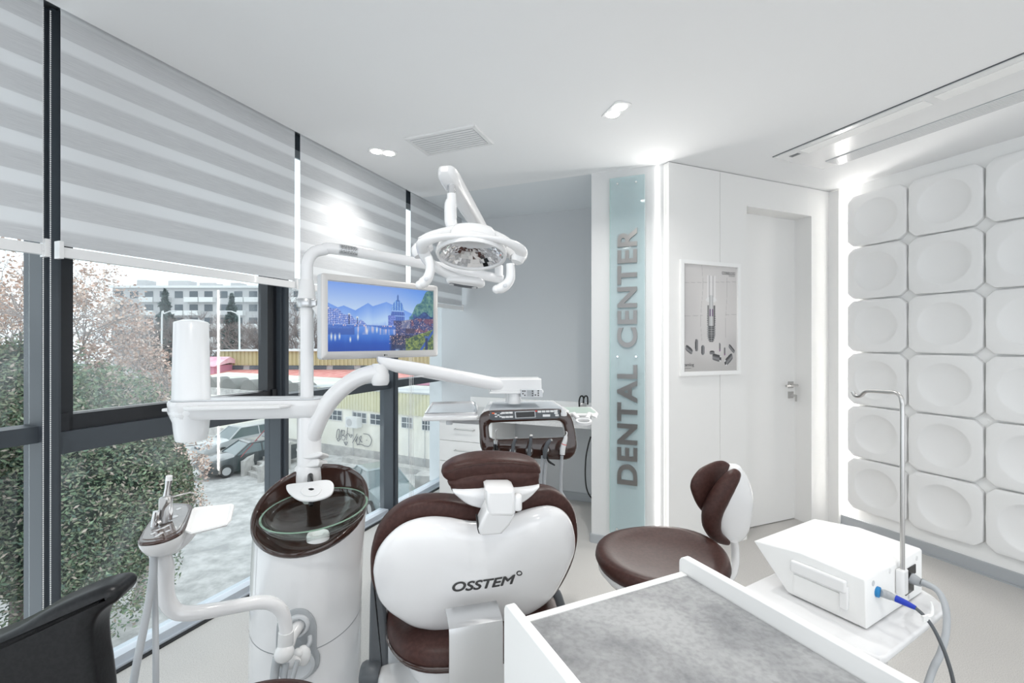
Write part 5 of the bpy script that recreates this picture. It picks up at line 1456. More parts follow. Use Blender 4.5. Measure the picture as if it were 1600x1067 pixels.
def side_panel(base):
    fr = Frame3(base, td, ZV, te)
    o = [(-.030, -HT + .02), (-.030, .018)] + [(-.030 + .018 * (1 - math.cos(R(a))), .018 + .018 * math.sin(R(a))) for a in (20, 45, 70, 90)] + [(DL, .036), (DL, -HT + .02)]
    mb = MB(); slab(mb, fr, o, -.0095, .0095, .003); return mb
side_panel(g1_ - te * .0125).build('side_panel', MATW, tab)
side_panel(g2_ + te * .0125).build('side_panel', MATW, tab)
mb = MB(); mb.obox(g1_ + te * .0 - td * .0 - ZV * (HT - .08), te * tw_, td * DL, ZV * (HT - .115)); mb.build('cabinet_body', MATW, tab)
for a, b in ((.04, .05), (tw_ - .04, .05), (.04, DL - .05), (tw_ - .04, DL - .05)):
    mb = MB(); p_ = g1_ + te * a + td * b; p_.z = .035; mb.cyl(p_ + te * .012 + Vector((0, 0, 0)), p_ - te * .012, .035, 18); mb.build('caster', DGREYP, tab)

# ------------------------------------------------------------------ trolley with the motor unit
CZ = .75
Fc = Vector((.756, .929, CZ)); a_ = Vector((.863, .505, 0)); b_ = Vector((-.505, .863, 0))
cart = thing('trolley', 'white glossy trolley top carrying the motor unit, right of the grey topped table', 'trolley', Fc + a_ * .15 + b_ * .2 - ZV * CZ)
FCt = Frame3(Fc, a_, b_, ZV)
ct = [(-.0, .02), (.004, .006), (.02, 0), (.345, 0), (.36, .005), (.40, .045), (.43, .10), (.44, .18), (.43, .27), (.40, .305), (.30, .312), (-.02, .312), (-.03, .30), (-.03, .10)]
mb = MB(); slab(mb, FCt, ct, -.016, 0, .005); mb.build('top_plate', PWG, cart)
mb = MB(); lo_ = loop_offset(ct, .004); li_ = loop_offset(ct, .014)
mb.rings([[FCt(x, y, -.030) for x, y in loop_offset(ct, .012)], [FCt(x, y, -.017) for x, y in loop_offset(ct, .003)]]); mb.build('edge_band', LGREYP, cart)
mb = MB(); cc = FCt(.22, .13, 0); mb.tube([Vector((cc.x, cc.y, CZ - .03)), Vector((cc.x, cc.y, CZ - .12)), Vector((cc.x, cc.y, .12))], [.075, .055, .050], 24); mb.build('column', PWG, cart)
for k in range(4):
    a = R(45 + 90 * k) + math.atan2(a_.y, a_.x); d = Vector((math.cos(a), math.sin(a), 0)); p0 = Vector((cc.x, cc.y, .11)); p1 = p0 + d * .25 - ZV * .03
    mb = MB(); mb.tube([p0, p1], [.035, .02], 14); lg = mb.build('foot', PWG, cart)
    mb = MB(); s2 = d.cross(ZV); mb.cyl(p1 - ZV * .050 + s2 * .012, p1 - ZV * .050 - s2 * .012, .030, 18); mb.build('caster', DGREYP, lg)
# motor unit
dev = thing('surgical_motor_unit', 'white boxy surgical motor unit with a carrying handle on the trolley', 'medical device', FCt(.15, .12, 0))
A0 = back_px(1353, 983, CZ + .004); B0_ = back_px(1441, 924, CZ + .004)
da = (B0_ - A0); dw = da.length; da.normalize(); db = Vector((-da.y, da.x, 0))
DFr = Frame3(A0, db, ZV, da)                  # side outline in (db, z), extruded along da
def dz(px, py, Y): return CAM_Z - (py - CY) / F * Y
hA = dz(1353.5, 906, A0.y) - CZ - .004
prof = [(0, 0), (.172, 0), (.262, .098), (.255, .102), (.14, hA + .006), (.004, hA), (0, hA - .004)]
mb = MB(); slab(mb, Frame3(A0, db, ZV, da), prof, 0, dw, .004)
mb.build('housing', MATW, dev)
SFc = Frame3(A0, db, ZV, -da)                 # the handle side looks at the camera
mb = MB(); slab(mb, SFc, rrect(.125, .030, .006, 4, .098, .078), -.002, .012, .005); slab(mb, SFc, rrect(.018, .055, .004, 3, .042, .052), -.002, .008, .003); mb.build('carrying_handle', PW, dev)
mb = MB(); slab(mb, SFc, rrect(.104, .048, .003, 3, .104, .032), -.001, .002, .001); mb.build('side_recess', MATW, dev)
RF = Frame3(A0, da, ZV, -db)                  # connector side
def rp_(px, py): return RF.hit(px, py)
x, y = rp_(1370, 924)
mb = MB(); Mx = Matrix.Translation(RF(x, y, 0)) @ (-db).to_track_quat('Z', 'Y').to_matrix().to_4x4(); mb.lathe([(.012, 0), (.012, .005), (.009, .007), (.001, .007)], 24, Mx); mb.build('blue_socket', BLUEC, dev)
x, y = rp_(1364, 911); mb = MB(); slab(mb, RF, ellipse(.006, .0065, 18, x, y), 0, .0015, .0008); mb.build('screw', LGREYP, dev)
x, y = rp_(1419.5, 932); mb = MB(); slab(mb, RF, ellipse(.004, .005, 16, x, y), 0, .0015, .0008); mb.build('screw', LGREYP, dev)
x0, y0 = rp_(1413.5, 929); x1, y1 = rp_(1429, 882)
mb = MB(); slab(mb, RF, [(x0, rp_(1414, 930)[1]), (x1 - .012, rp_(1425, 922)[1]), (x1 - .012, rp_(1428, 895)[1]), (x1, rp_(1428, 895)[1]), (x1, rp_(1428.6, 881)[1]), (x0, rp_(1413.5, 890)[1])], 0, .003, .001); mb.build('power_inlet', BLACKG, dev)
for px, py in ((1390, 892), (1408.5, 880.5), (1432, 872)):
    x, y = rp_(px, py); mb = MB(); slab(mb, RF, ellipse(.0045, .006, 14, x, y), 0, .0015, .0008); mb.build('cover_plug', PW, dev)
xs, ys0 = rp_(1402, 925); _, ys1 = rp_(1402, 886)
mb = MB(); slab(mb, RF, rrect(.028, ys1 - ys0, .004, 4, xs, (ys0 + ys1) / 2), 0, .018, .005); mb.build('rod_socket', PW, dev)
for u_, v_ in ((.02, .02), (dw - .02, .02), (.02, .15), (dw - .02, .15)):
    p_ = A0 + da * u_ + db * v_; mb = MB(); mb.cyl(Vector((p_.x, p_.y, CZ)), Vector((p_.x, p_.y, CZ + .006)), .008, 14); mb.build('rubber_foot', RUBBER, dev)
# irrigation rod
rb = RF(xs, ys1 - .02, .010)
Yr = rb.y
rod = [rb, Vector((rb.x, Yr, P(1409, 800, Yr).z)), P(1409, 700, Yr), P(1409, 640, Yr), P(1409, 627, Yr), P(1406.5, 619, Yr + .005), P(1399, 613.5, Yr + .02), P(1385, 612.5, Yr + .05), P(1358, 611, Yr + .11), P(1351, 612.5, Yr + .125), P(1346, 617.5, Yr + .14), P(1341, 619, Yr + .15), P(1335.5, 617.5, Yr + .16), P(1332, 612, Yr + .165)]
for k in range(1, 5): rod[k].x = rb.x + (rod[k].x - rb.x) * (0 if k < 4 else 1)
mb = MB(); mb.tube(rod, .0047, 14, smooth_path=4); rd_ = mb.build('irrigation_rod', STEEL); tag(rd_, 'tall thin steel rod with a hooked end rising from the motor unit', 'rod')
# plugs and cables
cab = thing('power_cable', 'thick grey mains cable with a moulded plug in the motor unit', 'cable', P(1432, 912, 1.12))
p0 = RF(*rp_(1419, 900), .003); 
mb = MB(); mb.tube([p0, P(1424, 903.5, 1.13), P(1440, 911, 1.11)], [.013, .0145, .009], 8, flat=(ZV, 1.0)); mb.build('plug', GREYP, cab)
mb = MB(); 
for k in range(7):
    c = P(1441 + 2.9 * k, 909.5 + 1.35 * k, 1.105 - .003 * k); c2 = P(1442.5 + 2.9 * k, 910.2 + 1.35 * k, 1.105 - .003 * k); mb.cyl(c, c2, .0085 - .0003 * k, 12)
mb.build('strain_relief', GREYP, cab)
mb = MB(); mb.tube([P(1441, 909, 1.105), P(1459, 918, 1.085), P(1470, 930, 1.07), P(1478, 952, 1.05), P(1478.5, 985, 1.03), P(1470, 1020, 1.0), P(1458, 1045, .98), P(1445, 1085, .96), P(1430, 1150, .95), P(1425, 1300, .97)], .0068, 14, smooth_path=6); mb.build('cord', GREYP, cab)
cb2 = thing('motor_cable', 'thin dark cable with a blue sleeve plugged into the motor unit', 'cable', P(1380, 926, 1.06))
q0 = RF(*rp_(1370, 924), .006)
mb = MB(); mb.tube([q0, P(1383, 928, 1.045), P(1393, 932, 1.035)], [.0085, .0095, .0085], 16); mb.tube([P(1392, 931.5, 1.035), P(1401, 935.5, 1.025)], .0075, 16); mb.build('connector', GREYP, cb2)
mb = MB(); mb.tube([P(1400, 935, 1.025), P(1415, 942, 1.01), P(1431, 950, .995)], [.0078, .0068, .0045], 14, smooth_path=3); mb.build('blue_sleeve', BLUE, cb2)
mb = MB(); mb.tube([P(1430, 949.5, .996), P(1442, 960, .98), P(1455, 976, .97), P(1467, 998, .96), P(1480, 1030, .95), P(1491, 1075, .95), P(1496, 1150, .95), P(1480, 1300, .97)], .0036, 12, smooth_path=6); mb.build('cord', DGREYP, cb2)
mb = MB(); c = P(1449, 966, .974); mb.tube([c + Vector((-.012, 0, .003)), c + Vector((.008, 0, .006)), c + Vector((.014, .004, .020)), c + Vector((.013, .006, .032))], [.003, .0035, .003, .0015], 8, smooth_path=3); mb.box(c + Vector((-.004, -.002, .002)), (.022, .004, .012), rz=.3)
tag(mb.build('cable_tie', MATW), 'small white cable tie tag on the thin dark cable', 'cable tie')

# ------------------------------------------------------------------ black armchair at the lower left
bc = thing('black_chair', 'black leather chair with a curved back at the lower left corner', 'chair', (-.75, .62, 0))
KF = Frame3(P(90, 1000, .74), (1, .22, 0), ZV)
if KF.n.y > 0: KF.n = -KF.n
ol = [(-90, 1040), (-60, 1022), (-20, 1006), (20, 986), (60, 962), (100, 943), (135, 929), (155, 923.5), (170, 923), (179, 928), (180, 938), (172, 949), (155, 960), (143, 972), (136, 988), (134, 1005), (136, 1035), (141, 1067), (146, 1130), (130, 1200), (60, 1240), (-20, 1240), (-90, 1200)]
q = smooth_loop(KF.trace(ol), 4)
mb = MB(); slab(mb, KF, q, -.075, -.002, .018, 6); mb.build('back_rest', BLACKL, bc)
# padded edge seam

base = KF(0, -.28, -.10)
mb = MB(); slab(mb, Frame3(Vector((base.x - .14, base.y - .10, .40)), (1, 0, 0), (0, 1, 0), ZV), rrect(.46, .44, .12, 6), 0, .10, .04, 5); mb.build('seat', BLACKL, bc)
mb = MB(); mb.obox(KF(-.12, -.42, -.06), KF.a * .10, KF.n * .02, ZV * .25); mb.build('back_bracket', DGREYP, bc)
cxy = Vector((base.x - .14, base.y - .10, 0))
mb = MB(); mb.cyl(cxy + ZV * .10, cxy + ZV * .40, .028, 20); mb.build('column', CHROME, bc)
for k in range(5):
    a = 2 * math.pi * k / 5 + .2; d = Vector((math.cos(a), math.sin(a), 0)); p0 = cxy + ZV * .11; p1 = p0 + d * .27 - ZV * .03
    mb = MB(); mb.tube([p0, p1], [.028, .016], 12); lg = mb.build('leg', DGREYP, bc)
    mb = MB(); s2 = d.cross(ZV); mb.cyl(p1 - ZV * .050 + s2 * .012, p1 - ZV * .050 - s2 * .012, .030, 18); mb.build('caster', BLACKG, lg)

# ------------------------------------------------------------------ alcove: drawer cabinet, counter, backsplash
CTZ = .742
def WA(t, s, z=0.0): return WIN(s, -t, z)                 # across the alcove / depth / height
cab_s = 1.50
def t_of(px, s):                                          # room position across the alcove for a column of the picture
    r_ = (px - CX) / F; q = WIN(s, 0); return (r_ * q.y - q.x) / (PM.x - r_ * PM.y)
t0 = t_of(686.5, cab_s)
dc = thing('drawer_cabinet', 'white drawer cabinet with steel bar handles under the alcove counter', 'cabinet', WA(t0 + .25, cab_s + .25))
mb = MB(); mb.obox(WA(t0, cab_s + .018, .08), PM * .50, WU * .50, ZV * (CTZ - .085)); mb.build('body', MATW, dc)
mb = MB(); mb.obox(WA(t0 + .03, cab_s + .05, 0), PM * .46, WU * .45, ZV * .08); mb.build('plinth', PIER, dc)
zs = [.085, .375, .553, .738]
for k in range(3):
    mb = MB(); mb.obox(WA(t0 + .001, cab_s, zs[k] + .002), PM * .498, WU * .018, ZV * (zs[k + 1] - zs[k] - .004)); dr_ = mb.build('drawer', MATW, dc)
    zc = zs[k + 1] - (.075 if k < 2 else .080)
    a0, a1 = t0 + .16, t0 + .34
    mb = MB(); mb.tube([WA(a0, cab_s, zc), WA(a0, cab_s - .028, zc), WA(a1, cab_s - .028, zc), WA(a1, cab_s, zc)], .005, 10); mb.build('drawer_handle', STEEL, dr_)
ct_ = thing('counter', 'pale stone counter running along the grey alcove wall', 'counter', WA(1.0, 1.75, CTZ))
mb = MB(); mb.obox(WA(t0 - .01, 1.475, CTZ), PM * (1.39 - t0 + .0), WU * .54, ZV * .035); mb.build('worktop', noise_mix(mat('pale_granite', (.6, .6, .6), .35), (.50, .50, .50), (.68, .68, .68), 240, lo=.35, hi=.6), ct_)
mb = MB(); mb.obox(WA(t_of(735, 2.0), 2.0, CTZ + .035), PM * (1.38 - t_of(735, 2.0)), WU * .024, ZV * (.868 - CTZ - .035)); mb.build('backsplash', MATW, ct_)
# small black tool pair on the counter
t7 = thing('articulator', 'small black and clear twin armed instrument on the alcove counter', 'instrument', WA(1.3, 1.62, CTZ + .035))
for px in (908.5, 915):
    mb = MB(); Yq = 3.52
    mb.tube([P(px - 3, 640, Yq), P(px - 3.6, 628, Yq), P(px - 2, 620.5, Yq), P(px + 1, 618.5, Yq), P(px + 3.2, 622, Yq), P(px + 3.2, 632, Yq)], .006, 10, smooth_path=4); mb.build('arm', BLACKG, t7)
mb = MB(); mb.box(P(911, 633, 3.52), (.05, .03, .035), bev=.004); mb.build('base', STEEL, t7)
mb = MB(); mb.tube([P(923, 682, 3.42), P(919, 696, 3.42), P(915.5, 715, 3.42), P(914.5, 740, 3.42), P(916, 760, 3.42), P(920, 772, 3.42), P(926, 780, 3.42)], .0055, 10, smooth_path=5)
tag(mb.build('black_cable', BLACKG), 'black cable hanging in a bow below the counter beside the sign pier', 'cable')

# ------------------------------------------------------------------ framed poster
PO = Frame3(DW(0, 0), BE, ZV, -BD)
px0, px1 = PO.hit(1061, 500)[0], PO.hit(1154, 500)[0]
pz0, pz1 = 1.174, 1.939
pw_, ph_ = px1 - px0, pz1 - pz0
pos = thing('poster', 'white framed poster of a grey dental implant between the sign and the door', 'poster', PO((px0 + px1) / 2, pz0, .01))
fw = .026
mb = MB()
for a, b, w, h in ((px0, pz0, pw_, fw), (px0, pz1 - fw, pw_, fw), (px0, pz0 + fw, fw, ph_ - 2 * fw), (px1 - fw, pz0 + fw, fw, ph_ - 2 * fw)):
    mb.obox(PO(a, b, 0), BE * w, ZV * h, -BD * .020)
mb.build('frame', MATW, pos)
def implant(x, y):
    Y = 1 - y
    c = lerp((.72, .71, .71), (.86, .845, .835), fbm(x * 2.2, Y * 2.5, 2)); c = lerp(c, (.90, .885, .875), cl01(1 - abs(x - .5) * 2) * .35)
    if Y > .80: c = lerp(c, (.70, .69, .68), cl01((Y - .8) * 4))
    for ln in (abs(x - .34 - .02 * math.sin(Y * 9)) < .0025 and Y < .72, abs(x - .80 - .015 * math.sin(Y * 8)) < .0025 and .06 < Y < .70, abs(Y - .47 + .03 * (x - .5)) < .0015 and (x < .36 or x > .78), abs(Y - .165 + .04 * (x - .3)) < .0016):
        if ln: c = lerp(c, (.48, .47, .47), .45)
    # clear cap
    cx = .515
    if .095 < Y < .325 and abs(x - cx) < .080: 
        e = abs(x - cx) / .080; c = lerp(c, (.93, .92, .92), .75 if e > .75 or abs(x - cx) < .018 else .45)
        if .025 < abs(x - cx) < .045: c = lerp(c, (.62, .61, .61), .55)
    if .30 < Y < .345 and abs(x - cx) < .11 - abs(Y - .325) * 2: c = lerp(c, (.92, .92, .92), .7)
    if .28 < Y < .60 and abs(x - cx) < .036: c = lerp((.86, .86, .86), (.66, .66, .66), abs(x - cx) / .036)
    if .41 < Y < .48 and .015 < abs(x - cx - .0) < .034: c = (.38, .25, .42)
    # threaded body
    if .375 < Y < .725:
        w = .074 if Y < .66 else .074 - (Y - .66) ** 1.5 * 2.1
        w += .006 * (1 if int(Y * 95) % 2 else -1) if Y > .45 else 0
        d = abs(x - cx)
        if d < w and (Y > .57 or d > .042):
            t = .5 + .5 * math.sin((x - cx) / w * 7 + 1.2); c = lerp((.22, .22, .23), (.60, .60, .60), t * .7)
            if Y > .57 and int(Y * 95) % 2: c = lerp(c, (.78, .78, .78), .45)
    # small parts lying below
    for (ox, oy, rx, ry, an) in ((.11, .795, .065, .028, -.4), (.245, .755, .026, .056, 0), (.36, .80, .030, .044, 0), (.675, .775, .014, .042, 0), (.77, .815, .013, .040, 0), (.905, .79, .065, .020, -.55), (.62, .875, .085, .032, -.15), (.845, .895, .085, .034, .5), (.53, .825, .045, .017, 0)):
        dx_, dy_ = x - ox, (Y - oy) ; u = dx_ * math.cos(an) - dy_ * math.sin(an); v = dx_ * math.sin(an) + dy_ * math.cos(an)
        if abs(u) < rx and abs(v) < ry and (u / rx) ** 4 + (v / ry) ** 4 < 1:
            k = .5 + .5 * math.sin((v / ry if rx > ry else u / rx) * 3 + .8); c = lerp((.20, .20, .21), (.60, .60, .61), k * .8)
            if rx < .015 and v > .02 : c = (.52, .36, .52)
            if (rx > .08 and u * (1 if an < 0 else -1) > rx * .62): c = lerp((.85, .85, .85), (.2, .2, .2), 1 if (abs(v) < ry * .45) else 0)
    return c
painted('print', Frame3(PO(px0 + fw, pz0 + fw, .006), BE, ZV, -BD), pw_ - 2 * fw, ph_ - 2 * fw, 150, 230, implant, pos, rough=.35)
fp = Frame3(PO(px0 + fw, pz0 + fw, .0066), BE, ZV, -BD); iw, ih = pw_ - 2 * fw, ph_ - 2 * fw
mb = MB(); put_text(mb, fp, text_geo('CONELOG', w=iw * .25, h=.021, offset=.01), iw * .715, ih * .925, 0, .0004); put_text(mb, fp, text_geo('SYSTEM', w=iw * .11, h=.008, offset=.0), iw * .85, ih * .908, 0, .0004)
put_text(mb, fp, text_geo('camlog', w=iw * .185, h=.027, offset=.01), iw * .012, ih * .042, 0, .0004); put_text(mb, fp, text_geo('camlog biotec', w=iw * .11, h=.006, offset=.0), iw * .035, ih * .027, 0, .0004)
mb.build('lettering', DARKTXT, pos)
mb = MB(); mb.obox(PO(px0 + fw, pz0 + fw, .012), BE * iw, ZV * ih, -BD * .001); mb.build('glazing', thin_glass('poster_glazing', (1, 1, 1), gloss=.03, rough=.02), pos)
# ------------------------------------------------------------------ outside, one storey below
GZ = -5.0
ASPH = noise_mix(mat('asphalt', (.4, .4, .4), .9), (.38, .38, .375), (.64, .635, .625), 1.6, detail=9, lo=.38, hi=.62, rough=.7)
SOIL = noise_mix(mat('soil', (.2, .17, .14), .95), (.10, .085, .075), (.26, .23, .20), 5, detail=8, rough=.75)
CREAM = noise_mix(mat('cream_render', (.7, .68, .6), .9), (.80, .78, .69), (.88, .86, .79), .6, detail=4)
CONC = noise_mix(mat('concrete', (.5, .5, .48), .9), (.42, .41, .40), (.56, .55, .53), 2.5, detail=6)
YCOR = mat('yellow_sheet', (.50, .46, .26), .6); YCOR2 = mat('pale_yellow_sheet', (.66, .64, .46), .6)
REDR = noise_mix(mat('red_roof', (.6, .25, .2), .8), (.62, .22, .20), (.74, .36, .32), 1.5)
PINKR = mat('faded_pink_roof', (.56, .26, .36), .8)
ROOFG = noise_mix(mat('weathered_roof', (.5, .52, .5), .85), (.46, .48, .50), (.70, .70, .64), .45, detail=6, stretch=(.4, 1.6, 1))
WING = mat('dark_window', (.10, .12, .14), .15); WHW = mat('white_render', (.72, .73, .73), .85); GRW = mat('grey_render', (.50, .50, .51), .85)
TWIG = mat('bare_twigs', (.42, .38, .37), .9); BARK = mat('bark', (.16, .13, .12), .9)
def tagged(o, label, cat, group=None, kind=None):
    tag(o, label, cat, group, kind); return recentre(o)
mb = MB(); mb.obox(Vector((-140, 5.5, GZ - .2)), Vector((200, 0, 0)), Vector((0, 150, 0)), ZV * .2)
g_ = mb.build('pavement', ASPH); tag(g_, 'cracked grey asphalt yard one storey below the windows', 'pavement', kind='structure')
mb = MB(); mb.rings([[P(130, 1075, 8.3) * 1.0, P(420, 905, 11.0), P(470, 905, 10.6), P(330, 1110, 7.6)]], True, False) if False else None
sb = [(-8.5, 7.2), (-4.6, 10.4), (-4.0, 9.7), (-7.7, 6.5)]
mb = MB(); mb.rings([[(x, y, GZ + .005) for x, y in sb], [(x, y, GZ + .04) for x, y in sb]], smooth=False)
tagged(mb.build('soil_strip', SOIL), 'dark strip of bare soil at the foot of the building below the windows', 'soil', kind='stuff')
mb = MB(); mb.obox(Vector((-9.6, 9.6, GZ)), Vector((2.5, -1.0, 0)), Vector((.06, .14, 0)), ZV * .10)
tagged(mb.build('kerb', CONC), 'low concrete kerb on the asphalt below the evergreen', 'kerb')

def corrugated(mb, p, a, z0, z1, step=.22, depth=.05):
    a = Vector(a); L_ = a.length; a.normalize(); nrm = Vector((a.y, -a.x, 0))
    n = int(L_ / step); fr, bk = [], []
    for k in range(n + 1):
        for d_, e in ((0, 0), (step * .4, 0), (step * .5, 1), (step * .9, 1)):
            q = p + a * (k * step + d_) + nrm * (depth * e); fr.append(q)
    vs = [(q.x, q.y, z0) for q in fr] + [(q.x, q.y, z1) for q in fr]
    m = len(fr); fs = [(i, i + 1, i + 1 + m, i + m) for i in range(m - 1)]
    mb.add(vs, fs)
    b0 = p - nrm * .15; b1 = p + a * L_ - nrm * .15
    mb.obox((b0.x, b0.y, z0), a * L_, nrm * .14, ZV * (z1 - z0))
# cream warehouse across the yard
G0 = Vector((-15.7, 28.7, 0)); GX = Vector((.886, -.464, 0)); GN = Vector((-.464, -.886, 0))
wh = thing('warehouse', 'long cream warehouse with a yellow corrugated band and graffiti on its wall', 'warehouse', G0 + GX * 10 + ZV * GZ)
mb = MB(); mb.obox(G0 + GX * -12 + ZV * GZ, GX * 36, -GN * .4, ZV * (-2.25 - GZ)); mb.build('wall', CREAM, wh)
mb = MB(); mb.obox(G0 + GX * -12 + ZV * GZ + GN * .05, GX * 36, -GN * .06, ZV * .55); mb.build('plinth', CONC, wh)
mb = MB(); corrugated(mb, G0 + GX * 5.0 + GN * .03, GX * 19, -2.35, -1.22); mb.build('sheet_band', YCOR2, wh)
mb = MB(); q = [G0 + GX * 4.6 + GN * .1, G0 + GX * 24 + GN * .1, G0 + GX * 24 - GN * 14, G0 + GX * 4.6 - GN * 14]
mb.rings([[Vector((p.x, p.y, z)) for p, z in zip(q, (-1.25, -1.25, -1.75, -1.75))], [Vector((p.x, p.y, z + .08)) for p, z in zip(q, (-1.25, -1.25, -1.75, -1.75))]], smooth=False); mb.build('roof', ROOFG, wh)
mb = MB(); q = [G0 + GX * 4.6 - GN * 4.2, G0 + GX * 13 - GN * 4.2, G0 + GX * 13 - GN * 6.4, G0 + GX * 4.6 - GN * 6.4]
mb.rings([[Vector((p.x, p.y, z)) for p, z in zip(q, (-1.30, -1.30, -1.42, -1.42))], [Vector((p.x, p.y, z + .12)) for p, z in zip(q, (-1.28, -1.28, -1.38, -1.38))]], smooth=False); mb.build('roof_strip', PINKR, wh)
def wall_at(px, z):
    r_ = (px - CX) / F; t = (r_ * G0.y - G0.x) / (GX.x - r_ * GX.y); return t
for a, b in ((504, 511), (513, 535), (551, 573), (579, 596), (628, 645), (660, 678)):
    t0_, t1_ = wall_at(a, 0), wall_at(b, 0)
    y0 = CAM_Z - (661 - CY) / F * (G0 + GX * t0_).y
    f_ = MB(); f_.obox(G0 + GX * t0_ + GN * .02 + ZV * -3.05, GX * (t1_ - t0_), -GN * .03, ZV * .58); w_ = f_.build('window', WING, wh)
    f_ = MB(); nb = max(2, int((t1_ - t0_) / .32))
    for k in range(nb + 1): f_.obox(G0 + GX * (t0_ + (t1_ - t0_) * k / nb - .02) + GN * .04 + ZV * -3.05, GX * .035, -GN * .02, ZV * .58)
    for z in (-3.05, -2.78, -2.49): f_.obox(G0 + GX * t0_ + GN * .04 + ZV * z, GX * (t1_ - t0_), -GN * .02, ZV * .035)
    f_.build('window_bars', WHW, w_)
for px in (436, 553, 640, 665):
    t_ = wall_at(px, 0); mb = MB(); mb.cyl(G0 + GX * t_ + GN * .06 + ZV * GZ, G0 + GX * t_ + GN * .06 + ZV * -2.4, .02, 8); mb.build('downpipe', GRW, wh)
t_ = wall_at(549, 0); mb = MB(); mb.obox(G0 + GX * t_ + GN * .42 + ZV * -3.25, GX * .85, -GN * .38, ZV * .55); acu = mb.build('wall_unit', WHW, wh)
mb = MB(); mb.cyl(G0 + GX * (t_ + .28) + GN * .43 + ZV * -2.98, G0 + GX * (t_ + .28) + GN * .40 + ZV * -2.98, .20, 20); mb.build('fan_grille', GRW, acu)
# graffiti scrawl on the wall
rg = random.Random(8)
mb = MB(); ta, tb = wall_at(527, 0), wall_at(582, 0)
WF = Frame3(G0 + GX * ta + GN * .07 + ZV * -4.35, GX, ZV, GN); wlen = tb - ta
def scr(pts): mb.tube([WF(x * wlen, y * .95, 0) for x, y in pts], .020, 5, smooth_path=5)
scr([(.0, .35), (.03, .8), (.09, .85), (.07, .4), (.02, .3), (.08, .2), (.14, .75), (.17, .85), (.15, .4), (.12, .3)])
scr([(.17, .8), (.24, .85), (.22, .6), (.18, .55), (.26, .5), (.24, .3), (.18, .3)]); scr([(.30, .3), (.33, 1.05)]); scr([(.27, .55), (.35, .7), (.42, .5), (.46, .65), (.40, .62)])
scr([(.22, .22), (.28, -.0), (.32, .2), (.24, .12), (.30, .08)]); scr([(.47, .2), (.55, .5), (.60, .75)]); scr([(.55, .3), (.62, .6), (.58, .3), (.64, .15), (.72, .65), (.66, .5), (.74, .3)])
scr([(.60, .12), (.72, .18), (.82, .1)]); scr([(.78, .8), (.92, .78), (1.0, .5), (.94, .15), (.82, .12)]); scr([(.86, .45), (.875, .46)])
gr = mb.build('graffiti', mat('spray_paint', (.14, .14, .16), .8), wh)
# vaulted roofs of the low part at the left
lw = thing('vaulted_shed', 'low shed with a row of small barrel vaults, left of the warehouse', 'shed', G0 + GX * -4 + ZV * GZ)
mb = MB(); mb.obox(G0 + GX * -12 + ZV * -2.25, GX * 16.6, -GN * .4, ZV * .45); mb.build('parapet', CONC, lw)
for k in range(7):
    c_ = G0 + GX * (-11 + 2.25 * k) - GN * .3 + ZV * -1.82
    f_ = MB(); n = 12; a_l = [c_ + GX * (.85 * math.cos(math.pi * i / n)) + ZV * (.70 * math.sin(math.pi * i / n)) for i in range(n + 1)]
    f_.rings([a_l, [p - GN * 1.2 for p in a_l]]); f_.build('vault', mat('vault_sheet_%d' % k, (.20, .20, .19), .7), lw)
mb = MB(); q = [G0 + GX * -12 - GN * 1.0, G0 + GX * 4.0 - GN * 1.0, G0 + GX * 2.0 - GN * 6, G0 + GX * -14 - GN * 6]
mb.rings([[Vector((p.x, p.y, z)) for p, z in zip(q, (-1.75, -1.75, -1.40, -1.40))], [Vector((p.x, p.y, z + .08)) for p, z in zip(q, (-1.75, -1.75, -1.40, -1.40))]], smooth=False)
mb.build('roof', noise_mix(mat('greenish_roof', (.6, .62, .54), .85), (.56, .58, .50), (.74, .74, .66), .5, stretch=(.3, 2, 1)), lw)
# yellow hall behind
h2 = thing('factory_hall', 'long far hall with a mustard corrugated band, dark windows and a red canopy', 'factory', (-12, 44, GZ))
hx0, hx1 = P(340, 550, 46), P(800, 550, 46)
mb = MB(); mb.obox((hx0.x, 46, GZ), Vector((hx1.x - hx0.x, 0, 0)), Vector((0, 8, 0)), ZV * (.35 - GZ)); mb.build('body', GRW, h2)
mb = MB(); corrugated(mb, Vector((hx0.x, 45.9, 0)), Vector((hx1.x - hx0.x, 0, 0)), -1.0, .42, .40, .1); mb.build('sheet_band', YCOR, h2)
mb = MB(); mb.obox((hx0.x - .2, 45.5, .42), Vector((hx1.x - hx0.x + .4, 0, 0)), Vector((0, 9, 0)), ZV * .12); mb.build('roof_edge', WHW, h2)
k = 0; x = hx0.x + .5
while x < hx1.x - 3:
    f_ = MB(); f_.obox((x, 45.85, -1.50), Vector((2.1, 0, 0)), Vector((0, .1, 0)), ZV * .46); f_.build('window', WING, h2); x += 2.8
mb = MB(); xa, xb = P(330, 580, 44).x, hx1.x
mb.rings([[Vector((xa, 45.8, -1.55)), Vector((xb, 45.8, -1.55)), Vector((xb, 41, -1.95)), Vector((xa, 41, -1.95))], [Vector((xa, 45.8, -1.43)), Vector((xb, 45.8, -1.43)), Vector((xb, 41, -1.83)), Vector((xa, 41, -1.83))]], smooth=False); mb.build('canopy', REDR, h2)
pk = thing('pink_shed', 'small faded pink shed beside the mustard factory hall', 'shed', (P(330, 560, 42).x, 44, GZ))
mb = MB(); xa, xb = P(312, 560, 43).x, P(334, 560, 43).x; mb.obox((xa, 43, GZ), Vector((xb - xa, 0, 0)), Vector((0, 4, 0)), ZV * (-.9 - GZ)); mb.build('wall', PINKR, pk)
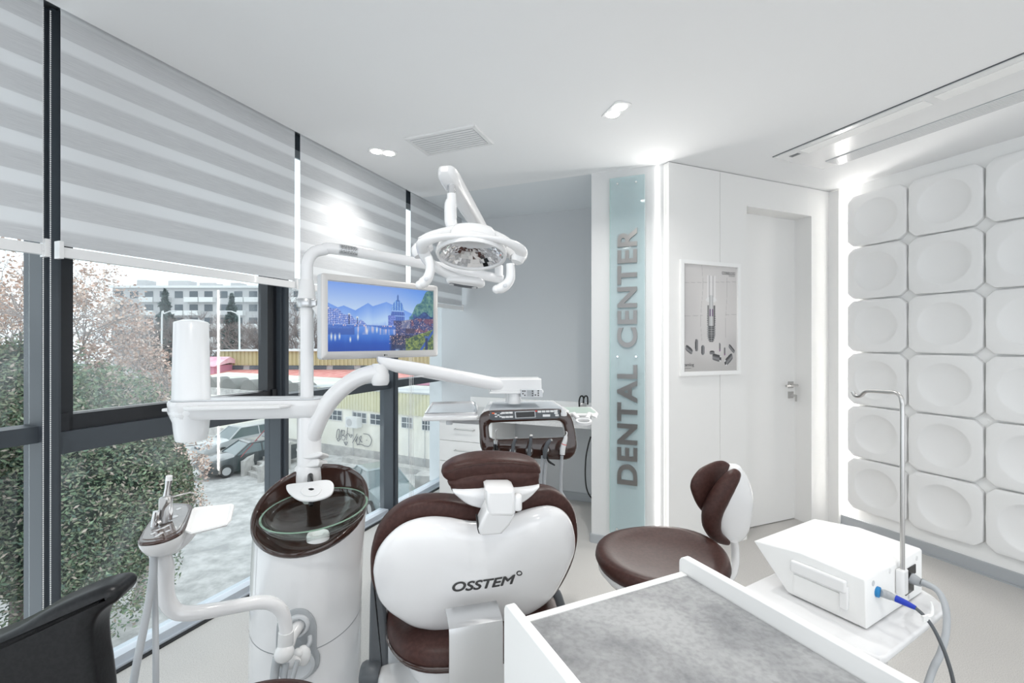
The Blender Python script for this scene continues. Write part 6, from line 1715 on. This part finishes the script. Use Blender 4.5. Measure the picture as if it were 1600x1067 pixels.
mb = MB(); mb.rings([[Vector((xa - .3, y, z)) for y, z in ((42.7, -.95), (45, -.1), (47.3, -.95), (45, -.7))], [Vector((xb + .3, y, z)) for y, z in ((42.7, -.95), (45, -.1), (47.3, -.95), (45, -.7))]], smooth=False); mb.build('roof', noise_mix(mat('pink_roof', (.7, .3, .4), .8), (.70, .34, .44), (.78, .55, .60), .8), pk)
# apartment block
def apartments(name_label, x0, x1, Y, ztop, floors, bays, colw):
    t = thing('apartment_block', name_label, 'building', ((x0 + x1) / 2, Y, GZ))
    mb = MB(); mb.obox((x0, Y, GZ), Vector((x1 - x0, 0, 0)), Vector((0, 12, 0)), ZV * (ztop - GZ)); mb.build('wall', colw, t)
    mb = MB(); mb.obox((x0 - .4, Y - .6, ztop), Vector((x1 - x0 + .8, 0, 0)), Vector((0, 13, 0)), ZV * .5); mb.build('roof_edge', WHW, t)
    fh = 2.9; bw = (x1 - x0) / bays; r_ = random.Random(11)
    for f in range(floors):
        z = ztop - .5 - fh * (f + 1) + .5
        for b in range(bays):
            x = x0 + bw * b
            f_ = MB(); f_.obox((x + bw * .18, Y - .06, z + .7), Vector((bw * .55, 0, 0)), Vector((0, .1, 0)), ZV * 1.5); f_.build('window', WING, t)
            if (b + f) % 3 != 1:
                f_ = MB(); f_.obox((x + .1, Y - 1.2, z - .25), Vector((bw - .25, 0, 0)), Vector((0, 1.2, 0)), ZV * 1.05); f_.build('balcony', WHW if r_.random() < .75 else GRW, t)
    for k in range(max(1, bays // 2)):
        x = x0 + (x1 - x0) * (k + .4) / max(1, bays // 2); f_ = MB(); f_.obox((x, Y + 3, ztop + .4), Vector((r_.uniform(1.2, 4.5), 0, 0)), Vector((0, 3, 0)), ZV * r_.uniform(.9, 1.8)); f_.build('chimney', GRW, t)
    return t
apartments('long pale apartment block with rows of balconies behind the bare trees', P(176, 450, 100).x, P(478, 450, 100).x, 100, P(300, 450, 100).z, 4, 13, GRW)
apartments('white apartment house seen to the right of the monitor', P(655, 480, 60).x, P(800, 480, 60).x, 60, P(690, 487, 60).z, 4, 4, WHW)
# street lamps
for px, lab in ((253, 'white street lamp left of the bottle cover, in front of the apartment block'), (374, 'white street lamp right of the bottle cover, in front of the apartment block')):
    b0 = P(px, 560, 48); t = thing('street_lamp', lab, 'street lamp', (b0.x, 48, GZ), 'street lamps outside')
    zt_l = P(px, 490, 48).z; sx = 1 if px < 300 else -1
    mb = MB(); mb.tube([Vector((b0.x, 48, GZ)), Vector((b0.x, 48, zt_l - .5)), Vector((b0.x + sx * .25, 48, zt_l)), Vector((b0.x + sx * .8, 48, zt_l + .22))], [.10, .085, .07, .05], 10, smooth_path=4); mb.build('pole', WHW, t)
    mb = MB(); mb.box(Vector((b0.x + sx * 1.1, 48, zt_l + .26)), (.7, .25, .10), bev=.04); mb.build('lamp_head', LGREYP, t)

# ------------------------------------------------------------------ cars
def car(label, pos, ang, paint, L_=4.5, wagon=False):
    t = thing('car', label, 'car', (pos[0], pos[1], GZ), 'parked cars', rz=ang)
    W = WM[t.name]
    def sec(x, hw_b, hw_t, z0, z1): return [Vector((x, -hw_b, z0)), Vector((x, -hw_t, z1)), Vector((x, hw_t, z1)), Vector((x, hw_b, z0))]
    k = L_ / 4.5
    st = [(0, .70, .60, .40, .62), (.12, .80, .74, .25, .72), (.9, .86, .80, .22, .86), (1.35, .87, .82, .22, .93), (2.2, .88, .84, .22, .97), (3.3, .88, .83, .22, 1.0), (4.1, .86, .78, .24, 1.0), (4.42, .80, .72, .30, .96), (4.5, .70, .62, .42, .88)]
    mb = MB()
    loops = []
    for x, b_, t_, z0, z1 in st:
        zm = z0 + (z1 - z0) * .5
        loops.append([W @ Vector(v) for v in ((x * k, -b_ * .92, z0), (x * k, -b_, zm), (x * k, -t_, z1), (x * k, -t_ * .5, z1 + .03), (x * k, t_ * .5, z1 + .03), (x * k, t_, z1), (x * k, b_, zm), (x * k, b_ * .92, z0))])
    mb.rings(loops); bd = mb.build('body', paint, t)
    top = 1.42 if not wagon else 1.50
    gh = [(1.25, .90, .74), (1.95, top - .03, .60), (2.5, top, .60), (3.1, top - .02, .60), (3.75, .98, .72)] if not wagon else [(1.25, .90, .74), (1.95, top - .03, .62), (3.1, top, .62), (4.0, top - .08, .60), (4.38, .96, .72)]
    n = len(gh)
    mb = MB()
    for s_ in (-1, 1):
        base_ = [W @ Vector((x * k, s_ * .79, .93)) for x in (gh[0][0], gh[-1][0])]
    low = [W @ Vector((x * k, y, .92)) for x, y in ((gh[0][0], -.78), (gh[-1][0], -.76), (gh[-1][0], .76), (gh[0][0], .78))]
    x0_, x1_ = gh[1][0], gh[-2][0]
    upp = [W @ Vector((x * k, y, top - .03)) for x, y in ((x0_, -.60), (x1_, -.60), (x1_, .60), (x0_, .60))]
    mb.rings([low, upp], smooth=False); mb.build('cabin_glass', CARG, t)
    mb = MB()
    mb.rings([[W @ Vector((x * k, y, z)) for x, y in ((x0_ - .02, -.62), (x1_ + .02, -.62), (x1_ + .02, .62), (x0_ - .02, .62))] for z in (top - .05, top - .01)] + [[W @ Vector((x * k, y, top + .02)) for x, y in ((x0_ + .12, -.52), (x1_ - .12, -.52), (x1_ - .12, .52), (x0_ + .12, .52))]], smooth=False)
    for a_l, b_l in ((low[i], upp[i]) for i in range(4)): mb.tube([a_l, b_l], .04, 6)
    for s_ in (-1, 1):
        xm = (x0_ + x1_) / 2; mb.tube([W @ Vector((xm * k, s_ * .785, .92)), W @ Vector((xm * k, s_ * .61, top - .04))], .035, 6)
    mb.build('roof', paint, t)
    for x in (.85, 3.55):
        for s_ in (-1, 1):
            mb = MB(); c_ = W @ Vector((x * k, s_ * .70, .31)); d_ = (W.to_3x3() @ Vector((0, s_, 0))); mb.cyl(c_, c_ + d_ * .20, .31, 20); w_ = mb.build('wheel', RUBBER, t)
            mb = MB(); mb.cyl(c_ + d_ * .195, c_ + d_ * .21, .19, 16); mb.build('wheel_rim', SILVER, w_)
    for s_ in (-1, 1):
        mb = MB(); mb.obox(W @ Vector((.02, s_ * .62 - .16, .58)), W.to_3x3() @ Vector((.16, 0, 0)), W.to_3x3() @ Vector((0, .32, 0)), ZV * .13); mb.build('headlight', LGREYP, t)
    mb = MB(); mb.obox(W @ Vector((-.01, -.32, .56)), W.to_3x3() @ Vector((.04, 0, 0)), W.to_3x3() @ Vector((0, .64, 0)), ZV * .12); mb.build('front_grille', DGREYP, t)
    return t
CARG = mat('car_glass', (.10, .14, .15), .08, coat=.6)
c1 = P(322, 735, 21.8); ang = math.atan2(3.3, 1.9)
car('dark grey saloon car parked in the yard beside the concrete steps', (-14.6, 21.2), R(52), mat('dark_car_paint', (.05, .06, .065), .25, coat=.8))
car('pale silver estate car behind the dark saloon', (-17.0, 24.6), R(60), mat('silver_car_paint', (.45, .47, .48), .3, coat=.8), wagon=True)
car('grey green car partly hidden behind the third window post', (-3.95, 16.4), R(128), mat('green_car_paint', (.16, .21, .22), .3, coat=.8), L_=4.3)
# concrete steps
cs = thing('concrete_steps', 'short flight of concrete steps with side walls and a red handrail beside the dark car', 'steps', (-11.8, 22.3, GZ))
def at_g(px, Y): return Vector(((px - CX) / F * Y, Y, GZ))
a0, a1 = at_g(376, 21.6), at_g(424, 24.0)
mb = MB(); nrm = Vector((.3, -.95, 0)); dirv = (a1 - a0)
f_ = Frame3(a0, dirv, ZV); L0 = dirv.length
mb = MB(); slab(mb, Frame3(a0, dirv, ZV), [(0, 0), (L0, 0), (L0, 1.35), (.15, .72), (0, .72)], 0, .18, .01); mb.build('side_wall', CONC, cs)
b0 = at_g(402, 20.6); mb = MB(); slab(mb, Frame3(b0, dirv, ZV), [(0, 0), (L0, 0), (L0, 1.35), (.15, .75), (0, .75)], 0, .18, .01); mb.build('side_wall', CONC, cs)
for k in range(4):
    mb = MB(); d1 = dirv.normalized(); mb.obox(a0 + d1 * (.35 + .32 * k), d1 * .34, (b0 - a0) * .95, ZV * (.17 * (k + 1))); mb.build('step', CONC, cs)
mb = MB(); mb.tube([a0 + ZV * .9, a0 + dirv * .9 + ZV * 2.0], .018, 8); mb.tube([a0 + dirv * .5 + ZV * .8, a0 + dirv * .5 + ZV * 1.5], .016, 8); mb.build('handrail', mat('red_rail', (.30, .07, .08), .6), cs)
mb = MB(); mb.obox(at_g(648, 18.5), Vector((1.2, -.2, 0)), Vector((.1, .7, 0)), ZV * .95)
tagged(mb.build('utility_box', CONC), 'grey concrete utility box against the warehouse wall at the right', 'utility box')
mb = MB(); mb.obox(G0 + GX * 8 + GN * .9 + ZV * GZ, GX * 16, -GN * .5, ZV * .25)
tagged(mb.build('kerb', CONC), 'long low kerb at the foot of the warehouse wall', 'kerb')

# ------------------------------------------------------------------ trees
def leaf_mat(name, cols, sc=2.0):
    m = mat(name, cols[0], .8); nt = m.node_tree; N = nt.nodes; L = nt.links; b = N['Principled BSDF']
    at = N.new('ShaderNodeVertexColor'); at.layer_name = 'tone'
    L.new(at.outputs['Color'], b.inputs['Base Color'])
    return m
def add_leaves(name, pts, size, cols, seed, parent, elong=1.0, mname=None):
    r_ = random.Random(seed); vs, fs, cc = [], [], []
    for p in pts:
        a = Vector((r_.gauss(0, 1), r_.gauss(0, 1), r_.gauss(0, .7))).normalized(); b = a.cross(Vector((r_.gauss(0, 1), r_.gauss(0, 1), r_.gauss(0, 1)))).normalized()
        s_ = size * r_.uniform(.6, 1.3); i = len(vs)
        vs += [tuple(p - a * s_ * elong), tuple(p + b * s_ * .5), tuple(p + a * s_ * elong), tuple(p - b * s_ * .5)]; fs.append((i, i + 1, i + 2, i + 3))
        c = r_.choice(cols); k = r_.uniform(.75, 1.25); c = (c[0] * k, c[1] * k, c[2] * k, 1); cc += [c] * 4
    me = bpy.data.meshes.new(name); me.from_pydata(vs, [], fs)
    ca = me.color_attributes.new('tone', 'FLOAT_COLOR', 'POINT')
    flat = [x for c in cc for x in c]; ca.data.foreach_set('color', flat)
    me.materials.append(MATS.get(mname) or leaf_mat(mname, cols))
    o = bpy.data.objects.new(name, me); C.objects.link(o); o.parent = parent; me.transform(WM[parent.name].inverted()); WM[o.name] = WM[parent.name]
    return o
def branches(base, h, spread, levels, kids, seed, lean=(0, 0, 0), trunk=.10, droop=0.0, keep=None):
    r_ = random.Random(seed); mb = MB(); tips = []
    def grow(p, d, L_, rad, lv):
        if keep and not keep(p + d * L_): return
        q = p + d * L_ * .5 + Vector((r_.gauss(0, .06), r_.gauss(0, .06), 0)) * L_
        e = p + d * L_
        mb.tube([p, q, e], [rad, rad * .85, rad * .65], 5 if lv < 3 else 3, cap=False)
        if lv >= levels: tips.append((e, q)); return
        if lv >= levels - 1: tips.append((e, q))
        for k in range(kids + (1 if lv == 0 else 0)):
            nd = (d + Vector((r_.gauss(0, spread), r_.gauss(0, spread), r_.gauss(0, spread * .6) - droop))).normalized()
            st_ = p + d * L_ * r_.uniform(.55, 1.0)
            grow(st_, nd, L_ * r_.uniform(.58, .80), rad * .58, lv + 1)
    grow(Vector(base), (Vector((0, 0, 1)) + Vector(lean)).normalized(), h, trunk, 0)
    return mb, tips
def frame_px(p): return CX + F * p.x / p.y, CY - F * (p.z - CAM_Z) / p.y
def oak_side(p):
    x, y = frame_px(p); return p.z < -2.5 or x < 205 + max(0, min(1, (y - 430) / 200)) * 85
# autumn oak beyond the left window
OAK = thing('oak_tree', 'leafy autumn tree with dry brown leaves filling the upper left window', 'tree', (-11.2, 12.3, GZ))
lc = [(.58, .40, .32), (.66, .50, .42), (.48, .33, .27), (.74, .62, .55), (.58, .46, .41)]
alltips = []
for i, (bx, by, hh, ln, sd) in enumerate(((-10.6, 11.2, 3.6, (0, 0, 0), 1), (-12.0, 11.6, 3.6, (-.12, 0, 0), 2), (-9.3, 11.3, 2.9, (.12, 0, 0), 3), (-13.6, 11.6, 3.5, (-.1, 0, 0), 7))):
    mb, tips = branches((bx, by, GZ), hh, .50, 6 if i < 3 else 5, 3, sd, ln, .11, keep=oak_side)
    mb.build('branches', TWIG, OAK); alltips += tips
rl = random.Random(4); lp = []
for e, q in alltips:
    if rl.random() < .8 and e.z > -2.2:
        for _ in range(9): lp.append(e + Vector((rl.gauss(0, .10), rl.gauss(0, .10), rl.gauss(0, .09))))
print('oak leaves', len(lp), len(alltips))
rl.shuffle(lp)
add_leaves('foliage', lp[:30000], .052, lc, 5, OAK, .8, 'autumn_leaves')
# thin reddish twig in front of the evergreen
def evergreen(label, c, rad, n, seed, size=.07, cols=None, name='evergreen_shrub', zs=1.0):
    t = thing(name, label, 'shrub', (c[0], c[1], GZ)); r_ = random.Random(seed); pts = []
    lobes = [(Vector((r_.uniform(-.55, .55) * rad[0], r_.uniform(-.5, .5) * rad[1], r_.uniform(-.75, .80) * rad[2])), r_.uniform(.36, .55)) for _ in range(26)]
    for _ in range(n):
        if r_.random() < .5:
            v = Vector((r_.gauss(0, 1), r_.gauss(0, 1), r_.gauss(0, 1))).normalized() * r_.uniform(.80, 1.0) ** .5; p = Vector((v.x * rad[0], v.y * rad[1], v.z * rad[2])) * .92
        else:
            lc_, lr = r_.choice(lobes); v = Vector((r_.gauss(0, 1), r_.gauss(0, 1), r_.gauss(0, 1))).normalized() * r_.uniform(.75, 1.0); p = lc_ + Vector((v.x * rad[0], v.y * rad[1], v.z * rad[2])) * lr
        pts.append(Vector(c) + p)
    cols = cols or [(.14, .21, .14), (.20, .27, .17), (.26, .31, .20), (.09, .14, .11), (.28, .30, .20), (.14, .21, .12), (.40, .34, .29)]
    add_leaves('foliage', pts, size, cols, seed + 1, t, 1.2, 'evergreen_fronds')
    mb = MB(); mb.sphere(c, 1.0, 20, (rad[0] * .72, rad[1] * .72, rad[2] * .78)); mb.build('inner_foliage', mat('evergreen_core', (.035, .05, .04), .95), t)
    mb = MB(); mb.tube([Vector((c[0], c[1], GZ)), Vector((c[0] + .1, c[1], c[2]))], [.16, .08], 8); mb.build('trunk', BARK, t)
    return t
evergreen('dense dark evergreen tree filling the lower left window', (-8.55, 9.0, -1.65), (2.15, 1.7, 2.15), 90000, 21, .036)
evergreen('bluish evergreen growing at the left edge of the upper left window', (-10.2, 9.4, .15), (1.35, 1.0, 1.35), 16000, 31, .04, name='evergreen_shrub')
evergreen('evergreen branches at the left end of the picture behind the first blind', (-9.6, 6.4, -1.2), (1.9, 1.5, 2.9), 40000, 41, .042)
for i, (px, py, Y, rx, rz_, lab) in enumerate(((150, 612, 16, 1.9, .75, 'pale bushy shrub below the autumn tree, at its left'), (215, 606, 17, 1.8, .65, 'pale bushy shrub below the autumn tree, in the middle'), (265, 598, 18.5, 1.5, .6, 'pale bushy shrub left of the bottle cover'))):
    c_ = P(px, py + 12, Y)
    evergreen(lab, tuple(c_), (rx, 1.0, rz_), 5000, 51 + i, .06, cols=[(.32, .31, .30), (.22, .26, .20), (.42, .38, .36), (.16, .20, .15), (.5, .48, .47)])
# reddish leafy branch in front of the yard
BRC = thing('leafy_branch', 'twiggy branch with rusty leaves at the right side of the evergreen', 'branch', (-6.6, 9.6, -1.6))
mb = MB(); tips = []
for (bz, ex, ez, sd) in ((-.9, .35, .15, 1), (-1.3, .55, -.05, 2), (-1.6, .45, -.2, 3), (-.5, .2, .25, 4), (-1.9, .35, -.3, 5)):
    m2, tp = branches((-7.3, 9.4, bz), .42, .38, 4, 2, 77 + sd, (1.6 + ex, .2, ez - .6), .014, keep=lambda p: frame_px(p)[0] < 330)
    mb.v, mb.f, mb.sm = (mb.v + m2.v, mb.f + [[i + len(mb.v) for i in f] for f in m2.f], mb.sm + m2.sm); tips += tp
mb.build('twigs', BARK, BRC); lp = []
for e, q in tips:
    for _ in range(5): lp.append(e + Vector((rl.gauss(0, .05), rl.gauss(0, .05), rl.gauss(0, .06))))
add_leaves('foliage', lp, .034, lc, 78, BRC, .8, 'autumn_leaves')
# bare trees in front of the apartments
bare = []
TWIG2 = mat('winter_twigs', (.24, .20, .19), .9)
for v in range(2):
    t = thing('bare_tree', 'x', 'tree', (0, 0, GZ)); mb, tips = branches((0, 0, GZ), 4.2, .46, 6, 3, 90 + v, (0, 0, 0), .22); 
    mb.build('branches', TWIG2, t); bare.append(t)
spots = [(222, 52, 1.05, 'bare tree in front of the left part of the apartment block'), (288, 55, .95, 'bare tree behind the bottle cover'), (335, 50, .98, 'bare tree behind the light reflections of the upper window'), (362, 56, .9, 'bare tree left of the right street lamp'),
         (395, 52, 1.05, 'bare tree right of the right street lamp'), (420, 58, .95, 'bare tree behind the second window post'), (456, 54, 1.15, 'bare tree seen between the second post and the lamp pole'), (488, 57, 1.2, 'bare tree behind the lamp pole'), (255, 60, 1.0, 'bare tree behind the left street lamp')]
for i, (px, Y, s_, lab) in enumerate(spots):
    src = bare[i % 2]
    o = src if i < 2 else copy_tree(src)
    o.location = (P(px, 500, Y).x, Y, GZ); o.scale = (s_ * 1.1, s_ * 1.1, s_ * .92); o.rotation_euler.z = i * 1.3
    tag(o, lab, 'tree', 'bare trees before the apartment block')
def spruce(label, px, Y, ztop, w):
    x = P(px, 500, Y).x; t = thing('spruce', label, 'tree', (x, Y, GZ), 'dark spruces'); r_ = random.Random(px); pts = []
    Ht = ztop - GZ
    for _ in range(3500):
        f = r_.random() ** .7; rr_ = w * f * r_.uniform(.6, 1) * (.8 + .3 * math.sin(f * 40)); a = r_.uniform(0, 6.283)
        pts.append(Vector((x + rr_ * math.cos(a), Y + rr_ * math.sin(a), ztop - f * Ht * .75 - rr_ * .15)))
    add_leaves('foliage', pts, .28, [(.07, .11, .11), (.10, .15, .14), (.05, .08, .08)], px, t, 1.2, 'spruce_needles')
    mb = MB(); mb.tube([Vector((x, Y, GZ)), Vector((x, Y, ztop))], [.2, .03], 8); mb.build('trunk', BARK, t)
spruce('dark spruce in front of the left part of the apartment block', 258, 58, P(258, 452, 58).z, 2.6)
spruce('dark spruce in front of the right part of the apartment block', 362, 60, P(362, 458, 60).z, 2.3)
